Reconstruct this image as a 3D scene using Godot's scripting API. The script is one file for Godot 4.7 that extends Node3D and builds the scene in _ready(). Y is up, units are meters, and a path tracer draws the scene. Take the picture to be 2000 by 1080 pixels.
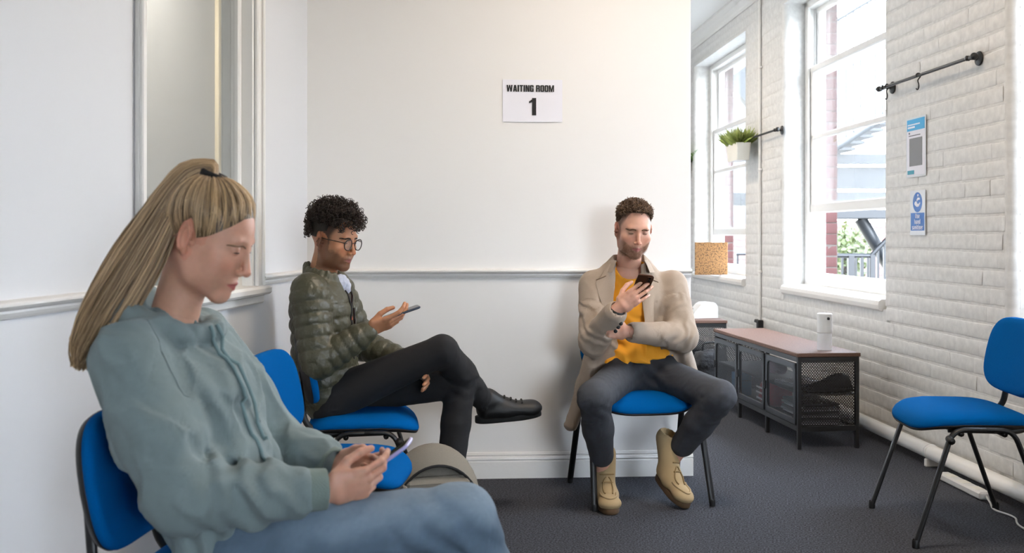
extends Node3D
# A waiting room: two seated men and a seated woman on blue chairs, white partition, painted brick window wall.
# Units are metres, y up; the camera stands at the origin of the floor plan, looking along -z.

const EYE := 1.2
const H_CEIL := 3.3
var used := {}
var M := {}
var T := {}
var rng := RandomNumberGenerator.new()

# ---------------------------------------------------------------- mesh building
class MB:
	var v := PackedVector3Array()
	var c := PackedColorArray()
	var ix := PackedInt32Array()
	var tint := Color.WHITE
	func pt(p: Vector3) -> int:
		v.append(p)
		c.append(tint)
		return v.size() - 1
	func tri(a: int, b: int, d: int) -> void:
		ix.append(a)
		ix.append(b)
		ix.append(d)
	func quad(a: int, b: int, d: int, e: int) -> void:   # corners counter-clockwise seen from outside
		tri(a, d, b)
		tri(a, e, d)
	func face(ps: Array) -> void:                          # flat polygon, counter-clockwise from outside
		var f := []
		for p in ps:
			f.append(pt(p))
		for i in range(1, f.size() - 1):
			tri(f[0], f[i + 1], f[i])
	func box(t: Transform3D, s: Vector3, ch := 0.004) -> void:
		var h := s * 0.5
		ch = minf(ch, minf(h.x, minf(h.y, h.z)) * 0.9)
		var ax := [Vector3.RIGHT, Vector3.UP, Vector3.BACK]
		for i in 3:
			for sg in [-1.0, 1.0]:
				var n: Vector3 = ax[i] * sg
				var a: Vector3 = ax[(i + 1) % 3]
				var b: Vector3 = ax[(i + 2) % 3]
				if sg < 0:
					var w := a
					a = b
					b = w
				var ha := absf(h.dot(a)) - ch
				var hb := absf(h.dot(b)) - ch
				var o := n * absf(h.dot(n))
				face([t * (o - a * ha - b * hb), t * (o + a * ha - b * hb), t * (o + a * ha + b * hb), t * (o - a * ha + b * hb)])
		if ch <= 0.0:
			return
		for i in 3:
			var a: Vector3 = ax[i]
			var b: Vector3 = ax[(i + 1) % 3]
			var w: Vector3 = ax[(i + 2) % 3]
			var hw := absf(h.dot(w)) - ch
			for sa in [-1.0, 1.0]:
				for sb in [-1.0, 1.0]:
					var p1: Vector3 = a * sa * h.dot(a) + b * sb * (h.dot(b) - ch)
					var p2: Vector3 = a * sa * (h.dot(a) - ch) + b * sb * h.dot(b)
					var q := [t * (p1 - w * hw), t * (p2 - w * hw), t * (p2 + w * hw), t * (p1 + w * hw)]
					if sa * sb > 0:
						q.reverse()
					q.reverse()
					face(q)
		for sx in [-1.0, 1.0]:
			for sy in [-1.0, 1.0]:
				for sz in [-1.0, 1.0]:
					var q := [t * Vector3(sx * h.x, sy * (h.y - ch), sz * (h.z - ch)), t * Vector3(sx * (h.x - ch), sy * h.y, sz * (h.z - ch)), t * Vector3(sx * (h.x - ch), sy * (h.y - ch), sz * h.z)]
					if sx * sy * sz < 0:
						q.reverse()
					face(q)
	func bx(lo: Vector3, hi: Vector3, ch := 0.004) -> void:
		box(Transform3D(Basis(), (lo + hi) * 0.5), hi - lo, ch)
	func tube(path: Array, r, sides := 10, flat := 1.0, up := Vector3.UP, caps := true, shut := false) -> void:
		# swept tube; r a number or an array; flat squeezes it across the 'up' side
		var n := path.size()
		var rows := []
		var side := Vector3.ZERO
		for i in n:
			var a: Vector3 = path[(i - 1 + n) % n] if shut else path[maxi(i - 1, 0)]
			var b: Vector3 = path[(i + 1) % n] if shut else path[mini(i + 1, n - 1)]
			var dir: Vector3 = (b - a).normalized()
			if i == 0:
				side = dir.cross(up)
				if side.length() < 0.05:
					side = dir.cross(Vector3.RIGHT)
					if side.length() < 0.05:
						side = dir.cross(Vector3.BACK)
			else:
				side = side - dir * side.dot(dir)
			side = side.normalized()
			var nrm := side.cross(dir).normalized()
			var rr: float = r[i] if r is Array or r is PackedFloat32Array else r
			var row := []
			for k in sides:
				var an := TAU * k / sides
				row.append(pt(path[i] + side * cos(an) * rr + nrm * sin(an) * rr * flat))
			rows.append(row)
		for i in (n if shut else n - 1):
			for k in sides:
				var k2 := (k + 1) % sides
				var i2 := (i + 1) % n
				quad(rows[i][k2], rows[i][k], rows[i2][k], rows[i2][k2])
		if caps and not shut:
			for e in [0, n - 1]:
				var m := pt(path[e])
				for k in sides:
					var k2 := (k + 1) % sides
					if e == 0:
						tri(m, rows[e][k2], rows[e][k])
					else:
						tri(m, rows[e][k], rows[e][k2])
	func lathe(t: Transform3D, prof: Array, sides := 20) -> void:   # profile [radius, height] from bottom to top
		var rows := []
		for q in prof:
			var row := []
			for k in sides:
				var an := TAU * k / sides
				row.append(pt(t * Vector3(cos(an) * q[0], q[1], -sin(an) * q[0])))
			rows.append(row)
		for i in prof.size() - 1:
			for k in sides:
				var k2 := (k + 1) % sides
				quad(rows[i][k], rows[i][k2], rows[i + 1][k2], rows[i + 1][k])
	func ball(o: Vector3, r: Vector3, b := Basis(), seg := 14, ring := 9) -> void:
		var prof := []
		for i in ring + 1:
			var a := -PI / 2 + PI * i / ring
			prof.append([maxf(cos(a), 0.001), sin(a)])
		lathe(Transform3D(b * Basis.from_scale(r), o), prof, seg)
	func grid(rows: Array, shut_u := false) -> void:     # rows of points; u runs along a row
		var id := []
		for r in rows:
			var q := []
			for p in r:
				q.append(pt(p))
			id.append(q)
		for i in rows.size() - 1:
			var w: int = rows[i].size()
			for k in (w if shut_u else w - 1):
				quad(id[i][k], id[i][(k + 1) % w], id[i + 1][(k + 1) % w], id[i + 1][k])
	func prism(poly: PackedVector2Array, t: Transform3D, z0: float, z1: float) -> void:   # polygon in t's xy, counter-clockwise
		if Geometry2D.is_polygon_clockwise(poly):
			poly = poly.duplicate()
			poly.reverse()
		var tr := Geometry2D.triangulate_polygon(poly)
		for z in [z1, z0]:
			var id := []
			for p in poly:
				id.append(pt(t * Vector3(p.x, p.y, z)))
			for i in range(0, tr.size(), 3):
				var a := poly[tr[i]]
				var b := poly[tr[i + 1]]
				var d := poly[tr[i + 2]]
				var ccw := (b - a).cross(d - a) > 0
				if ccw == (z == z1):
					tri(id[tr[i]], id[tr[i + 2]], id[tr[i + 1]])
				else:
					tri(id[tr[i]], id[tr[i + 1]], id[tr[i + 2]])
		var n := poly.size()
		for i in n:
			var a := poly[i]
			var b := poly[(i + 1) % n]
			face([t * Vector3(a.x, a.y, z0), t * Vector3(b.x, b.y, z0), t * Vector3(b.x, b.y, z1), t * Vector3(a.x, a.y, z1)])
	func rings(outline: PackedVector2Array, prof: Array, warp: Callable) -> void:
		# concentric rings of an outline: prof rows are [scale, height]; warp(Vector2, height) gives the point; ends close to a fan
		var rows := []
		for q in prof:
			var row := []
			for p in outline:
				row.append(warp.call(p * q[0], q[1]))
			rows.append(row)
		grid(rows, true)
		var n := outline.size()
		var base := v.size() - n * prof.size()
		var m0 := pt(warp.call(Vector2.ZERO, prof[0][1]))
		var m1 := pt(warp.call(Vector2.ZERO, prof[-1][1]))
		for k in n:
			var k2 := (k + 1) % n
			tri(m0, base + k, base + k2)
			tri(m1, base + n * (prof.size() - 1) + k2, base + n * (prof.size() - 1) + k)
	func mesh(colored := false) -> ArrayMesh:
		var nr := PackedVector3Array()
		nr.resize(v.size())
		for i in range(0, ix.size(), 3):
			var a := v[ix[i]]
			var f := (v[ix[i + 2]] - a).cross(v[ix[i + 1]] - a)
			nr[ix[i]] += f
			nr[ix[i + 1]] += f
			nr[ix[i + 2]] += f
		for i in nr.size():
			nr[i] = nr[i].normalized() if nr[i].length_squared() > 0 else Vector3.UP
		var ar := []
		ar.resize(Mesh.ARRAY_MAX)
		ar[Mesh.ARRAY_VERTEX] = v
		ar[Mesh.ARRAY_NORMAL] = nr
		ar[Mesh.ARRAY_INDEX] = ix
		if colored:
			ar[Mesh.ARRAY_COLOR] = c
		var m := ArrayMesh.new()
		m.add_surface_from_arrays(Mesh.PRIMITIVE_TRIANGLES, ar)
		return m

func numbered(called: String) -> String:
	var n: int = used.get(called, -1) + 1
	used[called] = n
	return called if n == 0 else "%s_%03d" % [called, n]

func thing(called: String, label: String, category: String, t := Transform3D(), group := "") -> Node3D:
	var o := Node3D.new()
	o.name = numbered(called)
	add_child(o)
	o.transform = t
	o.set_meta("label", label)
	o.set_meta("category", category)
	if group:
		o.set_meta("group", group)
	return o

func part(called: String, mb, material: Material, parent: Node, label := "") -> MeshInstance3D:
	var o := MeshInstance3D.new()
	o.name = called
	o.mesh = mb.mesh(material.vertex_color_use_as_albedo) if mb is MB else mb
	o.material_override = material
	parent.add_child(o, true)
	if label:
		o.set_meta("label", label)
	return o

func struct(called: String, mb, material: Material, label: String, t := Transform3D(), category := "") -> MeshInstance3D:
	var o := part(called, mb, material, self, label)
	o.transform = t
	o.set_meta("kind", "structure")
	if category:
		o.set_meta("category", category)
	return o

func struct_node(called: String, label: String, category: String, t := Transform3D()) -> Node3D:
	var o := Node3D.new()
	o.name = called
	add_child(o)
	o.transform = t
	o.set_meta("kind", "structure")
	o.set_meta("label", label)
	o.set_meta("category", category)
	return o

func at(x: float, y: float, z: float, turn := 0.0) -> Transform3D:
	return Transform3D(Basis(Vector3.UP, turn), Vector3(x, y, z))

# wall frames: local x runs along the wall, y up, z into the room
func on_left(d: float, y := 0.0, out := 0.0) -> Transform3D:
	var b := Basis(Vector3(0.0892, 0, -1).normalized(), Vector3.UP, Vector3(1, 0, 0.0892).normalized())
	return Transform3D(b, Vector3(-1.439, 0, 0) + b * Vector3(d * 1.004, y, out))

func on_back(x: float, y := 0.0, out := 0.0) -> Transform3D:
	var b := Basis(Vector3(1, 0, -0.06).normalized(), Vector3.UP, Vector3(0.06, 0, 1).normalized())
	return Transform3D(b, Vector3(0, 0, -4.95) + b * Vector3(x * 1.0018, y, out))

func on_right(d: float, y := 0.0, out := 0.0) -> Transform3D:
	var b := Basis(Vector3(0.057, 0, 1).normalized(), Vector3.UP, Vector3(-1, 0, 0.057).normalized())
	return Transform3D(b, Vector3(2.55, 0, 0) + b * Vector3(-d * 1.0016, y, out))

func smooth_path(pts: Array, per := 6, closed := false) -> Array:
	var out := []
	var n := pts.size()
	for i in (n if closed else n - 1):
		var p0: Vector3 = pts[(i - 1 + n) % n] if closed else pts[maxi(i - 1, 0)]
		var p1: Vector3 = pts[i]
		var p2: Vector3 = pts[(i + 1) % n]
		var p3: Vector3 = pts[(i + 2) % n] if closed else pts[mini(i + 2, n - 1)]
		for k in per:
			var t := float(k) / per
			out.append(0.5 * (2 * p1 + (p2 - p0) * t + (2 * p0 - 5 * p1 + 4 * p2 - p3) * t * t + (3 * p1 - p0 - 3 * p2 + p3) * t * t * t))
	if not closed:
		out.append(pts[n - 1])
	return out

func fillet(pts: Array, r: float, seg := 5) -> Array:    # polyline with rounded corners
	var out := [pts[0]]
	for i in range(1, pts.size() - 1):
		var p: Vector3 = pts[i]
		var a: Vector3 = (pts[i - 1] - p)
		var b: Vector3 = (pts[i + 1] - p)
		var k := minf(r, minf(a.length(), b.length()) * 0.5)
		var pa := p + a.normalized() * k
		var pb := p + b.normalized() * k
		for s in seg + 1:
			var t := float(s) / seg
			out.append(pa.lerp(p, t).lerp(p.lerp(pb, t), t))
	out.append(pts[-1])
	return out

func rounded(w: float, h: float, r: float, seg := 6, taper := 0.0) -> PackedVector2Array:   # rounded rectangle; taper narrows the +y end
	var out := PackedVector2Array()
	for q in 4:
		var sx: float = [1, -1, -1, 1][q]
		var sy: float = [1, 1, -1, -1][q]
		for s in seg + 1:
			var a := PI / 2 * (q + float(s) / seg)
			var p := Vector2(sx * (w / 2 - r) + cos(a) * r, sy * (h / 2 - r) + sin(a) * r)
			p.x *= 1.0 - taper * (p.y / h + 0.5)
			out.append(p)
	return out

# ---------------------------------------------------------------- materials
func noise_tex(kind: int, freq: float, lo: float, hi: float, octaves := 3, size := 512, sx := 1, sy := 1, seed_ := 1) -> NoiseTexture2D:
	var n := FastNoiseLite.new()
	n.noise_type = kind
	n.frequency = freq
	n.fractal_octaves = octaves
	n.seed = seed_
	var g := Gradient.new()
	g.set_color(0, Color(lo, lo, lo))
	g.set_color(1, Color(hi, hi, hi))
	var t := NoiseTexture2D.new()
	t.width = size / sx
	t.height = size / sy
	t.seamless = true
	t.noise = n
	t.color_ramp = g
	return t

func mat(key: String, col: Color, rough := 0.8, o := {}) -> StandardMaterial3D:
	var m := StandardMaterial3D.new()
	m.resource_name = key
	m.albedo_color = col
	m.roughness = rough
	m.metallic = o.get("metal", 0.0)
	m.metallic_specular = o.get("spec", 0.5)
	m.cull_mode = BaseMaterial3D.CULL_DISABLED
	if o.has("tex") or o.has("bump"):
		m.uv1_triplanar = true
		m.uv1_world_triplanar = o.get("world", false)
		var s: float = o.get("scale", 1.0)
		m.uv1_scale = o.get("scale3", Vector3(s, s, s))
	if o.has("tex"):
		m.albedo_texture = T[o.tex]
	if o.has("bump"):
		m.heightmap_enabled = true
		m.heightmap_texture = T[o.bump]
		m.heightmap_scale = o.get("bscale", 0.1)
	if o.has("sheen"):
		m.rim_enabled = true
		m.rim = o.sheen
		m.rim_tint = o.get("sheen_tint", 0.6)
	if o.has("coat"):
		m.clearcoat_enabled = true
		m.clearcoat = o.coat
		m.clearcoat_roughness = o.get("coat_rough", 0.1)
	if o.has("sss"):
		m.subsurf_scatter_enabled = true
		m.subsurf_scatter_strength = o.sss
	if o.has("vcol"):
		m.vertex_color_use_as_albedo = true
	if o.has("alpha"):
		m.transparency = BaseMaterial3D.TRANSPARENCY_ALPHA
		m.albedo_color.a = o.alpha
	if o.has("back"):
		m.backlight_enabled = true
		m.backlight = o.back
	if o.has("glow"):
		m.emission_enabled = true
		m.emission = col
		m.emission_energy_multiplier = o.glow
	M[key] = m
	return m

func weave_image(n: int, amp: float) -> ImageTexture:      # plain weave: threads over and under
	var im := Image.create(n, n, false, Image.FORMAT_RGB8)
	var r := RandomNumberGenerator.new()
	r.seed = 5
	for y in n:
		for x in n:
			var a := sin(PI * (x % 8) / 8.0)
			var b := sin(PI * (y % 8) / 8.0)
			var over := ((x / 8) + (y / 8)) % 2 == 0
			var h := (a if over else b) * (0.75 + amp * r.randf())
			im.set_pixel(x, y, Color(h, h, h))
	return ImageTexture.create_from_image(im)

func make_materials() -> void:
	var S := FastNoiseLite.TYPE_SIMPLEX_SMOOTH
	var C := FastNoiseLite.TYPE_CELLULAR
	T.mottle = noise_tex(S, 0.012, 0.9, 1.0, 4)
	T.soft = noise_tex(S, 0.02, 0.0, 1.0, 3)
	T.fine = noise_tex(S, 0.12, 0.55, 1.0, 4)
	T.pile = noise_tex(S, 0.22, 0.25, 1.0, 3, 1024)
	T.carpet = noise_tex(S, 0.08, 0.38, 1.0, 4, 1024)
	T.chips = noise_tex(C, 0.045, 1.0, 0.30, 2)
	T.crease = noise_tex(S, 0.016, 0.0, 1.0, 4, 512, 1, 1, 9)
	T.streak = noise_tex(S, 0.05, 0.72, 1.0, 3, 512, 1, 1, 4)
	T.weave = weave_image(256, 0.25)
	mat("white_plaster", Color(0.905, 0.90, 0.89), 0.62, {"bump": "soft", "bscale": 0.01, "scale": 0.8, "world": true})
	mat("shaded_plaster", Color(0.845, 0.85, 0.86), 0.62, {"bump": "soft", "bscale": 0.01, "scale": 0.8, "world": true})  # white plaster darkened: the side wall's weaker light put into its colour
	mat("white_gloss", Color(0.90, 0.895, 0.88), 0.32, {"bump": "soft", "bscale": 0.02, "scale": 3.0})
	mat("brick_paint", Color(0.885, 0.88, 0.865), 0.42, {"bump": "fine", "bscale": 0.05, "scale": 2.6, "tex": "mottle", "world": true})
	mat("mortar_paint", Color(0.875, 0.87, 0.855), 0.55, {"bump": "fine", "bscale": 0.15, "scale": 3.0, "tex": "mottle", "world": true})
	mat("ceiling_white", Color(0.87, 0.865, 0.85), 0.8)
	mat("carpet", Color(0.40, 0.41, 0.44), 0.97, {"tex": "carpet", "bump": "pile", "bscale": 0.2, "scale": 1.15, "world": true, "spec": 0.2})
	mat("red_brick", Color(0.30, 0.13, 0.11), 0.85, {"tex": "fine", "bump": "fine", "bscale": 0.3, "scale": 4.0, "world": true})
	mat("mortar", Color(0.27, 0.24, 0.22), 0.95, {"tex": "mottle", "scale": 6.0})
	mat("glass", Color(0.97, 0.99, 0.99), 0.03, {"alpha": 0.06})
	mat("hatch_glass", Color(0.80, 0.84, 0.83), 0.05, {"alpha": 0.10})
	mat("black_metal", Color(0.055, 0.056, 0.06), 0.42, {"bump": "fine", "bscale": 0.02, "scale": 9.0})
	mat("black_plastic", Color(0.06, 0.06, 0.065), 0.5, {"bump": "fine", "bscale": 0.05, "scale": 12.0})
	mat("blue_fabric", Color(0.0, 0.45, 0.78), 0.95, {"tex": "fine", "bump": "weave", "bscale": 0.08, "scale": 11.0, "spec": 0.15})
	mat("paper", Color(0.90, 0.90, 0.93), 0.6)
	mat("ink", Color(0.07, 0.07, 0.075), 0.7)
	mat("steel", Color(0.45, 0.47, 0.5), 0.35, {"metal": 0.9})

func text(called: String, words: String, size: float, m: Material, parent: Node, where: Transform3D, bold := false, squeeze := 1.0) -> MeshInstance3D:
	var f := SystemFont.new()
	f.font_names = PackedStringArray(["Droid Sans"])
	if bold:
		f.font_weight = 700
	var tm := TextMesh.new()
	tm.font = f
	tm.text = words
	tm.font_size = 64
	tm.pixel_size = size / 64.0
	tm.depth = 0.0008
	tm.curve_step = 2.0
	var o := MeshInstance3D.new()
	o.name = called
	o.mesh = tm
	o.material_override = m
	o.transform = where * Transform3D(Basis.from_scale(Vector3(squeeze, 1, 1)), Vector3.ZERO)
	parent.add_child(o, true)
	return o

# ---------------------------------------------------------------- the room
const WINS := [[8.81, 10.64, 1.20, 1.87, 2.27], [5.955, 7.75, 1.37, 1.95, 2.45], [3.95, 4.58, 0.96, 1.50, 1.98]]
const REAR := [1.8, 4.4, 0.96, 1.50, 1.98]
const SILL := 0.82
const HEAD := 3.0
const COURSE := 0.0865

func set_the_light() -> void:
	var cam := Camera3D.new()
	cam.name = "camera"
	cam.projection = Camera3D.PROJECTION_FRUSTUM
	cam.near = 0.05
	cam.far = 200.0
	cam.size = 0.05 * 1080.0 / 1950.0
	cam.frustum_offset = Vector2(0, -80.0 / 1950.0 * 0.05)
	cam.position = Vector3(0, EYE, 0)
	var attr := CameraAttributesPhysical.new()
	attr.frustum_focal_length = 35.0
	attr.frustum_focus_distance = 4.4
	attr.exposure_aperture = 4.5
	cam.attributes = attr
	add_child(cam)
	cam.current = true
	var env := Environment.new()
	env.background_mode = Environment.BG_SKY
	var sky := Sky.new()
	var sm := ProceduralSkyMaterial.new()
	sm.sky_top_color = Color(0.86, 0.92, 1.0)
	sm.sky_horizon_color = Color(0.95, 0.975, 1.0)
	sm.ground_horizon_color = Color(0.62, 0.62, 0.60)
	sm.ground_bottom_color = Color(0.42, 0.42, 0.40)
	sm.sun_angle_max = 0.0
	sky.sky_material = sm
	env.sky = sky
	env.background_energy_multiplier = SKY
	env.tonemap_mode = Environment.TONE_MAPPER_LINEAR
	env.tonemap_exposure = EXPOSURE
	env.sdfgi_enabled = true
	env.ssao_enabled = true
	env.ssil_enabled = true
	var we := WorldEnvironment.new()
	we.name = "surroundings"
	we.environment = env
	add_child(we)

const SKY := 33.0
const EXPOSURE := 1.1
const LAMP := 4.2

func ceiling_lamp(x: float, z: float, label: String, size := 0.6, power := LAMP, tone := Color(1.0, 0.92, 0.83)) -> void:
	var t := thing("ceiling_light", label, "ceiling light", at(x, H_CEIL, z), "square ceiling lights")
	var mb := MB.new()
	for s in [-1, 1]:
		mb.bx(Vector3(s * size / 2 - 0.015, -0.06, -size / 2 - 0.015), Vector3(s * size / 2 + 0.015, -0.002, size / 2 + 0.015))
		mb.bx(Vector3(-size / 2, -0.06, s * size / 2 - 0.015), Vector3(size / 2, -0.002, s * size / 2 + 0.015))
	part("frame", mb, M.white_gloss, t)
	mb = MB.new()
	mb.bx(Vector3(-size / 2, -0.05, -size / 2), Vector3(size / 2, -0.04, size / 2), 0.001)
	part("diffuser", mb, M.lamp_glow, t)
	var l := AreaLight3D.new()
	l.name = "lamp"
	l.area_size = Vector2(size, size)
	l.light_energy = power
	l.light_color = tone
	if "area_range" in l:
		l.set("area_range", 30.0)
	l.shadow_enabled = true
	l.transform = Transform3D(Basis(Vector3.RIGHT, -PI / 2), Vector3(0, -0.07, 0))
	t.add_child(l)

func build_shell() -> void:
	mat("lamp_glow", Color(1.0, 0.88, 0.72), 0.6, {"glow": 1.6})
	var mb := MB.new()
	mb.bx(Vector3(-3.4, -0.2, -13.2), Vector3(2.62, 0, -0.3), 0.0)
	mb.bx(Vector3(-3.4, -0.2, -0.3), Vector3(6.3, 0, 5.2), 0.0)
	struct("floor", mb, M.carpet, "charcoal grey flecked carpet covering the whole floor")
	mb = MB.new()
	mb.bx(Vector3(-3.4, H_CEIL, -13.2), Vector3(2.9, H_CEIL + 0.2, -0.3), 0.0)
	mb.bx(Vector3(-3.4, H_CEIL, -0.3), Vector3(6.4, H_CEIL + 0.2, 5.2), 0.0)
	struct("ceiling", mb, M.ceiling_white, "plain white ceiling above both rooms")
	mb = MB.new()
	# room widens behind the viewer; unseen broad window added there to bring in daylight
	mb.bx(Vector3(-3.4, 0, 4.6), Vector3(REAR[0], H_CEIL, 4.9), 0.0)
	mb.bx(Vector3(REAR[1], 0, 4.6), Vector3(6.3, H_CEIL, 4.9), 0.0)
	mb.bx(Vector3(REAR[0], 0, 4.6), Vector3(REAR[1], SILL - 0.03, 4.9), 0.0)
	mb.bx(Vector3(REAR[0], HEAD, 4.6), Vector3(REAR[1], H_CEIL, 4.9), 0.0)
	sash_window("window_5", REAR, "unseen broad sash window added behind the viewer to bring in daylight", Transform3D(Basis(Vector3.LEFT, Vector3.UP, Vector3.FORWARD), Vector3(0, 0, 4.6)), 1.0)
	var ms := MB.new()
	ms.bx(Vector3(6, 0, -0.55), Vector3(6.3, H_CEIL, 4.9), 0.0)
	ms.bx(Vector3(2.45, 0, -0.55), Vector3(6.3, H_CEIL, -0.35), 0.0)
	struct("wall_alcove", ms, M.white_plaster, "white walls of the wider room behind the viewer")
	struct("wall_rear", mb, mat("grey_plaster", Color(0.62, 0.63, 0.64), 0.7), "plain grey wall behind the viewer")
	mb = MB.new()
	mb.bx(Vector3(-1.3, 0, -12.9), Vector3(2.4, H_CEIL, -12.7), 0.0)
	struct("wall_far", mb, M.white_plaster, "white end wall beyond the partition")

	# partition behind the two men
	mb = MB.new()
	mb.bx(Vector3(-1.25, 0, -0.14), Vector3(0.898, H_CEIL, 0), 0.004)
	struct("wall_back", mb, M.white_plaster, "smooth white partition wall carrying the waiting room sign", on_back(0))
	mb = MB.new()
	rail_profile(mb, -1.1, 0.898)
	struct("trim_1", mb, M.white_gloss, "white moulded chair rail on the partition wall", on_back(0, 0.99), "chair rail")
	mb = MB.new()
	base_profile(mb, -1.2, 0.906)
	struct("baseboard_back", mb, M.white_gloss, "white moulded skirting along the foot of the partition", on_back(0), "skirting")

	# left wall with the internal window
	var a := 3.13
	var b := 4.14
	mb = MB.new()
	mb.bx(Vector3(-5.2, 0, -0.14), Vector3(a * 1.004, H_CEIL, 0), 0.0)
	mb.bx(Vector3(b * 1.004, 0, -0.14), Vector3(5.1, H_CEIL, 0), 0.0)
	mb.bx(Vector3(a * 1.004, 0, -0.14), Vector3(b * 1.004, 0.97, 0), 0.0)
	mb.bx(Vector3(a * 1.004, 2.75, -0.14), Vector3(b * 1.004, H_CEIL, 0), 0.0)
	struct("wall_left", mb, M.shaded_plaster, "smooth white side wall behind the woman", on_left(0))
	mb = MB.new()
	rail_profile(mb, -5.0, a * 1.004 - 0.06)
	struct("trim_2", mb, M.white_gloss, "white chair rail on the side wall behind the woman", on_left(0, 0.998), "chair rail")
	mb = MB.new()
	rail_profile(mb, b * 1.004 + 0.05, 4.91)
	struct("trim_3", mb, M.white_gloss, "short white chair rail between internal window and corner", on_left(0, 0.99), "chair rail")
	mb = MB.new()
	base_profile(mb, -5.0, 4.91)
	struct("baseboard_left", mb, M.white_gloss, "white moulded skirting along the side wall", on_left(0), "skirting")
	hatch(a * 1.004, b * 1.004)
	# wall of the room beyond the partition, and the corridor behind the side wall
	mb = MB.new()
	mb.bx(Vector3(5.0, 0, -0.3), Vector3(13.0, H_CEIL, -0.1), 0.0)
	struct("wall_side", mb, M.white_plaster, "white side wall of the room beyond the partition", on_left(0))
	mb = MB.new()
	mb.bx(Vector3(1.4, 0, -1.35), Vector3(8.2, H_CEIL, -1.2), 0.0)
	mb.bx(Vector3(1.4, 0, -1.2), Vector3(1.5, H_CEIL, -0.14), 0.0)
	mb.bx(Vector3(8.1, 0, -1.2), Vector3(8.2, H_CEIL, -0.14), 0.0)
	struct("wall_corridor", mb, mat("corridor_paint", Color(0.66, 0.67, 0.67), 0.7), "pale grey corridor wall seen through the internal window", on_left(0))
	mb = MB.new()
	mb.bx(Vector3(6.75, 0, -1.2), Vector3(6.98, H_CEIL, -1.17))
	struct("trim_4", mb, mat("cream_paint", Color(0.80, 0.755, 0.63), 0.5), "cream upright in the corridor behind the internal window", on_left(0), "door post")
	window_wall()

func rail_profile(mb: MB, x0: float, x1: float) -> void:
	var p := PackedVector2Array([Vector2(0, 0), Vector2(0.008, 0.0), Vector2(0.012, 0.006), Vector2(0.016, 0.014), Vector2(0.016, 0.02), Vector2(0.026, 0.026), Vector2(0.032, 0.032), Vector2(0.032, 0.038), Vector2(0.027, 0.042), Vector2(0.014, 0.044), Vector2(0, 0.046)])
	mb.prism(p, Transform3D(Basis(Vector3.BACK, Vector3.UP, Vector3.LEFT), Vector3.ZERO), -x1, -x0)

func base_profile(mb: MB, x0: float, x1: float) -> void:
	var p := PackedVector2Array([Vector2(0, 0), Vector2(0.018, 0.0), Vector2(0.018, 0.082), Vector2(0.013, 0.086), Vector2(0.013, 0.09), Vector2(0.018, 0.094), Vector2(0.016, 0.104), Vector2(0.009, 0.108), Vector2(0.009, 0.112), Vector2(0.012, 0.116), Vector2(0.008, 0.126), Vector2(0, 0.128)])
	mb.prism(p, Transform3D(Basis(Vector3.BACK, Vector3.UP, Vector3.LEFT), Vector3.ZERO), -x1, -x0)

func hatch(a: float, b: float) -> void:
	var w := struct_node("window_4", "tall internal window with white moulded frame behind the woman", "window", on_left(0))
	var mb := MB.new()
	for s in [[a - 0.055, a], [b, b + 0.06]]:
		mb.bx(Vector3(s[0], 0.95, 0), Vector3(s[1], 2.84, 0.018), 0.005)
		mb.bx(Vector3(s[0] + (0.0 if s[0] < a else 0.042), 0.95, 0.016), Vector3(s[0] + (0.016 if s[0] < a else 0.058), 2.84, 0.03), 0.004)
	mb.bx(Vector3(a - 0.055, 2.75, 0), Vector3(b + 0.055, 2.84, 0.022), 0.005)
	part("architrave", mb, M.white_gloss, w)
	mb = MB.new()
	mb.bx(Vector3(a, 0.96, -0.13), Vector3(a + 0.018, 2.76, 0.0), 0.002)
	mb.bx(Vector3(b - 0.018, 0.96, -0.13), Vector3(b, 2.76, 0.0), 0.002)
	mb.bx(Vector3(a, 2.74, -0.13), Vector3(b, 2.76, 0.0), 0.002)
	part("lining", mb, M.white_gloss, w)
	mb = MB.new()
	for s in [[a + 0.018, a + 0.05], [b - 0.05, b - 0.018]]:
		mb.bx(Vector3(s[0], 0.99, -0.085), Vector3(s[1], 2.74, -0.045), 0.006)
	mb.bx(Vector3(a, 0.985, -0.085), Vector3(b, 1.03, -0.045), 0.006)
	part("casement", mb, M.white_gloss, w)
	mb = MB.new()
	mb.bx(Vector3(a + 0.04, 1.02, -0.068), Vector3(b - 0.04, 2.74, -0.062), 0.0)
	part("pane", mb, M.hatch_glass, w)
	mb = MB.new()
	mb.bx(Vector3(a - 0.075, 0.955, -0.13), Vector3(b + 0.075, 0.992, 0.055), 0.01)
	mb.bx(Vector3(a - 0.06, 0.918, 0), Vector3(b + 0.06, 0.955, 0.024), 0.006)
	part("window_sill", mb, M.white_gloss, w)

# spans of wall along d at height y, openings left out
func wall_spans(y0: float, y1: float) -> Array:
	var out := []
	var at_ := 0.4
	var ws := WINS.duplicate()
	ws.reverse()
	for w in ws:
		if y1 > SILL - 0.07 and y0 < HEAD:
			if w[0] > at_:
				out.append([at_, w[0], true])
			at_ = w[1]
	out.append([at_, 12.6, true])
	return out

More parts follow.
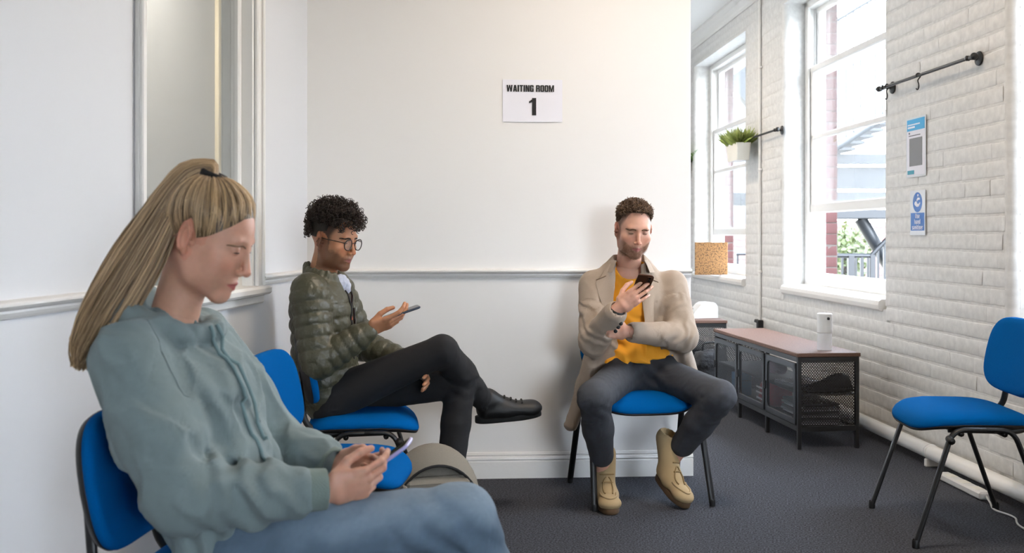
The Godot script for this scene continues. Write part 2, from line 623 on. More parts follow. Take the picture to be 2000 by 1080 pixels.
func window_wall() -> void:
	# masonry with openings; the painted bricks stand proud of it
	var mb := MB.new()
	var edges := [0.4]
	var ws := WINS.duplicate()
	ws.reverse()
	for w in ws:
		edges.append(w[0])
		edges.append(w[1])
	edges.append(13.0)
	var k := 1.0016
	for i in range(0, edges.size(), 2):
		mb.bx(Vector3(-edges[i + 1] * k + 0.045, 0, -0.28), Vector3(-edges[i] * k - 0.045, H_CEIL, -0.0032), 0.0)
		mb.bx(Vector3(-edges[i + 1] * k, 0, -0.28), Vector3(-edges[i] * k, H_CEIL, -0.045), 0.0)
	for w in WINS:
		mb.bx(Vector3(-w[1] * k - 0.1, 0, -0.28), Vector3(-w[0] * k + 0.1, SILL - 0.06, -0.0032), 0.0)
		mb.bx(Vector3(-w[1] * k - 0.1, HEAD, -0.28), Vector3(-w[0] * k + 0.1, H_CEIL, -0.0032), 0.0)
	var wall := struct("wall_right", mb, M.mortar_paint, "white painted brick wall with the sash windows", on_right(0))
	mb = MB.new()
	for i in range(0, edges.size(), 2):
		mb.bx(Vector3(-edges[i + 1] * k - 0.0, 0, -0.42), Vector3(-edges[i] * k, 4.2, -0.285), 0.0)
	for w in WINS:
		mb.bx(Vector3(-w[1] * k, -3.0, -0.42), Vector3(-w[0] * k, SILL, -0.285), 0.0)
		mb.bx(Vector3(-w[1] * k, HEAD + 0.05, -0.42), Vector3(-w[0] * k, 4.2, -0.285), 0.0)
	var outer := struct("wall_outside", mb, M.mortar, "outer red brick leaf of the window wall", on_right(0))

	# painted bricks
	rng.seed = 11
	var variants := []
	for n in 7:
		variants.append(brick_mesh(0.226, COURSE - 0.009, n))
	var list := []
	var rows := int(H_CEIL / COURSE)
	for j in rows:
		var y := j * COURSE + 0.004
		for sp in wall_spans(y, y + COURSE - 0.008):
			var s0: float = sp[0] + (0.047 if sp[0] > 2.3 and y > SILL - 0.1 else 0.0)
			var s1: float = sp[1] - (0.047 if sp[1] < 12.0 else 0.0)
			var off := fposmod(j * 0.118 + 0.05 * sin(j * 2.3), 0.236)
			var p := floorf(s0 / 0.236) * 0.236 - off
			while p < s1:
				var q0 := maxf(p + 0.0006, s0)
				var q1 := minf(p + 0.2354, s1)
				if q1 - q0 > 0.03:
					list.append([q0, q1, y])
				p += 0.236
	# the nearest ones that the photograph shows are single parts, the others joined
	list.sort_custom(func(m, n): return brick_rank(m) < brick_rank(n))
	var rest := MB.new()
	for i in list.size():
		var q: Array = list[i]
		var t := Transform3D(Basis.from_scale(Vector3((q[1] - q[0]) / 0.226, 1, 1)), Vector3(-(q[0] + q[1]) * 0.5 * k, q[2] + COURSE * 0.5 - 0.004, rng.randf_range(-0.0007, 0.0005)))
		t.basis = t.basis * Basis(Vector3(rng.randfn(), 0.15 * rng.randfn(), 0.5 * rng.randfn()).normalized(), rng.randf_range(0, 0.009))
		var vm: ArrayMesh = variants[rng.randi() % 7]
		if i < 300:
			var o := part("brick", vm, M.brick_paint, wall)
			o.transform = t
		else:
			append_mesh(rest, vm, t)
	var ro := part("brickwork", rest, M.brick_paint, wall)
	ro.set_meta("kind", "stuff")

	# rounded brick corners beside the openings, cut by shallow joints
	for w in WINS:
		for s in [[w[0], 1.0], [w[1], -1.0]]:
			var rowsb := []
			var j := 0
			while j * COURSE < HEAD + 0.1:
				var y := j * COURSE
				if y > SILL - 0.12:
					for e in [[0.0, 0.0025], [0.006, 0.0], [COURSE - 0.006, 0.0]]:
						var row := []
						for m in 9:
							var an := PI / 2 * m / 8.0
							var r: float = 0.052 - e[1]
							row.append(Vector3(-s[0] * k + s[1] * (0.052 - sin(an) * r), y + e[0], -0.052 + cos(an) * r))
						if s[1] < 0:
							row.reverse()
						rowsb.append(row)
				j += 1
			var bm := MB.new()
			bm.grid(rowsb)
			part("bullnose_corner", bm, M.brick_paint, wall)
	# red bricks of the outer jambs
	var redm := []
	for n in 4:
		redm.append(brick_mesh(0.112, COURSE - 0.006, 20 + n))
	for w in [WINS[0], WINS[1]]:
		for j in range(8, 42):
			var o := part("brick", redm[j % 4], M["red_brick"], outer)
			# faces along -d, towards the viewer's side of the opening
			o.transform = Transform3D(Basis(Vector3.FORWARD, Vector3.UP, Vector3.RIGHT), Vector3(-w[1] * k + 0.035 + 0.004 * sin(j * 5.1), j * COURSE + COURSE / 2, -0.352))
		var bmb := MB.new()
		bmb.bx(Vector3(-w[1] * k, 0.6, -0.415), Vector3(-w[1] * k + 0.03, 3.2, -0.29), 0.0)
		part("mortar_bed", bmb, M.mortar, outer)
	var n := 1
	for w in WINS:
		sash_window("window_%d" % n, w, ["far sash window beyond the partition with cork board on its sill", "tall white sash window above the mesh cabinet, lower sash raised", "white sash window beside the empty blue chair, mostly out of view"][n - 1], on_right(0), 1.0016)
		n += 1
	# cornice
	mb = MB.new()
	var p := PackedVector2Array([Vector2(0, 0), Vector2(0.012, 0), Vector2(0.02, 0.02), Vector2(0.03, 0.03), Vector2(0.05, 0.075), Vector2(0.09, 0.1), Vector2(0.09, 0.12), Vector2(0, 0.12)])
	mb.prism(p, Transform3D(Basis(Vector3.BACK, Vector3.UP, Vector3.LEFT), Vector3.ZERO), 0.4, 12.7)
	struct("trim_5", mb, M.white_gloss, "white cornice where window wall meets ceiling", on_right(0, H_CEIL - 0.12), "cornice")

func brick_rank(q: Array) -> float:
	var d: float = (q[0] + q[1]) * 0.5
	var y: float = q[2]
	var r := d
	if y > 1.25 + 0.236 * d or d < 4.4:
		r += 50.0            # above the picture or beside it
	if d > 8.0 and y < 0.6:
		r += 20.0            # behind the cabinets
	return r + 0.1 * absf(y - 1.2)

func append_mesh(mb: MB, m: ArrayMesh, t: Transform3D) -> void:
	var ar := m.surface_get_arrays(0)
	var base := mb.v.size()
	for p in ar[Mesh.ARRAY_VERTEX]:
		mb.pt(t * p)
	for i in ar[Mesh.ARRAY_INDEX]:
		mb.ix.append(base + i)

func brick_mesh(w: float, h: float, sd: int) -> ArrayMesh:
	var r := RandomNumberGenerator.new()
	r.seed = 100 + sd
	var mb := MB.new()
	var rows := []
	var ys := [-0.5, -0.42, 0.0, 0.42, 0.5]
	var xs := [-0.5, -0.465, -0.2, 0.1, 0.465, 0.5]
	for yy in ys:
		var row := []
		for xx in xs:
			var e: bool = absf(yy) > 0.49 or absf(xx) > 0.49
			row.append(Vector3(xx * w + r.randfn() * 0.0012, yy * h + r.randfn() * 0.0012, (-0.0042 if absf(yy) > 0.49 else -0.0004) if e else r.randfn() * 0.0008))
		rows.append(row)
	mb.grid(rows)
	return mb.mesh()

func sash_window(called: String, w: Array, label: String, frame: Transform3D, k: float) -> void:
	var x0: float = -w[1] * k
	var x1: float = -w[0] * k
	var o := struct_node(called, label, "window", frame)
	var mb := MB.new()
	# box frame: outer linings and beads
	for s in [0, 1]:
		var e := x0 if s == 0 else x1
		var g := 1.0 if s == 0 else -1.0
		mb.bx(Vector3(minf(e, e + g * 0.05), SILL, -0.29), Vector3(maxf(e, e + g * 0.05), HEAD, -0.17), 0.004)
		mb.bx(Vector3(minf(e, e + g * 0.075), SILL, -0.185), Vector3(maxf(e, e + g * 0.075), HEAD, -0.165), 0.005)
		mb.bx(Vector3(minf(e, e + g * 0.066), SILL, -0.236), Vector3(maxf(e, e + g * 0.066), HEAD, -0.226), 0.002)
		mb.bx(Vector3(minf(e, e + g * 0.09), SILL, -0.30), Vector3(maxf(e, e + g * 0.09), HEAD, -0.278), 0.004)
	mb.bx(Vector3(x0, HEAD - 0.05, -0.29), Vector3(x1, HEAD, -0.165), 0.004)
	mb.bx(Vector3(x0, SILL - 0.02, -0.3), Vector3(x1, 0.91, -0.165), 0.004)
	part("window_frame", mb, M.white_gloss, o)
	# the deep rounded sill board
	mb = MB.new()
	var p := PackedVector2Array([Vector2(-0.17, SILL - 0.07), Vector2(0.012, SILL - 0.07), Vector2(0.024, SILL - 0.06), Vector2(0.028, SILL - 0.035), Vector2(0.022, SILL - 0.012), Vector2(0.004, SILL), Vector2(-0.17, SILL + 0.006)])
	mb.prism(p, Transform3D(Basis(Vector3.BACK, Vector3.UP, Vector3.LEFT), Vector3.ZERO), -x1, -x0)
	part("window_sill", mb, M.white_gloss, o)
	# sashes
	var a := x0 + 0.06
	var b := x1 - 0.06
	one_sash(o, a, b, w[2], w[4] + 0.05, w[3], -0.225, -0.188, 0.075, 0.05)
	one_sash(o, a, b, w[4] - 0.03 if w[4] > 2.2 else 1.95, HEAD - 0.04, w[3] + 1.05 if w[4] > 2.2 else 2.46, -0.275, -0.238, 0.045, 0.05)

func one_sash(o: Node3D, a: float, b: float, y0: float, y1: float, ybar: float, z0: float, z1: float, bottom: float, top: float) -> void:
	var mb := MB.new()
	mb.bx(Vector3(a, y0, z0), Vector3(a + 0.05, y1, z1), 0.006)
	mb.bx(Vector3(b - 0.05, y0, z0), Vector3(b, y1, z1), 0.006)
	mb.bx(Vector3(a, y0, z0), Vector3(b, y0 + bottom, z1 + 0.003), 0.008)
	mb.bx(Vector3(a, y1 - top, z0), Vector3(b, y1, z1 + 0.003), 0.008)
	var bar := ybar > y0 + 0.1 and ybar < y1 - 0.1
	if bar:
		mb.bx(Vector3(a, ybar - 0.02, z0 + 0.002), Vector3(b, ybar + 0.02, z1), 0.008)
	var s := part("sash", mb, M.white_gloss, o)
	for q in ([[y0 + bottom, ybar - 0.02], [ybar + 0.02, y1 - top]] if bar else [[y0 + bottom, y1 - top]]):
		mb = MB.new()
		mb.bx(Vector3(a + 0.045, q[0] - 0.004, (z0 + z1) / 2 - 0.002), Vector3(b - 0.045, q[1] + 0.004, (z0 + z1) / 2 + 0.002), 0.0)
		part("pane", mb, M.glass, s)

# ---------------------------------------------------------------- chairs
var chair0: Node3D

func make_chair() -> Node3D:
	var t := thing("stacking_chair", "", "chair")
	var warp := func(p: Vector2, h: float) -> Vector3:
		var x := p.x
		var z := -p.y                       # +z is the front of the seat
		var dip := 0.035 * pow(maxf(0.0, (z - 0.10) / 0.13), 2.0) + 0.012 * pow(maxf(0.0, (-z - 0.08) / 0.13), 2.0)
		return Vector3(x, h - dip + 0.10 * x * x * (1.0 if z < 0.08 else 0.4), z)
	var ol := PackedVector2Array()
	for i in 48:
		var a := TAU * i / 48
		var cx := cos(a)
		var sx := sin(a)
		var p := Vector2(signf(cx) * pow(absf(cx), 0.52) * 0.232, signf(sx) * pow(absf(sx), 0.58) * 0.222)
		p.x *= 1.0 + 0.10 * (-p.y)            # a little wider at the front
		ol.append(p)
	var mb := MB.new()
	mb.rings(ol, [[0.90, 0.436], [0.985, 0.438], [1.0, 0.446], [0.995, 0.456], [0.965, 0.466], [0.90, 0.475], [0.78, 0.482], [0.55, 0.487], [0.25, 0.489]], warp)
	part("seat", mb, M.blue_fabric, t, "blue fabric seat pad")
	mb = MB.new()
	mb.rings(ol, [[0.6, 0.418], [0.86, 0.420], [0.97, 0.428], [0.992, 0.438], [0.97, 0.444]], warp)
	part("seat_shell", mb, M.black_plastic, t, "black plastic shell under the seat")
	# backrest: curved pad on a black shell
	var bo := PackedVector2Array()
	for i in 48:
		var a := TAU * i / 48
		var cx := cos(a)
		var sx := sin(a)
		var p := Vector2(signf(cx) * pow(absf(cx), 0.5) * 0.228, signf(sx) * pow(absf(sx), 0.62) * 0.150)
		p.x *= 1.0 - 0.35 * maxf(0.0, p.y)      # narrower at the top
		bo.append(p)
	var lean := 0.19
	var bwarp := func(p: Vector2, h: float) -> Vector3:
		var y := p.y
		var z := h + 0.55 * p.x * p.x + 0.25 * y * y
		return Vector3(p.x, 0.668 + y * cos(lean) + z * sin(lean), -0.245 - y * sin(lean) + z * cos(lean))
	mb = MB.new()
	mb.rings(bo, [[0.95, 0.0], [0.99, 0.003], [1.0, 0.012], [0.985, 0.022], [0.94, 0.030], [0.8, 0.036], [0.5, 0.039], [0.2, 0.04]], bwarp)
	part("backrest", mb, M.blue_fabric, t, "blue fabric back pad")
	mb = MB.new()
	mb.rings(bo, [[0.5, -0.022], [0.85, -0.020], [0.96, -0.012], [0.998, 0.0], [0.98, 0.006]], bwarp)
	part("backrest_shell", mb, M.black_plastic, t, "black plastic rear shell of the backrest")
	for s in [-1.0, 1.0]:
		# each side is one bent tube: front leg, rail under the seat edge, rear leg
		var rear := [Vector3(s * 0.268, 0.012, -0.25), Vector3(s * 0.25, 0.432, -0.10), Vector3(s * 0.25, 0.432, 0.0)]
		var front := [Vector3(s * 0.268, 0.012, 0.255), Vector3(s * 0.25, 0.432, 0.115), Vector3(s * 0.25, 0.432, 0.0)]
		for q in [front, rear]:
			mb = MB.new()
			mb.tube(fillet(q, 0.05, 6), 0.0092, 10, 1.6, Vector3.RIGHT)
			var l := part("leg", mb, M.black_metal, t)
			mb = MB.new()
			var f: Vector3 = q[0]
			mb.lathe(at(f.x, 0, f.z), [[0.001, 0.0], [0.012, 0.0], [0.0135, 0.003], [0.0135, 0.022], [0.0125, 0.030], [0.011, 0.031]], 12)
			part("foot_cap", mb, M.black_plastic, l)
		# upright carrying the backrest
		mb = MB.new()
		mb.tube(fillet([Vector3(s * 0.16, 0.415, 0.10), Vector3(s * 0.165, 0.412, -0.17), Vector3(s * 0.155, 0.455, -0.232), Vector3(s * 0.13, 0.66, -0.262)], 0.06, 6), 0.0125, 10, 0.7, Vector3.RIGHT)
		part("back_upright", mb, M.black_metal, t)
	for z in [-0.07, 0.085]:
		mb = MB.new()
		mb.tube([Vector3(-0.25, 0.415, z), Vector3(0.25, 0.415, z)], 0.011, 8)
		part("crossbar", mb, M.black_metal, t)
	for s in [-1.0, 1.0]:
		mb = MB.new()
		mb.tube([Vector3(s * 0.262, 0.40, 0.135), Vector3(s * 0.292, 0.395, 0.135)], [0.013, 0.013], 10)
		part("stacking_bumper", mb, M.black_plastic, t)
	return t

func chairs() -> void:
	# x, d, heading of the front (0 faces the viewer, along +z), label
	var turn_l := PI / 2 - 0.089
	var list := [
		[-0.635, 2.24, turn_l, "blue chair the blonde woman sits on, nearest the viewer"],
		[-0.56, 3.25, turn_l + 0.02, "empty blue chair between the woman and the man in the padded jacket"],
		[-0.61, 4.13, PI / 2 + 0.14, "blue chair under the man in the green padded jacket"],
		[0.585, 4.64, 0.155, "blue chair under the man in the beige coat by the partition"],
		[1.835, 4.10, -PI / 2 - 0.06, "empty blue chair alone in front of the brick wall"]]
	chair0 = make_chair()
	for i in list.size():
		var c: Node3D = chair0
		if i > 0:
			c = chair0.duplicate()
			c.name = numbered("stacking_chair")
			add_child(c)
		c.transform = at(list[i][0], 0, -list[i][1], list[i][2])
		if i == 4:
			c.scale = Vector3.ONE * 1.05
		c.set_meta("label", list[i][3])
		c.set_meta("group", "blue stacking chairs")

# ---------------------------------------------------------------- cabinets
func lattice(mb: MB, o: Vector3, u: Vector3, v: Vector3, w: float, h: float, pu: float, pv: float, r: float) -> void:
	# expanded metal: rows of zigzag strands touching at their tips
	var rows := int(h / pv)
	var cols := int(w / pu)
	var n := u.cross(v)
	for j in rows:
		var prev := []
		for i in cols * 2 + 1:
			var y: float = (j + (0.25 if (i + j) % 2 == 0 else 0.75)) * h / rows
			var c := o + u * (w * i / (cols * 2.0)) + v * y
			var a := mb.pt(c - v * r)
			var b := mb.pt(c + v * r)
			if i:
				mb.quad(prev[0], a, b, prev[1])
			prev = [a, b]

func cabinet(label: String, t: Transform3D, length: float, doors: int, fine: bool) -> Node3D:
	# origin on the floor at the near front corner, +x away along the front, +z to the back; built of black sheet steel with a wooden top
	var o := thing("mesh_cabinet", label, "cabinet", t, "black steel mesh cabinets")
	var D := 0.36
	var Hh := 0.54
	var mb := MB.new()
	mb.bx(Vector3(-0.006, Hh - 0.022, -0.006), Vector3(length + 0.006, Hh, D + 0.006), 0.003)
	part("top_board", mb, M.brown_wood, o, "brown wooden top board")
	var step := length / doors
	for i in doors + 1:
		for z in [0.0, D]:
			mb = MB.new()
			var x := step * i
			var b0 := x - 0.011
			if i == 0:
				b0 = 0.0
			if i == doors:
				b0 = x - 0.022
			if i > 0 and i < doors and z > 0:
				continue
			var zz: float = 0.0 if z == 0 else D - 0.022
			mb.bx(Vector3(b0, 0, zz), Vector3(b0 + 0.022, Hh - 0.022, zz + 0.022), 0.002)
			part("leg", mb, M.black_metal, o)
	mb = MB.new()
	for y in [0.10, Hh - 0.052]:
		for z in [0.0, D - 0.022]:
			mb.bx(Vector3(0.02, y, z), Vector3(length - 0.02, y + 0.03, z + 0.02), 0.002)
		for x in [0.0, length - 0.022]:
			mb.bx(Vector3(x, y, 0.02), Vector3(x + 0.02, y + 0.03, D - 0.02), 0.002)
	part("frame", mb, M.black_metal, o)
	for y in [0.105, 0.30]:
		mb = MB.new()
		mb.bx(Vector3(0.01, y, 0.03), Vector3(length - 0.01, y + 0.01, D - 0.02), 0.001)
		part("shelf", mb, M.black_metal, o)
	for x in [0.011, length - 0.011]:
		mb = MB.new()
		lattice(mb, Vector3(x, 0.13, 0.022), Vector3.BACK, Vector3.UP, D - 0.044, Hh - 0.182, 0.0145, 0.0085, 0.0030)
		part("end_mesh", mb, M.black_metal, o, "expanded metal end panel")
	for i in doors:
		mb = MB.new()
		var x0 := step * i + (0.022 if i == 0 else 0.013)
		var x1 := step * (i + 1) - (0.022 if i == doors - 1 else 0.013)
		var y0 := 0.135
		var y1 := Hh - 0.058
		mb.bx(Vector3(x0, y0, -0.008), Vector3(x0 + 0.03, y1, 0.006), 0.003)
		mb.bx(Vector3(x1 - 0.03, y0, -0.008), Vector3(x1, y1, 0.006), 0.003)
		mb.bx(Vector3(x0, y0, -0.008), Vector3(x1, y0 + 0.035, 0.006), 0.003)
		mb.bx(Vector3(x0, y1 - 0.035, -0.008), Vector3(x1, y1, 0.006), 0.003)
		for cx in [x0 + 0.03, x1 - 0.03]:
			for cy in [y0 + 0.035, y1 - 0.035]:
				var sx := 1.0 if cx == x0 + 0.03 else -1.0
				var sy := 1.0 if cy == y0 + 0.035 else -1.0
				mb.prism(PackedVector2Array([Vector2(0, 0), Vector2(sx * 0.03, 0), Vector2(sx * 0.009, sy * 0.009), Vector2(0, sy * 0.03)]), at(cx, cy, 0), -0.006, 0.004)
		var dr := part("door", mb, M.grey_steel, o, "black steel door with rounded mesh panel")
		mb = MB.new()
		lattice(mb, Vector3(x0 + 0.028, y0 + 0.03, 0.0), Vector3.RIGHT, Vector3.UP, x1 - x0 - 0.056, y1 - y0 - 0.06, 0.009 if fine else 0.02, 0.0065 if fine else 0.012, 0.0021)
		part("mesh_panel", mb, M.grey_steel, dr)
		mb = MB.new()
		mb.box(at(x1 - 0.015, Hh * 0.55, -0.012), Vector3(0.012, 0.05, 0.010), 0.003)
		part("latch", mb, M.black_metal, dr)
	return o

# ---------------------------------------------------------------- things in the room
func leaf_blade(mb: MB, o: Vector3, dir: Vector3, len_: float, wid: float, bend: float, side := Vector3.ZERO) -> void:
	var s := side if side != Vector3.ZERO else dir.cross(Vector3(0.3, 0.2, 0.9)).normalized()
	var prev := []
	for i in 4:
		var t := i / 3.0
		var p := o + dir * len_ * t + Vector3.DOWN * bend * t * t
		var w := wid * sin(PI * (0.12 + 0.82 * t))
		var a := mb.pt(p - s * w)
		var b := mb.pt(p + s * w)
		if i:
			mb.quad(prev[0], a, b, prev[1])
		prev = [a, b]

func planter(label: String, t: Transform3D, length: float, fern: bool) -> void:
	# local x along the wall, z into the room; origin at the bottom centre
	var o := thing("hanging_planter", label, "planter", t, "white planters on the wall rails")
	var mb := MB.new()
	var Hh := 0.145
	var rows := []
	for q in [[0.0, 0.82], [0.0, 0.86], [Hh, 1.0], [Hh, 0.94], [Hh - 0.02, 0.92]]:
		var row := []
		for p in rounded(length * q[1], 0.125 * q[1], 0.012, 4):
			row.append(Vector3(p.x, q[0], -p.y))
		rows.append(row)
	mb.grid(rows, true)
	mb.face([Vector3(-length * 0.41, 0.001, 0.05), Vector3(-length * 0.41, 0.001, -0.05), Vector3(length * 0.41, 0.001, -0.05), Vector3(length * 0.41, 0.001, 0.05)])
	part("pot", mb, M.pot_white, o, "tapered white pot")
	mb = MB.new()
	mb.bx(Vector3(-length * 0.45, Hh - 0.035, -0.055), Vector3(length * 0.45, Hh - 0.02, 0.055), 0.002)
	part("soil", mb, M.soil, o)
	mb = MB.new()
	rng.seed = 31 + int(fern)
	for i in (560 if not fern else 90):
		var b := Vector3(rng.randf_range(-0.44, 0.44) * length, Hh - 0.025, rng.randf_range(-0.05, 0.05))
		var d := Vector3(rng.randfn() * 0.5 + b.x * 2.2, 1.0, rng.randfn() * 0.45 + b.z * 8.0).normalized()
		var g := rng.randf_range(0.55, 1.1)
		mb.tint = Color(0.26 * g, 0.33 * g, 0.07 * g).lerp(Color(0.55, 0.58, 0.22), 0.5 if rng.randf() < 0.18 else 0.0)
		if not fern:
			leaf_blade(mb, b, d, rng.randf_range(0.10, 0.185), rng.randf_range(0.007, 0.011), rng.randf_range(0.0, 0.03))
		else:
			mb.tint = Color(0.16 * g, 0.33 * g, 0.05 * g)
			var ln := rng.randf_range(0.16, 0.34)
			for k in 7:                                   # a frond with leaflets both ways
				var u := (k + 1) / 7.0
				var q := b + d * ln * u + Vector3.DOWN * 0.09 * u * u
				for sg in [-1.0, 1.0]:
					leaf_blade(mb, q, (d.cross(Vector3(0.2, 0.1, 1)).normalized() * sg + d * 0.5).normalized(), 0.045 * (1.1 - u), 0.006, 0.008)
	if fern:                                              # one trailing stem hanging below the pot
		mb.tint = Color(0.10, 0.10, 0.05)
		var stem := []
		for k in 14:
			stem.append(Vector3(length * 0.5 + 0.03 + 0.006 * sin(k * 1.7), Hh - 0.06 * k + (0.06 if k == 0 else 0.0), 0.02))
		mb.tube(stem, 0.004, 5)
		for k in 26:
			mb.tint = Color(0.14, 0.15, 0.06) * rng.randf_range(0.7, 1.6)
			leaf_blade(mb, Vector3(length * 0.5 + 0.03, Hh - 0.03 * k, 0.02), Vector3(rng.randfn(), -0.5, rng.randfn()).normalized(), 0.035, 0.009, 0.01)
	var f := part("foliage", mb, M.leaf, o)
	f.set_meta("kind", "stuff")
	for x in [-length * 0.32, length * 0.32]:
		mb = MB.new()
		mb.tube(smooth_path([Vector3(x, Hh - 0.03, -0.058), Vector3(x, Hh + 0.05, -0.06), Vector3(x, Hh + 0.085, -0.052), Vector3(x, Hh + 0.085, -0.034), Vector3(x, Hh + 0.07, -0.03)], 4), 0.003, 6)
		part("hanging_hook", mb, M.black_metal, o)

func wall_rail(label: String, d0: float, d1: float, y: float, out := 0.06) -> void:
	var o := thing("wall_rail", label, "rail", on_right((d0 + d1) / 2, y), "black rails on the brick wall")
	var h := (d1 - d0) / 2
	var mb := MB.new()
	mb.tube([Vector3(-h, 0, out), Vector3(h, 0, out)], 0.0085, 10)
	part("rod", mb, M.black_metal, o)
	for s in [-1.0, 1.0]:
		mb = MB.new()
		mb.ball(Vector3(s * (h + 0.008), 0, out), Vector3.ONE * 0.018)
		part("ball_end", mb, M.black_metal, o)
		mb = MB.new()
		var x: float = s * (h - 0.05)
		mb.lathe(Transform3D(Basis(Vector3.RIGHT, PI / 2), Vector3(x, 0, 0.0)), [[0.001, 0.001], [0.032, 0.001], [0.036, 0.004], [0.034, 0.010], [0.014, 0.016], [0.008, 0.022], [0.008, out - 0.012], [0.013, out - 0.006], [0.013, out + 0.01], [0.001, out + 0.014]], 16)
		part("bracket", mb, M.black_metal, o)

func s_hook(label: String, d: float, y: float, out := 0.06) -> void:
	var o := thing("rail_hook", label, "hook", on_right(d, y, out), "black hooks on the near rail")
	var mb := MB.new()
	var p := []
	for i in 13:
		var a := -2.2 + 4.4 * i / 12.0                       # ring over the rod
		p.append(Vector3(0.0, cos(a) * 0.0125, -sin(a) * 0.0125))
	for q in [[0.002, -0.026], [0.010, -0.042], [0.014, -0.058], [0.007, -0.072], [-0.006, -0.075], [-0.016, -0.067]]:
		p.append(Vector3(q[0], q[1], 0.004))
	mb.tube(smooth_path(p, 2), 0.0035, 7)
	part("hook_wire", mb, M.black_metal, o)

# heavy condensed capitals cut from flat strokes; each glyph is [width, quads]
func glyph(ch: String) -> Array:
	var s := 0.24
	var r := func(x0: float, y0: float, x1: float, y1: float) -> Array: return [Vector2(x0, y0), Vector2(x1, y0), Vector2(x1, y1), Vector2(x0, y1)]
	match ch:
		"I": return [0.26, [r.call(0.0, 0.0, 0.26, 1.0)]]
		"T": return [0.58, [r.call(0.0, 0.81, 0.58, 1.0), r.call(0.165, 0.0, 0.415, 0.82)]]
		"A": return [0.66, [[Vector2(0, 0), Vector2(0.24, 0), Vector2(0.40, 1), Vector2(0.18, 1)], [Vector2(0.42, 0), Vector2(0.66, 0), Vector2(0.48, 1), Vector2(0.26, 1)], r.call(0.18, 0.17, 0.48, 0.34)]]
		"W": return [0.98, [[Vector2(0.13, 0), Vector2(0.33, 0), Vector2(0.24, 1), Vector2(0, 1)], [Vector2(0.17, 0), Vector2(0.37, 0), Vector2(0.56, 1), Vector2(0.40, 1)], [Vector2(0.61, 0), Vector2(0.81, 0), Vector2(0.58, 1), Vector2(0.42, 1)], [Vector2(0.65, 0), Vector2(0.85, 0), Vector2(0.98, 1), Vector2(0.74, 1)]]]
		"N": return [0.64, [r.call(0, 0, 0.22, 1), r.call(0.42, 0, 0.64, 1), [Vector2(0.38, 0), Vector2(0.56, 0), Vector2(0.26, 1), Vector2(0.08, 1)]]]
		"M": return [0.86, [r.call(0, 0, 0.2, 1), r.call(0.66, 0, 0.86, 1), [Vector2(0.34, 0), Vector2(0.52, 0), Vector2(0.27, 1), Vector2(0.08, 1)], [Vector2(0.34, 0), Vector2(0.52, 0), Vector2(0.78, 1), Vector2(0.59, 1)]]]
		"O": return [0.62, [r.call(0, 0.08, s, 0.92), r.call(0.38, 0.08, 0.62, 0.92), [Vector2(0.1, 0), Vector2(0.52, 0), Vector2(0.62, 0.12), Vector2(0, 0.12)], r.call(0.05, 0.06, 0.57, 0.17), [Vector2(0, 0.88), Vector2(0.62, 0.88), Vector2(0.52, 1), Vector2(0.1, 1)], r.call(0.05, 0.83, 0.57, 0.94)]]
		"G": return [0.62, [r.call(0, 0.08, s, 0.92), [Vector2(0.1, 0), Vector2(0.62, 0), Vector2(0.62, 0.12), Vector2(0, 0.12)], r.call(0.05, 0.06, 0.5, 0.17), [Vector2(0, 0.88), Vector2(0.62, 0.88), Vector2(0.52, 1), Vector2(0.1, 1)], r.call(0.05, 0.83, 0.57, 0.94), r.call(0.38, 0.64, 0.62, 0.9), r.call(0.40, 0, 0.62, 0.5), r.call(0.31, 0.38, 0.62, 0.52)]]
		"R": return [0.64, [r.call(0, 0, s, 1), r.call(0.2, 0.84, 0.54, 1), r.call(0.38, 0.50, 0.62, 0.94), r.call(0.2, 0.42, 0.54, 0.57), r.call(0.39, 0, 0.63, 0.46)]]
		"1": return [0.42, [r.call(0.18, 0, 0.42, 1), [Vector2(0.0, 0.70), Vector2(0.2, 0.76), Vector2(0.30, 1.0), Vector2(0.0, 0.80)]]]
	return [0.24, []]

func block_text(words: String, h: float, w: float, parent: Node, t: Transform3D) -> void:
	var total := -0.07
	for ch in words:
		total += (glyph(ch)[0] as float) + 0.07
	var k := w / total
	var x := -w / 2
	for ch in words:
		var g := glyph(ch)
		var mb := MB.new()
		var z := 0.0
		for q in g[1]:
			var pl := PackedVector2Array()
			for p in q:
				pl.append(Vector2(x + p.x * k, p.y * h))
			mb.prism(pl, t, z, z + 0.0004)
			z += 0.00001
		if g[1].size():
			part("letter", mb, M.ink, parent)
		x += (g[0] + 0.07) * k

func sign_paper() -> void:
	var o := thing("waiting_room_sign", "white paper sign reading WAITING ROOM 1 on partition wall", "sign", on_back(0.1017, 1.868, 0.001))
	var mb := MB.new()
	var rows := []
	for j in 9:
		var row := []
		for i in 13:
			var u := i / 12.0 - 0.5
			var v := j / 8.0 - 0.5
			row.append(Vector3(u * 0.297, v * 0.21, 0.001 + (0.006 * maxf(0, -v - 0.25) * (0.5 - absf(u)) * 4.0 + 0.002 * absf(u))))
		rows.append(row)
	mb.grid(rows)
	part("sheet", mb, M.paper, o)
	block_text("WAITING ROOM", 0.033, 0.236, o, at(-0.011, 0.045, 0.0035))
	block_text("1", 0.086, 0.036, o, at(0.0, -0.072, 0.0035))

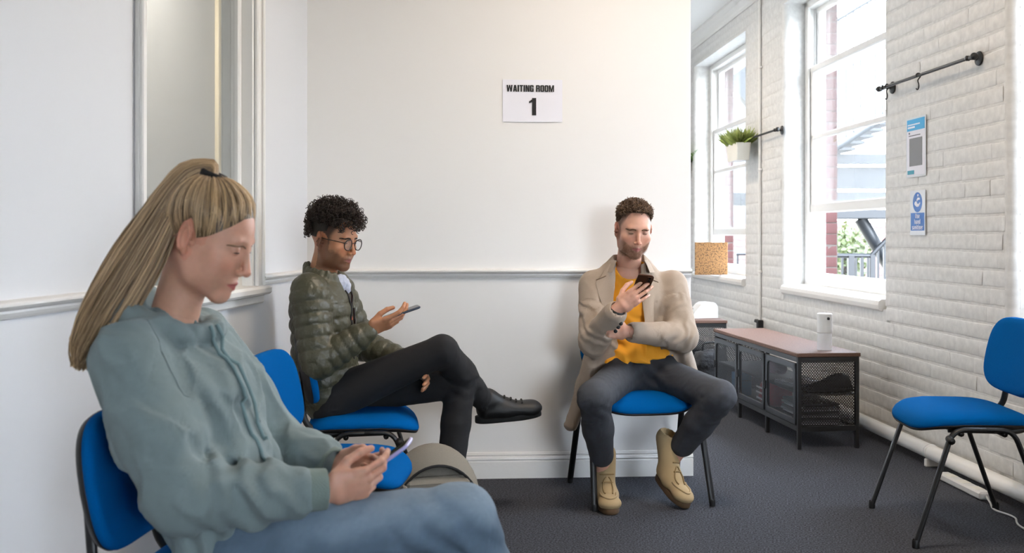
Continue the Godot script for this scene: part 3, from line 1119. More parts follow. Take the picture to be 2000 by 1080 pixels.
func notices() -> void:
	var o := thing("laminated_notice", "laminated notice with turquoise header band on the brick wall", "notice", on_right(5.51, 1.69, 0.006), "notices on the brick wall")
	var mb := MB.new()
	mb.bx(Vector3(-0.116, -0.165, 0), Vector3(0.116, 0.165, 0.0015), 0.0)
	part("laminate", mb, mat("laminate", Color(0.88, 0.90, 0.92), 0.2), o)
	mb = MB.new()
	mb.bx(Vector3(-0.105, -0.155, 0.0015), Vector3(0.105, 0.155, 0.002), 0.0)
	part("sheet", mb, M.paper, o)
	mb = MB.new()
	mb.bx(Vector3(-0.105, 0.092, 0.002), Vector3(0.105, 0.155, 0.0026), 0.0)
	part("header_band", mb, mat("print_turquoise", Color(0.10, 0.60, 0.80), 0.35), o, "turquoise header band")
	mb = MB.new()
	mb.bx(Vector3(-0.1, -0.15, 0.002), Vector3(-0.02, -0.128, 0.0026), 0.0)
	part("footer_tab", mb, mat("print_teal", Color(0.10, 0.52, 0.60), 0.35), o, "teal footer tab")
	mb = MB.new()
	mb.bx(Vector3(-0.095, 0.106, 0.0026), Vector3(-0.01, 0.116, 0.003), 0.0)
	mb.bx(Vector3(-0.095, 0.122, 0.0026), Vector3(0.05, 0.129, 0.003), 0.0)
	part("header_line", mb, M.paper, o)
	mb = MB.new()
	mb.bx(Vector3(-0.085, 0.062, 0.002), Vector3(0.055, 0.067, 0.0026), 0.0)
	mb.bx(Vector3(-0.085, 0.074, 0.002), Vector3(-0.07, 0.084, 0.0026), 0.0)
	part("text_line", mb, mat("print_grey", Color(0.35, 0.36, 0.4), 0.5), o)
	mb = MB.new()
	mb.bx(Vector3(-0.077, -0.105, 0.002), Vector3(0.077, 0.05, 0.0026), 0.0)
	part("grey_square", mb, mat("print_mid", Color(0.46, 0.46, 0.47), 0.5), o, "plain grey square")

	o = thing("sanitiser_notice", "blue and white Use hand sanitiser notice below the turquoise notice", "notice", on_right(5.49, 1.325, 0.006), "notices on the brick wall")
	mb = MB.new()
	mb.bx(Vector3(-0.09, -0.123, 0), Vector3(0.09, 0.123, 0.0015), 0.0)
	part("laminate", mb, M.laminate, o)
	var blue := mat("print_blue", Color(0.02, 0.37, 0.68), 0.35)
	mb = MB.new()
	mb.lathe(Transform3D(Basis(Vector3.RIGHT, PI / 2), Vector3(0, 0.058, 0.0015)), [[0.055, 0.0], [0.055, 0.0006], [0.001, 0.0006]], 32)
	part("round_badge", mb, blue, o, "round blue badge")
	mb = MB.new()
	mb.bx(Vector3(-0.08, -0.098, 0.0015), Vector3(0.08, 0.0, 0.0021), 0.0)
	part("text_panel", mb, blue, o, "blue text panel")
	# pictogram: a cupped hand under a drop
	mb = MB.new()
	for q in [[[-0.034, 0.045], [-0.008, 0.032], [0.016, 0.034], [0.034, 0.052], [0.03, 0.058], [0.012, 0.048], [-0.002, 0.05], [-0.01, 0.062], [-0.022, 0.064], [-0.036, 0.055]], [[-0.006, 0.062], [0.006, 0.07], [0.03, 0.072], [0.026, 0.082], [0.004, 0.084], [-0.01, 0.072]]]:
		var pl := PackedVector2Array()
		for e in q:
			pl.append(Vector2(e[0], e[1]))
		mb.prism(pl, Transform3D(), 0.0021, 0.0027)
	mb.lathe(Transform3D(Basis(Vector3.RIGHT, PI / 2), Vector3(0.006, 0.096, 0.0021)), [[0.007, 0.0], [0.007, 0.0006], [0.001, 0.0006]], 14)
	part("hand_symbol", mb, M.paper, o, "white hand washing symbol")
	text("lettering", "Use", 0.034, M.paper, o, at(0, -0.018, 0.0026), true, 0.9)
	text("lettering", "hand", 0.034, M.paper, o, at(0, -0.049, 0.0026), true, 0.9)
	text("lettering", "sanitiser", 0.034, M.paper, o, at(0, -0.080, 0.0026), true, 0.9)

func things() -> void:
	mat("brown_wood", Color(0.45, 0.345, 0.295), 0.6, {"spec": 0.25, "tex": "streak", "scale3": Vector3(1.2, 7.0, 7.0), "bump": "streak", "bscale": 0.03})
	mat("grey_steel", Color(0.10, 0.11, 0.125), 0.4)
	mat("pot_white", Color(0.88, 0.87, 0.83), 0.4)
	mat("soil", Color(0.10, 0.075, 0.05), 0.95)
	mat("leaf", Color(1, 1, 1), 0.6, {"vcol": true, "back": Color(0.25, 0.3, 0.1)})
	mat("white_plastic", Color(0.82, 0.82, 0.81), 0.3)
	mat("milky_plastic", Color(0.86, 0.87, 0.88), 0.35, {"alpha": 0.45})
	mat("cork", Color(0.70, 0.51, 0.30), 0.85, {"tex": "chips", "bump": "chips", "bscale": 0.1, "scale": 3.5})
	sign_paper()
	notices()
	wall_rail("long black rail with two hooks on the near brick pier", 4.80, 5.86, 2.06)
	s_hook("black hook at the window end of the long rail", 5.76, 2.06)
	s_hook("black hook halfway along the long rail", 5.37, 2.06)
	wall_rail("short black rail holding the grass planter between the windows", 7.72, 8.72, 2.02)
	planter("white planter of short green grass hung between the windows", on_right(8.52, 1.835, 0.135), 0.33, false)
	wall_rail("black rail holding the fern planter beyond the far window", 10.70, 11.6, 2.02)
	planter("white planter of bright green fern at the partition edge", on_right(10.90, 1.86, 0.085), 0.36, true)
	# cabinets along the window wall
	var cb := Basis(Vector3.UP, deg_to_rad(96.3))
	cabinet("long black mesh cabinet with brown wooden top below the window", Transform3D(cb, Vector3(1.601, 0, -5.59)), 1.5, 3, true)
	cabinet("shorter black mesh cabinet half hidden behind the partition", Transform3D(Basis(Vector3.UP, deg_to_rad(93.0)), Vector3(1.31, 0, -7.75)), 1.1, 2, false)
	cabinet_goods(Transform3D(cb, Vector3(1.601, 0, -5.59)))
	dispenser()
	on_far_cabinet()
	cork_board()
	wall_fittings()
	backpack()
	var b := thing("black_bag", "dark soft bag on the floor between the two cabinets", "bag", at(1.47, 0, -7.42, 0.3))
	var mb := MB.new()
	soft_bag(mb, 0.30, 0.36, 0.20, 7)
	part("body", mb, M.bag_black, b)
	mb = MB.new()
	mb.tube(smooth_path([Vector3(-0.06, 0.34, 0.0), Vector3(-0.05, 0.40, 0.01), Vector3(0.05, 0.40, 0.01), Vector3(0.06, 0.34, 0.0)], 5), 0.008, 6)
	part("handle", mb, M.bag_black, b)

func soft_bag(mb: MB, w: float, h: float, dp: float, sd: int) -> void:
	var n := FastNoiseLite.new()
	n.seed = sd
	n.frequency = 4.0
	var rows := []
	for j in 17:
		var v := j / 16.0
		var row := []
		var e := pow(maxf(0.0, 1.0 - pow(absf(v * 2 - 1), 4.0)), 0.3)
		for i in 36:
			var a := TAU * i / 36
			var x := signf(cos(a)) * pow(absf(cos(a)), 0.6) * w / 2 * e * (1.0 - 0.12 * v)
			var z := signf(sin(a)) * pow(absf(sin(a)), 0.7) * dp / 2 * e * (1.0 - 0.25 * v)
			var p := Vector3(x, v * h, -z)
			p += Vector3(x, 0, -z).normalized() * 0.022 * n.get_noise_3dv(p * 3.0 + Vector3(sd, 0, 0)) * e
			row.append(p)
		rows.append(row)
	mb.grid(rows, true)

func cabinet_goods(t: Transform3D) -> void:
	mat("bag_black", Color(0.055, 0.055, 0.06), 0.75, {"bump": "crease", "bscale": 0.6, "scale": 4.0})
	# local x away along the cabinet, z to the back; shelves at 0.115 and 0.31
	var o := thing("shoe", "black shoe lying on the upper shelf at the cabinet's near end", "shoe", t * at(0.10, 0.311, 0.10, PI))
	var mb := MB.new()
	var rows := []
	for j in 13:
		var u := j / 12.0
		var w := 0.018 + 0.030 * sqrt(maxf(0.0, sin(PI * clampf(u * 0.93 + 0.05, 0, 1)))) + 0.006 * u
		var hh := lerpf(0.10, 0.045, smoothstep(0.3, 0.85, u)) * sqrt(maxf(0.02, 1.0 - pow(u * 2 - 1, 8)))
		var row := []
		for i in 14:
			var a := TAU * i / 14
			row.append(Vector3(cos(a) * w, hh * 0.5 + sin(a) * hh * 0.5, -0.26 + 0.27 * u))
		rows.append(row)
	mb.grid(rows, true)
	part("upper", mb, M.bag_black, o)
	mb = MB.new()
	mb.bx(Vector3(-0.042, 0, -0.26), Vector3(0.042, 0.016, 0.005), 0.006)
	part("sole", mb, M.black_plastic, o)
	o = thing("paper_stack", "stack of papers and magazines on the lower shelf of the long cabinet", "papers", t * at(0.26, 0.116, 0.18))
	rng.seed = 77
	for i in 9:
		mb = MB.new()
		mb.box(at(rng.randfn() * 0.006, 0.006 + i * 0.013, rng.randfn() * 0.006, rng.randfn() * 0.04), Vector3(0.30, 0.012, 0.22), 0.001)
		part("magazine", mb, [M.paper, mat("grey_paper", Color(0.55, 0.56, 0.58), 0.6), mat("dark_paper", Color(0.22, 0.23, 0.26), 0.5)][i % 3], o)
	o = thing("folder", "pale folder lying flat on the upper shelf of the long cabinet", "folder", t * at(0.36, 0.311, 0.16, 0.2))
	mb = MB.new()
	mb.bx(Vector3(-0.12, 0, -0.10), Vector3(0.12, 0.018, 0.10), 0.002)
	part("cover", mb, M.grey_paper, o)
	mb = MB.new()
	mb.bx(Vector3(-0.115, 0.018, -0.095), Vector3(0.115, 0.021, 0.095), 0.0)
	part("sheet", mb, M.paper, o)
	o = thing("red_package", "red bag with white print in the cabinet's middle bay", "package", t * at(0.74, 0.116, 0.16))
	mb = MB.new()
	soft_bag(mb, 0.26, 0.18, 0.20, 3)
	part("bag", mb, mat("red_plastic", Color(0.62, 0.06, 0.12), 0.35), o)
	mb = MB.new()
	for y in [0.05, 0.085, 0.12]:
		mb.box(at(0.0, y, -0.104), Vector3(0.15 - 0.3 * absf(y - 0.085), 0.012, 0.004), 0.001)
	part("printed_stripe", mb, M.paper, o)
	o = thing("rolled_towel", "pinkish rolled towel on the upper shelf in the middle bay", "towel", t * at(0.74, 0.311, 0.15))
	mb = MB.new()
	var sp := []
	for i in 40:
		var a := i * 0.42
		sp.append(Vector3(0, 0.055 + sin(a) * 0.0013 * i, cos(a) * 0.0013 * i))
	for k in 12:
		pass
	var rws := []
	for i in 40:
		rws.append([sp[i] + Vector3(-0.11, 0, 0), sp[i] + Vector3(0.0, 0, 0), sp[i] + Vector3(0.11, 0, 0)])
	mb.grid(rws)
	part("roll", mb, mat("towel_pink", Color(0.52, 0.40, 0.44), 0.95, {"bump": "fine", "bscale": 0.3, "scale": 10.0}), o)
	o = thing("blue_box", "small blue box standing in the far bay of the long cabinet", "box", t * at(1.22, 0.116, 0.10))
	mb = MB.new()
	mb.bx(Vector3(-0.06, 0, -0.05), Vector3(0.06, 0.15, 0.05), 0.003)
	part("carton", mb, mat("blue_card", Color(0.04, 0.36, 0.52), 0.5), o)
	mb = MB.new()
	mb.bx(Vector3(-0.061, 0.10, -0.051), Vector3(0.061, 0.104, 0.051), 0.0)
	part("lid_seam", mb, M.ink, o)

func dispenser() -> void:
	var o := thing("sanitiser_dispenser", "white cylindrical hand sanitiser dispenser on the long cabinet", "dispenser", at(1.80, 0.54, -5.75))
	var mb := MB.new()
	mb.lathe(Transform3D(), [[0.001, 0.0], [0.038, 0.0], [0.041, 0.004], [0.041, 0.10], [0.001, 0.10]], 28)
	part("bottle", mb, M.milky_plastic, o, "translucent bottle")
	mb = MB.new()
	mb.lathe(Transform3D(), [[0.001, 0.1], [0.040, 0.1], [0.0425, 0.104], [0.042, 0.206], [0.039, 0.212], [0.001, 0.214]], 28)
	part("pump_head", mb, M.white_plastic, o, "glossy white pump head")
	mb = MB.new()
	mb.box(at(0.008, 0.185, 0.046), Vector3(0.014, 0.016, 0.012), 0.003)
	part("nozzle", mb, M.black_plastic, o, "small black nozzle")

func on_far_cabinet() -> void:
	var o := thing("white_appliance", "small white rounded appliance on the shorter cabinet", "appliance", at(1.56, 0.54, -8.05, 0.25))
	var mb := MB.new()
	var p := PackedVector2Array([Vector2(-0.13, 0), Vector2(0.08, 0), Vector2(0.08, 0.10)])
	for i in 7:
		var a := PI / 2 * i / 6
		p.append(Vector2(0.03 + 0.05 * cos(a), 0.075 + 0.05 * sin(a)))
	p.append_array([Vector2(-0.03, 0.125), Vector2(-0.06, 0.11), Vector2(-0.12, 0.045), Vector2(-0.13, 0.03)])
	mb.prism(p, Transform3D(), -0.06, 0.06)
	part("body", mb, M.white_plastic, o)
	mb = MB.new()
	mb.box(at(-0.045, 0.03, 0.061), Vector3(0.05, 0.03, 0.003), 0.001)
	part("vent_panel", mb, M.pot_white, o)
	o = thing("black_cable", "short black cable arching up beside the white appliance", "cable", at(1.38, 0.54, -8.0))
	mb = MB.new()
	mb.tube(smooth_path([Vector3(-0.06, 0.006, 0.0), Vector3(-0.03, 0.03, 0), Vector3(0.0, 0.06, 0), Vector3(0.04, 0.075, 0.0), Vector3(0.07, 0.072, 0.0)], 5), [0.016, 0.016, 0.016, 0.016, 0.016, 0.015, 0.015, 0.015, 0.015, 0.015, 0.013, 0.013, 0.012, 0.012, 0.012, 0.01, 0.01, 0.009, 0.008, 0.007, 0.006], 8)
	part("cord", mb, M.black_plastic, o)

func cork_board() -> void:
	var o := thing("cork_board", "square brown chipboard panel standing on the far window sill", "board", at(1.905, SILL + 0.004, -9.55, -0.05))
	var mb := MB.new()
	mb.bx(Vector3(-0.155, 0, -0.012), Vector3(0.155, 0.312, 0.012), 0.002)
	part("panel", mb, M.cork, o)
	mb = MB.new()
	for s in [-1.0, 1.0]:
		mb.box(at(s * 0.10, 0.015, -0.04), Vector3(0.02, 0.03, 0.07), 0.002)
	part("foot_block", mb, M.brown_wood, o)

func wall_fittings() -> void:
	var o := thing("cable_conduit", "thin white conduit running down the brick wall between windows", "conduit", on_right(8.31))
	var mb := MB.new()
	mb.tube([Vector3(0, 0.50, 0.014), Vector3(0, 3.19, 0.014)], 0.0125, 10)
	part("pipe", mb, M.white_gloss, o)
	for y in [0.9, 1.75, 2.6]:
		mb = MB.new()
		mb.box(at(0, y, 0.01), Vector3(0.05, 0.018, 0.02), 0.003)
		mb.tube([Vector3(0, y - 0.009, 0.014), Vector3(0, y + 0.009, 0.014)], 0.0155, 10)
		part("clip", mb, M.white_gloss, o)
	o = thing("wall_socket", "black socket box at the foot of the wall conduit", "socket", on_right(8.31, 0.44))
	mb = MB.new()
	mb.bx(Vector3(-0.06, -0.05, 0.001), Vector3(0.06, 0.06, 0.045), 0.006)
	part("box", mb, M.black_plastic, o)
	mb = MB.new()
	mb.bx(Vector3(-0.045, -0.03, 0.045), Vector3(0.01, 0.035, 0.05), 0.003)
	part("face_plate", mb, M.white_plastic, o)
	o = thing("heating_pipe", "white painted heating pipe along the foot of the brick wall", "pipe", on_right(0))
	mb = MB.new()
	mb.tube([Vector3(-12.5, 0.075, 0.075), Vector3(-2.0, 0.075, 0.075)], 0.038, 16)
	part("pipe", mb, M.white_gloss, o)
	for d in [3.2, 5.2, 7.4]:
		mb = MB.new()
		mb.bx(Vector3(-d - 0.012, 0.0, 0.03), Vector3(-d + 0.012, 0.042, 0.11), 0.004)
		mb.tube([Vector3(-d - 0.012, 0.075, 0.075), Vector3(-d + 0.012, 0.075, 0.075)], 0.041, 16)
		part("bracket", mb, M.white_gloss, o)
	o = thing("extension_lead", "white extension socket and flex on the carpet by the heating pipe", "extension lead", on_right(4.72, 0, 0.15))
	mb = MB.new()
	mb.box(at(0.0, 0.021, 0), Vector3(0.40, 0.036, 0.06), 0.008)
	part("socket_block", mb, M.white_plastic, o)
	mb = MB.new()
	for i in 3:
		mb.box(at(-0.12 + i * 0.12, 0.0395, 0), Vector3(0.06, 0.002, 0.045), 0.0008)
	part("outlet", mb, M.pot_white, o)
	mb = MB.new()
	mb.tube(smooth_path([Vector3(0.2, 0.022, 0), Vector3(0.27, 0.012, 0.02), Vector3(0.36, 0.006, 0.05), Vector3(0.48, 0.006, 0.03), Vector3(0.62, 0.006, 0.08), Vector3(0.9, 0.006, 0.06), Vector3(1.3, 0.006, 0.02)], 6), 0.0045, 7)
	part("flex", mb, M.white_plastic, o)

func backpack() -> void:
	mat("canvas", Color(0.67, 0.64, 0.585), 0.92, {"tex": "fine", "bump": "weave", "bscale": 0.1, "scale": 9.0})
	mat("strap_dark", Color(0.10, 0.10, 0.10), 0.8)
	# leaning against the man's chair, the padded back rising into a hood over the front pocket
	var o := thing("backpack", "grey canvas backpack on the floor beside the empty chair", "backpack", at(-0.285, 0, -3.66, 0.25))
	var mb := MB.new()
	soft_bag(mb, 0.30, 0.37, 0.17, 21)
	part("body", mb, M.canvas, o)
	# hood: a broad arched band over the top
	mb = MB.new()
	var rows := []
	for j in 7:
		var v := j / 6.0
		var row := []
		for i in 21:
			var a := PI * (0.02 + 0.96 * i / 20.0)
			var r := 1.0 + 0.08 * sin(PI * v)
			row.append(Vector3(-cos(a) * 0.155 * r, 0.25 + sin(a) * 0.175 * r - 0.05 * v * v, lerpf(-0.07, 0.085, v)))
		rows.append(row)
	mb.grid(rows)
	part("top_flap", mb, M.canvas, o)
	mb = MB.new()
	var edge := []
	for i in 21:
		var a := PI * (0.02 + 0.96 * i / 20.0)
		edge.append(Vector3(-cos(a) * 0.155, 0.20 + sin(a) * 0.175, 0.086))
	mb.tube(edge, 0.005, 6)
	part("zip", mb, M.strap_dark, o)
	mb = MB.new()
	mb.bx(Vector3(-0.125, 0.02, 0.05), Vector3(0.125, 0.335, 0.10), 0.02)
	part("front_pocket", mb, M.canvas, o)
	mb = MB.new()
	mb.bx(Vector3(-0.006, 0.05, 0.099), Vector3(0.006, 0.31, 0.104), 0.001)
	part("seam", mb, M.canvas, o)
	mb = MB.new()
	mb.tube(smooth_path([Vector3(-0.13, 0.38, -0.03), Vector3(-0.17, 0.385, 0.05), Vector3(-0.155, 0.33, 0.09), Vector3(-0.12, 0.30, 0.10)], 5), 0.011, 8, 0.4)
	part("grab_handle", mb, M.canvas, o)
	mb = MB.new()
	for s in [-1.0, 1.0]:
		mb.tube(smooth_path([Vector3(s * 0.08, 0.36, -0.08), Vector3(s * 0.11, 0.30, -0.13), Vector3(s * 0.12, 0.15, -0.13), Vector3(s * 0.10, 0.04, -0.085)], 5), 0.02, 8, 0.25)
	part("shoulder_strap", mb, M.strap_dark, o)

# ---------------------------------------------------------------- outside the windows
func outside() -> void:
	mat("escape_paint", Color(0.05, 0.055, 0.065), 0.5)
	mat("escape_sheet", Color(0.105, 0.12, 0.135), 0.5, {"tex": "mottle", "scale": 2.0})
	mat("strut_grey", Color(0.13, 0.15, 0.17), 0.4)
	mat("roof_tile", Color(0.33, 0.20, 0.17), 0.85, {"tex": "fine", "scale": 0.7})
	mat("render_white", Color(0.40, 0.42, 0.45), 0.8)
	mat("yard", Color(0.45, 0.445, 0.43), 0.95, {"tex": "mottle", "scale": 0.3})
	mat("far_glass", Color(0.16, 0.22, 0.28), 0.1)
	var mb := MB.new()
	mb.bx(Vector3(2.8, -3.4, -60), Vector3(60, -3.2, 40), 0.0)
	struct("ground_outside", mb, M.yard, "pale paved yard outside the windows")
	# steel fire escape
	var o := thing("fire_escape", "dark steel fire escape stairs outside the near window", "fire escape", at(4.15, 0, -12.0, 0.0))
	var leg := func(px: float, y0: float, y1: float, r: float) -> void:
		var q := MB.new()
		q.bx(Vector3(px - r, y0, -r), Vector3(px + r, y1, r), 0.003)
		part("baluster", q, M.escape_paint, o)
	mb = MB.new()
	mb.bx(Vector3(-0.75, 1.40, -0.4), Vector3(1.2, 1.50, 0.5), 0.004)
	part("landing_beam", mb, M.escape_paint, o)
	for q in [[1.56, 1.72, 0.05], [1.76, 2.02, 0.0], [2.05, 2.17, 0.1]]:
		mb = MB.new()
		mb.bx(Vector3(-0.32, q[0], -0.03 + q[2]), Vector3(1.2, q[1], 0.03 + q[2]), 0.004)
		part("fascia_sheet", mb, M.escape_sheet, o)
	mb = MB.new()
	mb.tube([Vector3(0.02, 1.40, 0.05), Vector3(0.62, 0.40, 0.05)], 0.075, 14)
	part("diagonal_strut", mb, M.strut_grey, o)
	for q in [[[-0.6, 0.965, 0.3], [0.06, 0.965, 0.3]], [[0.06, 0.965, 0.3], [0.55, 1.48, 0.3]], [[0.0, 0.55, 0.3], [0.6, 0.86, 0.3]]]:
		mb = MB.new()
		mb.tube([Vector3(q[0][0], q[0][1], q[0][2]), Vector3(q[1][0], q[1][1], q[1][2])], 0.026, 8)
		part("handrail", mb, M.escape_paint, o)
	for q in [[-0.28, 0.012], [-0.18, 0.034], [-0.12, 0.012], [-0.05, 0.018], [0.02, 0.012], [0.07, 0.03], [0.14, 0.012], [0.22, 0.018], [0.29, 0.012], [0.37, 0.03], [0.45, 0.012]]:
		var qb := MB.new()
		var top: float = 0.965 if q[0] < 0.07 else 0.965 + (q[0] - 0.06) * 1.05
		qb.bx(Vector3(q[0] - q[1], 0.3, 0.3 - q[1]), Vector3(q[0] + q[1], top, 0.3 + q[1]), 0.002)
		part("baluster", qb, M.escape_paint, o)
	# upper flight: treads and the slanted balustrade
	for i in 9:
		mb = MB.new()
		mb.bx(Vector3(-0.30 + i * 0.11, 2.20 + i * 0.075, -0.5), Vector3(-0.12 + i * 0.11, 2.235 + i * 0.075, 0.3), 0.003)
		part("tread", mb, M.escape_sheet, o)
	mb = MB.new()
	mb.tube([Vector3(-0.4, 2.2, 0.3), Vector3(0.8, 2.98, 0.3)], 0.045, 8)
	part("stringer", mb, M.strut_grey, o)
	mb = MB.new()
	mb.tube([Vector3(-0.45, 3.66, 0.3), Vector3(0.8, 4.42, 0.3)], 0.022, 8)
	part("handrail", mb, M.strut_grey, o)
	for i in 12:
		mb = MB.new()
		var x := -0.32 + i * 0.085
		mb.bx(Vector3(x - 0.011, 2.25 + (x + 0.4) * 0.65, 0.29), Vector3(x + 0.011, 3.68 + (x + 0.45) * 0.61, 0.31), 0.002)
		part("baluster", mb, M.strut_grey, o)
	mb = MB.new()
	for x in [-0.5, 1.1]:
		mb.bx(Vector3(x - 0.05, -3.2, -0.4), Vector3(x + 0.05, 1.45, -0.3), 0.004)
	part("post", mb, M.escape_paint, o)
	# second stair seen through the far window
	o = thing("stair_landing", "dark steel landing and railing outside the far window", "stairs", at(3.45, 0, -15.2))
	mb = MB.new()
	mb.bx(Vector3(-0.4, 1.66, -0.3), Vector3(0.5, 1.84, 0.3), 0.004)
	part("landing_beam", mb, M.escape_sheet, o)
	mb = MB.new()
	mb.prism(PackedVector2Array([Vector2(-0.10, 3.7), Vector2(-0.10, 3.45), Vector2(0.5, 2.7), Vector2(0.5, 3.9)]), Transform3D(), -0.1, 0.1)
	part("stair_flight", mb, M.escape_sheet, o)
	mb = MB.new()
	mb.tube([Vector3(-0.08, 0.92, 0.2), Vector3(0.5, 0.92, 0.2)], 0.02, 8)
	part("handrail", mb, M.escape_paint, o)
	for x in [-0.06, 0.08, 0.22]:
		mb = MB.new()
		mb.bx(Vector3(x - 0.016, 0.2, 0.19), Vector3(x + 0.016, 0.92, 0.21), 0.002)
		part("baluster", mb, M.escape_paint, o)
	mb = MB.new()
	for x in [-0.3, 0.4]:
		mb.bx(Vector3(x - 0.05, -3.2, -0.25), Vector3(x + 0.05, 1.66, -0.15), 0.004)
	part("post", mb, M.escape_paint, o)
	# neighbouring houses
	o = thing("tiled_house", "low house with pale red tiled roof beyond the stairs", "house", at(9.4, -3.2, -27.0, -0.35))
	mb = MB.new()
	mb.bx(Vector3(-3.5, 0, -3), Vector3(5, 2.9, 3), 0.0)
	part("wall", mb, M.render_white, o)
	mb = MB.new()
	var rows := []
	for j in 12:
		for e in 2:
			var row := []
			for i in 73:
				var u := i / 72.0
				var v := (j + e) / 12.0
				row.append(Vector3(lerpf(-3.8, 5.3, u), lerpf(2.7, 4.75, v) + 0.035 * absf(sin(u * PI * 36)) + (0.05 if e == 0 else 0.0), lerpf(3.4, 0.0, v)))
			rows.append(row)
	mb.grid(rows)
	mb.face([Vector3(-3.8, 4.75, 0), Vector3(5.3, 4.75, 0), Vector3(5.3, 2.7, -3.4), Vector3(-3.8, 2.7, -3.4)])
	part("roof", mb, M.roof_tile, o, "pale red tiled roof")
	o = thing("white_building", "pale rendered building with blue-grey windows behind the far window", "building", at(8.3, -3.2, -36.0, -0.1))
	mb = MB.new()
	mb.bx(Vector3(-2.6, 0, -3), Vector3(1.4, 9.0, 3), 0.0)
	part("wall", mb, M.render_white, o)
	for r in 3:
		for q in 3:
			mb = MB.new()
			mb.bx(Vector3(-2.1 + q * 1.2, 1.3 + r * 2.5, 3.0), Vector3(-1.4 + q * 1.2, 2.6 + r * 2.5, 3.04), 0.0)
			part("window", mb, M.far_glass, o)
	o = thing("garden_tree", "light green leafy tree between the stairs and the tiled roof", "tree", at(6.75, -3.2, -20.0))
	mb = MB.new()
	mb.tube(smooth_path([Vector3(0, 0, 0), Vector3(0.05, 1.5, 0), Vector3(0, 3.0, 0.05), Vector3(-0.05, 4.0, 0.0)], 4), 0.07, 8)
	part("trunk", mb, M.soil, o)
	mb = MB.new()
	rng.seed = 5
	for i in 900:
		var d := Vector3(rng.randfn(), rng.randfn(), rng.randfn()).normalized()
		var p := Vector3(0, 4.05, 0) + d * Vector3(0.5, 0.62, 0.5) * pow(rng.randf(), 0.4)
		var g := rng.randf_range(0.7, 1.2)
		mb.tint = Color(0.045 * g, 0.058 * g, 0.014 * g)
		leaf_blade(mb, p, Vector3(rng.randfn(), rng.randfn(), rng.randfn()).normalized(), 0.11, 0.03, 0.02)
	var f := part("foliage", mb, M.leaf, o)
	f.set_meta("kind", "stuff")

# ---------------------------------------------------------------- smooth bodies: distance fields meshed as surface nets
class Prim:
	var kind := 0            # 0 tapered capsule, 1 ellipsoid, 2 flattened capsule, 3 rounded box
	var a := Vector3.ZERO
	var ab := Vector3.ZERO
	var il := 0.0
	var ra := 0.0
	var rb := 0.0
	var k := 0.0
	var sub := false
	var inv := Transform3D()
	var rad := Vector3.ONE
	var side := Vector3.RIGHT
	var sx := 1.0
	var bc := Vector3.ZERO
	var br := 0.0
	var qn := 0.0
	var q0 := 0.0
	var qa := 0.0

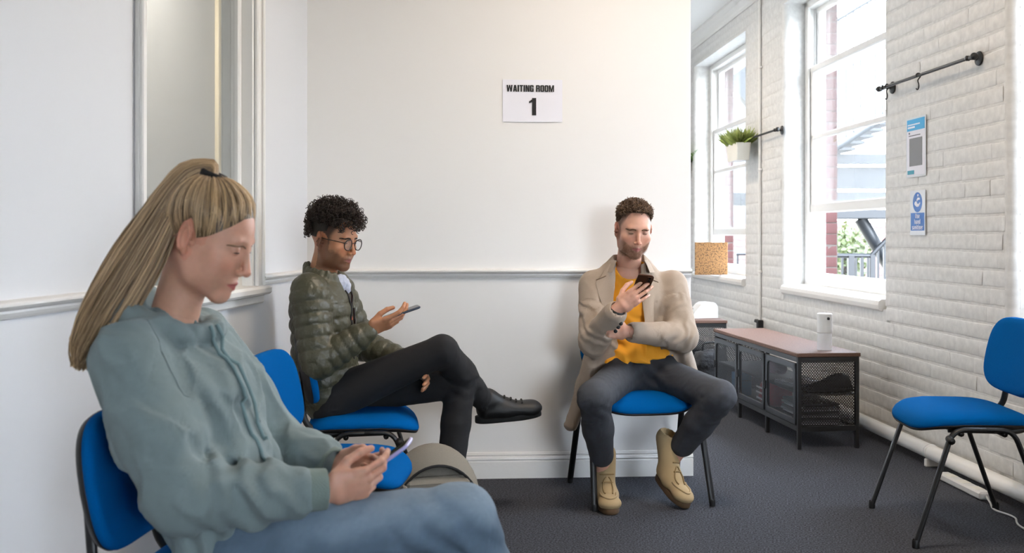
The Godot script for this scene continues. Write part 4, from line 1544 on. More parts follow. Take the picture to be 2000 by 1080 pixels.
class Sdf:
	var P: Array[Prim] = []
	var disp = null
	func cap(a: Vector3, b: Vector3, ra: float, rb: float, k := 0.02, sub := false) -> Prim:
		var q := Prim.new()
		q.a = a
		q.ab = b - a
		q.il = 1.0 / maxf(q.ab.length_squared(), 1e-9)
		q.ra = ra
		q.rb = rb
		q.k = maxf(k, 1e-5)
		q.sub = sub
		q.bc = (a + b) * 0.5
		q.br = q.ab.length() * 0.5 + maxf(ra, rb) + 0.012
		P.append(q)
		return q
	func flat(a: Vector3, b: Vector3, ra: float, rb: float, side: Vector3, sx: float, k := 0.02, sub := false) -> Prim:
		var q := cap(a, b, ra, rb, k, sub)
		q.kind = 2
		q.side = side.normalized()
		q.sx = 1.0 - 1.0 / sx
		q.br = q.ab.length() * 0.5 + maxf(ra, rb) * maxf(sx, 1.0) + 0.012
		return q
	func ell(c: Vector3, r: Vector3, basis: Basis, k := 0.02, sub := false) -> Prim:
		var q := Prim.new()
		q.kind = 1
		q.inv = Transform3D(basis.orthonormalized(), c).affine_inverse()
		q.rad = r
		q.k = maxf(k, 1e-5)
		q.sub = sub
		q.bc = c
		q.br = maxf(r.x, maxf(r.y, r.z)) + 0.012
		P.append(q)
		return q
	func rbox(t: Transform3D, half: Vector3, r: float, k := 0.02, sub := false) -> Prim:
		var q := Prim.new()
		q.kind = 3
		q.inv = t.affine_inverse()
		q.rad = half - Vector3(r, r, r)
		q.ra = r
		q.k = maxf(k, 1e-5)
		q.sub = sub
		q.bc = t.origin
		q.br = half.length() + 0.012
		P.append(q)
		return q
	func ev(p: Vector3) -> float:
		return ev_of(p, P)
	func near_to(p: Vector3, reach: float) -> Array[Prim]:
		var out: Array[Prim] = []
		for q in P:
			if p.distance_to(q.bc) - q.br < reach + q.k:
				out.append(q)
		return out
	func ev_of(p: Vector3, L: Array[Prim]) -> float:
		var d := 1.0
		for q in L:
			var bd := p.distance_to(q.bc) - q.br
			if q.sub:
				if bd > q.k - d:
					continue
			elif bd > d + q.k:
				continue
			var e := 0.0
			if q.kind == 0:
				var w := p - q.a
				var t := clampf(w.dot(q.ab) * q.il, 0.0, 1.0)
				e = (w - q.ab * t).length() - q.ra - (q.rb - q.ra) * t
				if q.qn > 0.0:
					e -= q.qa * (sqrt(absf(sin(PI * (q.qn * t + q.q0)))) - 0.6)
			elif q.kind == 2:
				var w := p - q.a
				var t := clampf(w.dot(q.ab) * q.il, 0.0, 1.0)
				w -= q.ab * t
				w -= q.side * (w.dot(q.side) * q.sx)
				e = w.length() - q.ra - (q.rb - q.ra) * t
				if q.qn > 0.0:
					e -= q.qa * (sqrt(absf(sin(PI * (q.qn * t + q.q0)))) - 0.6)
			elif q.kind == 1:
				var w := (q.inv * p) / q.rad
				var k0 := w.length()
				var k1 := (w / q.rad).length()
				e = k0 * (k0 - 1.0) / maxf(k1, 1e-6)
			else:
				var w := (q.inv * p).abs() - q.rad
				e = Vector3(maxf(w.x, 0), maxf(w.y, 0), maxf(w.z, 0)).length() + minf(maxf(w.x, maxf(w.y, w.z)), 0.0) - q.ra
			if q.sub:
				e = -e
				var h := maxf(q.k - absf(d - e), 0.0) / q.k
				d = maxf(d, e) + h * h * q.k * 0.25
			else:
				var h := maxf(q.k - absf(d - e), 0.0) / q.k
				d = minf(d, e) - h * h * q.k * 0.25
		if disp != null and absf(d) < 0.05:
			d += disp.call(p)
		return d
	func snap(p: Vector3, lift := 0.0) -> Vector3:
		for i in 5:
			var d := ev(p) - lift
			var g := Vector3(ev(p + Vector3(0.001, 0, 0)) - ev(p - Vector3(0.001, 0, 0)), ev(p + Vector3(0, 0.001, 0)) - ev(p - Vector3(0, 0.001, 0)), ev(p + Vector3(0, 0, 0.001)) - ev(p - Vector3(0, 0, 0.001)))
			if g.length_squared() < 1e-12:
				break
			p -= g.normalized() * d
		return p
	func bounds() -> AABB:
		var bb := AABB()
		var first := true
		for q in P:
			if q.sub:
				continue
			var b := AABB(q.bc - Vector3.ONE * q.br, Vector3.ONE * q.br * 2.0)
			if q.kind == 0:
				b = AABB(q.a, Vector3.ZERO).expand(q.a + q.ab).grow(maxf(q.ra, q.rb) + 0.012)
			bb = b if first else bb.merge(b)
			first = false
		return bb

# one job: {s: Sdf, h: cell size, col: Callable or null} -> v, n, c, ix
static func surface_net(job: Dictionary) -> void:
	var s: Sdf = job.s
	var h: float = job.h
	var bb := s.bounds().grow(h * 2)
	if job.has("clip"):
		bb = bb.intersection(job.clip)
	var o := bb.position
	var bx := int(ceil(bb.size.x / (4 * h)))
	var by := int(ceil(bb.size.y / (4 * h)))
	var bz := int(ceil(bb.size.z / (4 * h)))
	var nx := bx * 4 + 1
	var ny := by * 4 + 1
	var nz := bz * 4 + 1
	var F := PackedFloat32Array()
	F.resize(nx * ny * nz)
	F.fill(99.0)
	var cell := PackedInt32Array()
	cell.resize(nx * ny * nz)
	cell.fill(-1)
	var near := PackedInt32Array()
	var thr := 4 * h * 0.87 * 1.35 + 0.006
	for k in bz:
		for j in by:
			for i in bx:
				if absf(s.ev(o + Vector3(i * 4 + 2, j * 4 + 2, k * 4 + 2) * h)) < thr:
					near.append(i)
					near.append(j)
					near.append(k)
	for b in range(0, near.size(), 3):
		var mid := o + Vector3(near[b] * 4 + 2, near[b + 1] * 4 + 2, near[b + 2] * 4 + 2) * h
		var few := s.near_to(mid, thr + 4 * h)
		for k in range(near[b + 2] * 4, near[b + 2] * 4 + 5):
			for j in range(near[b + 1] * 4, near[b + 1] * 4 + 5):
				var row := (k * ny + j) * nx
				for i in range(near[b] * 4, near[b] * 4 + 5):
					if F[row + i] > 98.0:
						F[row + i] = s.ev_of(o + Vector3(i, j, k) * h, few)
	var V := PackedVector3Array()
	var N := PackedVector3Array()
	var sy := nx
	var sz := nx * ny
	var cells := PackedInt32Array()
	for b in range(0, near.size(), 3):
		for k in range(near[b + 2] * 4, near[b + 2] * 4 + 4):
			for j in range(near[b + 1] * 4, near[b + 1] * 4 + 4):
				for i in range(near[b] * 4, near[b] * 4 + 4):
					var q := (k * ny + j) * nx + i
					var f0 := F[q]
					var f1 := F[q + 1]
					var f2 := F[q + sy]
					var f3 := F[q + sy + 1]
					var f4 := F[q + sz]
					var f5 := F[q + sz + 1]
					var f6 := F[q + sz + sy]
					var f7 := F[q + sz + sy + 1]
					var m := int(f0 < 0) + int(f1 < 0) + int(f2 < 0) + int(f3 < 0) + int(f4 < 0) + int(f5 < 0) + int(f6 < 0) + int(f7 < 0)
					if m == 0 or m == 8:
						continue
					var p := Vector3.ZERO
					var n := 0
					if (f0 < 0) != (f1 < 0):
						p += Vector3(f0 / (f0 - f1), 0, 0)
						n += 1
					if (f2 < 0) != (f3 < 0):
						p += Vector3(f2 / (f2 - f3), 1, 0)
						n += 1
					if (f4 < 0) != (f5 < 0):
						p += Vector3(f4 / (f4 - f5), 0, 1)
						n += 1
					if (f6 < 0) != (f7 < 0):
						p += Vector3(f6 / (f6 - f7), 1, 1)
						n += 1
					if (f0 < 0) != (f2 < 0):
						p += Vector3(0, f0 / (f0 - f2), 0)
						n += 1
					if (f1 < 0) != (f3 < 0):
						p += Vector3(1, f1 / (f1 - f3), 0)
						n += 1
					if (f4 < 0) != (f6 < 0):
						p += Vector3(0, f4 / (f4 - f6), 1)
						n += 1
					if (f5 < 0) != (f7 < 0):
						p += Vector3(1, f5 / (f5 - f7), 1)
						n += 1
					if (f0 < 0) != (f4 < 0):
						p += Vector3(0, 0, f0 / (f0 - f4))
						n += 1
					if (f1 < 0) != (f5 < 0):
						p += Vector3(1, 0, f1 / (f1 - f5))
						n += 1
					if (f2 < 0) != (f6 < 0):
						p += Vector3(0, 1, f2 / (f2 - f6))
						n += 1
					if (f3 < 0) != (f7 < 0):
						p += Vector3(1, 1, f3 / (f3 - f7))
						n += 1
					cell[q] = V.size()
					cells.append(i)
					cells.append(j)
					cells.append(k)
					V.append(o + (Vector3(i, j, k) + p / n) * h)
					N.append(Vector3(f1 + f3 + f5 + f7 - f0 - f2 - f4 - f6, f2 + f3 + f6 + f7 - f0 - f1 - f4 - f5, f4 + f5 + f6 + f7 - f0 - f1 - f2 - f3).normalized())
	var I := PackedInt32Array()
	for c in V.size():
		var i := cells[c * 3]
		var j := cells[c * 3 + 1]
		var k := cells[c * 3 + 2]
		var q := (k * ny + j) * nx + i
		var neg := F[q] < 0
		for ax in 3:
			var step: int = [1, sy, sz][ax]
			if (F[q + step] < 0) == neg:
				continue
			var u: int = [sy, sz, 1][ax]
			var w: int = [sz, 1, sy][ax]
			var iu: int = [j, k, i][ax]
			var iw: int = [k, i, j][ax]
			if iu == 0 or iw == 0:
				continue
			var a := cell[q - u - w]
			var b := cell[q - w]
			var d := cell[q - u]
			if a < 0 or b < 0 or d < 0:
				continue
			# seen along +axis: a(-,-) b(u+,w-) c(+,+) d(u-,w+)
			if neg:
				I.append_array(PackedInt32Array([a, c, b, a, d, c]))
			else:
				I.append_array(PackedInt32Array([a, b, c, a, c, d]))
	job.v = V
	job.n = N
	job.ix = I
	if job.has("col"):
		var C := PackedColorArray()
		C.resize(V.size())
		var f: Callable = job.col
		for i in V.size():
			C[i] = f.call(V[i])
		job.c = C

var jobs := []
func queue(s: Sdf, h: float, col = null, clip = null) -> Dictionary:
	var j := {"s": s, "h": h}
	if col != null:
		j.col = col
	if clip != null:
		j.clip = clip
	jobs.append(j)
	return j

func _run_job(i: int) -> void:
	surface_net(jobs[i])

func run_jobs() -> void:
	var g := WorkerThreadPool.add_group_task(_run_job, jobs.size(), -1, true)
	WorkerThreadPool.wait_for_group_task_completion(g)
	jobs.clear()

func joined_mesh(js: Array) -> ArrayMesh:
	var v := PackedVector3Array()
	var n := PackedVector3Array()
	var c := PackedColorArray()
	var ix := PackedInt32Array()
	for j in js:
		var b := v.size()
		v.append_array(j.v)
		n.append_array(j.n)
		if j.has("c"):
			c.append_array(j.c)
		for i in j.ix:
			ix.append(b + i)
	var ar := []
	ar.resize(Mesh.ARRAY_MAX)
	ar[Mesh.ARRAY_VERTEX] = v
	ar[Mesh.ARRAY_NORMAL] = n
	ar[Mesh.ARRAY_INDEX] = ix
	if c.size() == v.size():
		ar[Mesh.ARRAY_COLOR] = c
	var m := ArrayMesh.new()
	m.add_surface_from_arrays(Mesh.PRIMITIVE_TRIANGLES, ar)
	return m

# ---------------------------------------------------------------- heads, hands, shoes shared by the three people
func lin(hex: String) -> Color:
	return Color(hex).srgb_to_linear()

func frame_of(o: Vector3, fwd: Vector3, up := Vector3.UP) -> Transform3D:     # z forward, y up, x to the person's left
	var f := fwd.normalized()
	var x := up.cross(f).normalized()
	return Transform3D(Basis(x, f.cross(x), f), o)

func head_prims(S: Sdf, H: Transform3D, o := {}) -> void:
	var s: float = o.get("size", 1.0)
	var T_ := H * Transform3D(Basis.from_scale(Vector3.ONE * s), Vector3.ZERO)
	var B := H.basis
	var jw: float = o.get("jaw", 1.0)
	S.ell(T_ * Vector3(0, 0.042, -0.010), Vector3(0.0745, 0.088, 0.098) * s, B)
	S.ell(T_ * Vector3(0, 0.0, 0.030), Vector3(0.064, 0.085, 0.060) * s, B, 0.03)
	for g in [-1.0, 1.0]:
		S.cap(T_ * Vector3(g * 0.052 * jw, -0.035, -0.004), T_ * Vector3(g * 0.046 * jw, -0.066, 0.018), 0.020 * s, 0.018 * s, 0.03)
		S.cap(T_ * Vector3(g * 0.046 * jw, -0.066, 0.018), T_ * Vector3(g * 0.014 * jw, -0.094, 0.070), 0.019 * s, 0.015 * s, 0.025)
	S.ell(T_ * Vector3(0, -0.045, 0.045), Vector3(0.046 * jw, 0.045, 0.042) * s, B, 0.03)
	S.ell(T_ * Vector3(0, -0.092, 0.073), Vector3(0.020 * jw, 0.016, 0.017) * s, B, 0.018)
	for g in [-1.0, 1.0]:
		S.ell(T_ * Vector3(g * 0.046, -0.016, 0.060), Vector3(0.022, 0.018, 0.020) * s, B, 0.022)
	for g in [-1.0, 1.0]:
		S.ell(T_ * Vector3(g * 0.036, -0.044, 0.050), Vector3(0.024, 0.030, 0.026) * s, B, 0.025)
	S.cap(T_ * Vector3(-0.036, 0.032, 0.080), T_ * Vector3(0.036, 0.032, 0.080), 0.010 * s * o.get("brow", 1.0), 0.010 * s * o.get("brow", 1.0), 0.014)
	for g in [-1.0, 1.0]:
		S.ell(T_ * Vector3(g * 0.031, 0.0145, 0.104), Vector3(0.019, 0.014, 0.0195) * s, B, 0.012, true)
	for g in [-1.0, 1.0]:
		S.ell(T_ * Vector3(g * 0.0315, 0.0135, 0.0765), Vector3.ONE * 0.0132 * s, B, 0.003)
	# nose
	S.cap(T_ * Vector3(0, 0.024, 0.088), T_ * Vector3(0, -0.024, 0.109), 0.0065 * s, 0.0085 * s, 0.010)
	S.ell(T_ * Vector3(0, -0.029, 0.110), Vector3(0.0098, 0.0088, 0.0095) * s, B, 0.005)
	for g in [-1.0, 1.0]:
		S.ell(T_ * Vector3(g * 0.0115, -0.0335, 0.100), Vector3(0.0068, 0.0068, 0.0095) * s, B, 0.004)
		S.ell(T_ * Vector3(g * 0.0062, -0.041, 0.104), Vector3(0.003, 0.0032, 0.0048) * s, B, 0.002, true)
	# mouth
	S.ell(T_ * Vector3(0, -0.061, 0.072), Vector3(0.028, 0.021, 0.024) * s, B, 0.014)
	for g in [-1.0, 1.0]:
		S.cap(T_ * Vector3(g * 0.021, -0.0625, 0.084), T_ * Vector3(g * 0.003, -0.0575, 0.0955), 0.003 * s, 0.0052 * s, 0.004)
		S.cap(T_ * Vector3(g * 0.020, -0.065, 0.083), T_ * Vector3(0, -0.0695, 0.0925), 0.003 * s, 0.0062 * s, 0.004)
		S.cap(T_ * Vector3(g * 0.023, -0.0635, 0.089), T_ * Vector3(0, -0.0632, 0.1025), 0.0014 * s, 0.0016 * s, 0.0025, true)
	# ears
	for g in [-1.0, 1.0]:
		var eb := B * Basis(Vector3.UP, g * 0.55) * Basis(Vector3.RIGHT, -0.22)
		S.ell(T_ * Vector3(g * 0.0775, 0.004, -0.012), Vector3(0.0060, 0.030, 0.0175) * s, eb, 0.005)
		var ec := T_ * Vector3(g * 0.0815, 0.004, -0.012)
		for i in 9:
			var rim := []
			for a in [lerpf(-2.0, 2.45, i / 9.0), lerpf(-2.0, 2.45, (i + 1) / 9.0)]:
				rim.append(ec + eb * (Vector3(0, sin(PI / 2 + a * 0.98) * 0.0305, -sin(a) * 0.0175 if a > 0 else -sin(a) * 0.014) * s))
			S.cap(rim[0], rim[1], 0.0042 * s, 0.0042 * s, 0.003)
		S.ell(T_ * Vector3(g * 0.0750, -0.022, -0.006), Vector3(0.007, 0.012, 0.010) * s, eb, 0.004)
		S.ell(T_ * Vector3(g * 0.0880, 0.003, -0.008), Vector3(0.0070, 0.019, 0.0105) * s, eb, 0.004, true)
		S.ell(T_ * Vector3(g * 0.0755, -0.003, 0.004), Vector3(0.005, 0.006, 0.004) * s, eb, 0.003)

func lash_and_brow(S: Sdf, H: Transform3D, s: float, parent: Node, m: Material, thick: float, lash: float, drop := 0.0) -> void:
	for g in [-1.0, 1.0]:
		var mb := MB.new()
		var pts := []
		var rr := []
		for i in 9:
			var t := i / 8.0
			var p := Vector3(g * lerpf(0.013, 0.054, t), lerpf(0.027, 0.031, sin(t * PI * 0.8)) - 0.004 * t * t - drop, 0.095 - 0.028 * t * t)
			pts.append(S.snap(H * (p * s), thick * 0.1))
			rr.append(thick * s * (0.35 + 0.65 * sin(PI * (0.18 + 0.74 * t))))
		mb.tube(pts, rr, 7, 0.55, H.basis.z)
		part("eyebrow", mb, m, parent)
		mb = MB.new()
		pts = []
		for i in 9:
			var a := lerpf(-0.95, 0.95, i / 8.0)
			pts.append(S.snap(H * (Vector3(g * 0.0315 + 0.0140 * sin(a), 0.0135 - 0.0065 + 0.0022 * cos(a * 1.5), 0.0765 + 0.0135 * cos(a)) * s), 0.0004))
		mb.tube(pts, [0.0006, lash, lash, lash, lash, lash, lash, lash, 0.0006], 5)
		part("eyelashes", mb, M.lash, parent)

# a hand at the wrist: y along the fingers, x to the thumb side, z out of the back of the hand
func hand_prims(S: Sdf, w: Transform3D, curl: Array, thumb: Array, s := 1.0, spread := 0.06) -> void:
	var B := w.basis
	S.flat(w.origin - B.y * 0.05 * s, w * Vector3(0, 0.012 * s, 0), 0.021 * s, 0.021 * s, B.x, 1.3, 0.01)
	S.flat(w * (Vector3(0.003, 0.020, -0.001) * s), w * (Vector3(0.002, 0.078, 0) * s), 0.0165 * s, 0.0135 * s, B.x, 2.55, 0.012)
	S.ell(w * (Vector3(0.022, 0.034, -0.010) * s), Vector3(0.017, 0.026, 0.015) * s, B, 0.010)
	S.ell(w * (Vector3(-0.020, 0.032, -0.008) * s), Vector3(0.015, 0.028, 0.014) * s, B, 0.010)
	var bases := [Vector3(0.029, 0.088, 0.0), Vector3(0.0095, 0.092, 0.002), Vector3(-0.0105, 0.088, 0.001), Vector3(-0.029, 0.079, -0.002)]
	var lens := [[0.043, 0.025, 0.019], [0.047, 0.029, 0.020], [0.043, 0.027, 0.020], [0.033, 0.020, 0.018]]
	var rad := [0.0092, 0.0094, 0.0089, 0.0078]
	for f in 4:
		var p: Vector3 = bases[f] * s
		var an := 0.0
		var sp := spread * (1.5 - f)
		var prev := w * (p - Vector3(0, 0.018, 0) * s)
		S.cap(prev, w * p, rad[f] * 1.02 * s, rad[f] * s, 0.007)
		for j in 3:
			an += curl[f][j]
			var dir := Vector3(sin(sp) * cos(an), cos(an) * cos(sp), -sin(an))
			var q: Vector3 = p + dir * lens[f][j] * s
			S.cap(w * p, w * q, rad[f] * (1.0 - 0.07 * j) * s, rad[f] * (0.94 - 0.09 * j) * s, 0.0028)
			p = q
	var tp := Vector3(0.026, 0.022, -0.008) * s
	var tl := [0.043, 0.033, 0.027]
	for j in 3:
		var q: Vector3 = tp + (thumb[j] as Vector3).normalized() * tl[j] * s
		S.cap(w * tp, w * q, [0.0135, 0.0105, 0.0098][j] * s, [0.0108, 0.0098, 0.0078][j] * s, 0.008 if j == 0 else 0.003)
		tp = q

func hand_frame(wrist: Vector3, fingers: Vector3, back: Vector3, right: bool) -> Transform3D:
	var y := fingers.normalized()
	var z := (back - y * back.dot(y)).normalized()
	var x := y.cross(z)
	# right hand: back towards the eye, fingers up, the thumb lies to the left
	if right:
		x = -x
	return Transform3D(Basis(x, y, z), wrist)

func skin_fn(base: Color, H: Transform3D, s: float, o := {}) -> Callable:
	var inv := (H * Transform3D(Basis.from_scale(Vector3.ONE * s), Vector3.ZERO)).affine_inverse()
	var n := FastNoiseLite.new()
	n.frequency = 1.0
	n.seed = 3
	var lip: Color = o.lip
	var beard: Color = o.get("beard", base)
	var bw: float = o.get("beard_amount", 0.0)
	var hair: Color = o.get("hair", base)
	var fade: float = o.get("fade", 0.0)
	return func(p: Vector3) -> Color:
		var q := inv * p
		var c := base
		var v := n.get_noise_3dv(p * 60.0)
		c = c * (1.0 + 0.06 * v)
		if q.length() < 0.2:
			# redder cheeks, nose tip and ears
			var bl := maxf(0.0, 1.0 - Vector2(absf(q.x) - 0.044, q.y + 0.022).length() / 0.03) * 0.5
			bl = maxf(bl, maxf(0.0, 1.0 - (q - Vector3(0, -0.03, 0.115)).length() / 0.02) * 0.6)
			if absf(q.x) > 0.07 and q.z < 0.03 and q.y < 0.05:
				bl = maxf(bl, 0.6)
			c = c.lerp(Color(c.r * 1.02, c.g * 0.78, c.b * 0.74), bl)
			if bw > 0.0 and q.z > -0.02:
				var side := absf(q.x)
				var edge := -0.048 + 0.55 * maxf(0.0, side - 0.034)          # moustache and cheek line
				if side > 0.052 and q.z < 0.032:
					edge = 0.012
				var b := smoothstep(edge + 0.008, edge - 0.010, q.y + 0.006 * v)
				if q.z > 0.103:
					b = 0.0
				b *= 1.0 - 0.5 * smoothstep(0.006, 0.0, absf(q.x)) * smoothstep(-0.05, -0.04, q.y)
				b *= smoothstep(-0.125, -0.105, q.y)
				if side < 0.013 and q.y < -0.07 and q.y > -0.079:
					b *= 0.6
				c = c.lerp(beard * (1.0 + 0.3 * n.get_noise_3dv(p * 260.0)), clampf(b * bw, 0, 1))
			if fade > 0.0 and q.z < 0.055 and q.y > -0.03:
				var f := smoothstep(0.048, 0.025, q.z + 0.5 * minf(0.0, 0.03 - q.y)) * smoothstep(-0.02, 0.02, q.y + 0.3 * minf(0.0, q.z + 0.02))
				if Vector2(q.y - 0.002, q.z + 0.01).length() < 0.036 and absf(q.x) > 0.06:
					f = 0.0
				c = c.lerp(hair, f * fade)
			var lm := Vector2(q.x / 0.0235, (q.y + 0.0635) / (0.0105 * maxf(0.15, 1.0 - absf(q.x) / 0.03)))
			if q.z > 0.07:
				c = c.lerp(lip, smoothstep(1.15, 0.8, lm.length()))
			# nostrils and the line of the mouth are deep red skin
		return c

# a shoe: heel and toe on its sole plane, up the way it stands
func shoe_prims(S: Sdf, heel: Vector3, toe: Vector3, up: Vector3, ankle: Vector3, shaft: float, w := 0.046) -> void:
	var f := (toe - heel).normalized()
	var u := (up - f * up.dot(f)).normalized()
	var side := f.cross(u)
	var L := (toe - heel).length()
	S.flat(heel + f * 0.045 + u * 0.045, heel + f * L * 0.45 + u * 0.042, 0.036, 0.036, side, 1.05, 0.03)
	S.flat(heel + f * L * 0.42 + u * 0.038, toe - f * 0.055 + u * 0.030, 0.034, 0.026, side, w / 0.034, 0.03)
	S.ell(toe - f * 0.05 + u * 0.028, Vector3(w * 0.98, 0.027, 0.05), Basis(side, u, -f), 0.02)
	S.cap(heel + f * 0.06 + u * 0.06, ankle, 0.040, shaft, 0.03)
	S.cap(heel + f * L * 0.42 + u * 0.055, ankle, 0.030, shaft * 0.85, 0.03)
	# flat underside
	S.rbox(Transform3D(Basis(side, u, -f), heel + f * L * 0.5 - u * 0.045), Vector3(0.2, 0.05, 0.3), 0.002, 0.004, true)

func sole_mesh(heel: Vector3, toe: Vector3, up: Vector3, thick: float, w := 0.047) -> MB:
	var f := (toe - heel).normalized()
	var u := (up - f * up.dot(f)).normalized()
	var side := f.cross(u)
	var L := (toe - heel).length()
	var ol := PackedVector2Array()
	for i in 40:
		var a := TAU * i / 40
		var y := sin(a)
		var ww := w * (0.80 + 0.20 * smoothstep(-0.3, 0.5, y)) * pow(absf(cos(a)), 0.75) * signf(cos(a))
		ol.append(Vector2(ww, y * (L * 0.5 + 0.004)))
	var mb := MB.new()
	mb.rings(ol, [[0.93, 0.0], [0.99, 0.003], [1.0, 0.010], [0.99, thick], [0.9, thick + 0.004]], func(p: Vector2, h: float) -> Vector3:
		return heel + f * (L * 0.5) + side * p.x + f * p.y + u * h)
	return mb

func fibres(mb: MB, a: Vector3, dir: Vector3, len_: float, r: float, col: Color, side: Vector3) -> void:
	mb.tint = col
	var q := mb.pt(a - side * r)
	var w := mb.pt(a + side * r)
	var e := mb.pt(a + dir * len_)
	mb.tri(q, w, e)

func phone(label: String, t: Transform3D, m: Material, w := 0.073, l := 0.150) -> Node3D:
	# local x width, y length, z out of the screen
	var o := thing("mobile_phone", label, "phone", t, "mobile phones in people's hands")
	var mb := MB.new()
	mb.rings(rounded(w, l, 0.011, 5), [[0.95, -0.0045], [0.99, -0.0035], [1.0, -0.001], [1.0, 0.0015], [0.985, 0.0038]], func(p: Vector2, h: float) -> Vector3: return Vector3(p.x, p.y, h))
	part("case", mb, m, o)
	mb = MB.new()
	mb.rings(rounded(w - 0.006, l - 0.006, 0.009, 5), [[0.99, 0.0036], [0.99, 0.0043]], func(p: Vector2, h: float) -> Vector3: return Vector3(p.x, p.y, h))
	part("screen", mb, M.phone_glass, o)
	mb = MB.new()
	mb.box(at(-w * 0.24, l * 0.36, -0.0052), Vector3(0.024, 0.030, 0.0026), 0.001)
	var cam := part("camera_bump", mb, m, o)
	for y in [0.007, -0.007]:
		mb = MB.new()
		mb.lathe(Transform3D(Basis(Vector3.RIGHT, -PI / 2), Vector3(-w * 0.24, l * 0.36 + y, -0.0064)), [[0.0055, 0.0], [0.0055, 0.001], [0.001, 0.001]], 14)
		part("camera_lens", mb, M.phone_glass, cam)
	mb = MB.new()
	mb.box(at(w / 2 + 0.0005, l * 0.2, 0), Vector3(0.0016, 0.016, 0.003), 0.0005)
	part("side_button", mb, m, o)
	return o

# ---------------------------------------------------------------- the woman in the pale hoodie
func woman() -> void:
	var o := thing("person", "blonde woman with ponytail in pale teal hoodie and jeans using a phone", "person", Transform3D(), "people sitting in the waiting room")
	var H := frame_of(Vector3(-0.675, 1.188, -2.20), Vector3(0.915, -0.385, 0.115))
	var hs := 1.03
	var skin := lin("c9977f")
	# joints (right side is towards the viewer)
	var pelvis := Vector3(-0.60, 0.55, -2.22)
	var waist := Vector3(-0.665, 0.69, -2.22)
	var chest := Vector3(-0.755, 0.875, -2.22)
	var neck := Vector3(-0.745, 1.035, -2.215)
	var sh_r := Vector3(-0.785, 0.945, -2.045)
	var el_r := Vector3(-0.655, 0.675, -1.985)
	var wr_r := Vector3(-0.405, 0.672, -2.075)
	var sh_l := Vector3(-0.755, 0.945, -2.395)
	var el_l := Vector3(-0.580, 0.685, -2.46)
	var wr_l := Vector3(-0.425, 0.664, -2.335)
	var hip_r := Vector3(-0.58, 0.53, -2.125)
	var kn_r := Vector3(-0.105, 0.598, -2.135)
	var an_r := Vector3(0.03, 0.20, -2.22)
	var hip_l := Vector3(-0.58, 0.53, -2.32)
	var kn_l := Vector3(-0.12, 0.50, -2.34)
	var an_l := Vector3(-0.16, 0.10, -2.36)
	var fwd := Vector3(0.99, 0, 0.08)
	# body under the clothes
	var S := Sdf.new()
	S.flat(pelvis, waist, 0.085, 0.075, Vector3.BACK, 1.55)
	S.flat(waist, chest, 0.075, 0.085, Vector3.BACK, 1.55)
	S.flat(chest, neck + Vector3(0.0, -0.07, 0), 0.085, 0.05, Vector3.BACK, 1.7, 0.05)
	S.cap(neck, H * Vector3(0, -0.03, -0.015), 0.05, 0.05, 0.03)
	for q in [[sh_r, el_r, wr_r], [sh_l, el_l, wr_l]]:
		S.cap(q[0], q[1], 0.045, 0.036, 0.03)
		S.cap(q[1], q[2], 0.036, 0.024, 0.02)
	for q in [[hip_r, kn_r, an_r], [hip_l, kn_l, an_l]]:
		S.cap(q[0], q[1], 0.072, 0.050, 0.03)
		S.cap(q[1], q[2], 0.046, 0.032, 0.02)
	var flesh := {"lip": lin("b3655f")}
	var sk := skin_fn(skin, H, hs, flesh)
	var jb := queue(S, 0.012, sk)
	var Sh := Sdf.new()
	head_prims(Sh, H, {"size": hs, "jaw": 0.94, "brow": 0.75})
	Sh.cap(H * Vector3(0, -0.055, -0.020), neck, 0.047, 0.052, 0.03)
	var jh := queue(Sh, 0.0028, sk)
	# hands round the phone
	var pt := Transform3D(Basis(Vector3(0, 0, 1), 0.0), Vector3.ZERO)
	var py := Vector3(0.80, 0.585, 0.10).normalized()
	var pz := Vector3(-0.585, 0.81, 0.0)
	pz = (pz - py * pz.dot(py)).normalized()
	pt = Transform3D(Basis(py.cross(pz), py, pz), Vector3(-0.283, 0.706, -2.19))
	var HR := hand_frame(wr_r + Vector3(0.022, -0.004, -0.004), Vector3(0.95, 0.17, -0.20), Vector3(0.05, -0.28, 0.95), true)
	var SR := Sdf.new()
	hand_prims(SR, HR, [[0.50, 0.45, 0.3], [0.72, 0.65, 0.4], [0.85, 0.75, 0.45], [0.95, 0.8, 0.5]], [Vector3(0.60, 0.80, -0.40), Vector3(0.25, 0.95, -0.35), Vector3(0.0, 1.0, -0.3)], 0.94)
	var jr := queue(SR, 0.003, sk)
	var HL := hand_frame(wr_l + Vector3(0.015, 0.0, 0.006), Vector3(0.93, -0.02, 0.34), Vector3(-0.05, -0.45, -0.86), false)
	var SL := Sdf.new()
	hand_prims(SL, HL, [[0.5, 0.5, 0.3], [0.7, 0.65, 0.4], [0.8, 0.7, 0.4], [0.9, 0.8, 0.5]], [Vector3(0.30, 0.85, -0.55), Vector3(-0.05, 0.95, -0.55), Vector3(-0.3, 1.0, -0.5)], 0.94)
	var jl := queue(SL, 0.0035, sk)
	# hoodie
	var G := Sdf.new()
	G.flat(pelvis + Vector3(-0.01, -0.03, 0), waist, 0.125, 0.122, Vector3.BACK, 1.45, 0.03)
	G.flat(waist, chest + Vector3(0.005, 0, 0), 0.122, 0.118, Vector3.BACK, 1.42, 0.05)
	G.flat(chest, neck + Vector3(-0.02, -0.06, 0), 0.115, 0.070, Vector3.BACK, 1.65, 0.05)
	G.ell(Vector3(-0.665, 0.845, -2.15), Vector3(0.075, 0.085, 0.08), Basis(), 0.06)
	G.ell(Vector3(-0.665, 0.845, -2.30), Vector3(0.075, 0.085, 0.08), Basis(), 0.06)
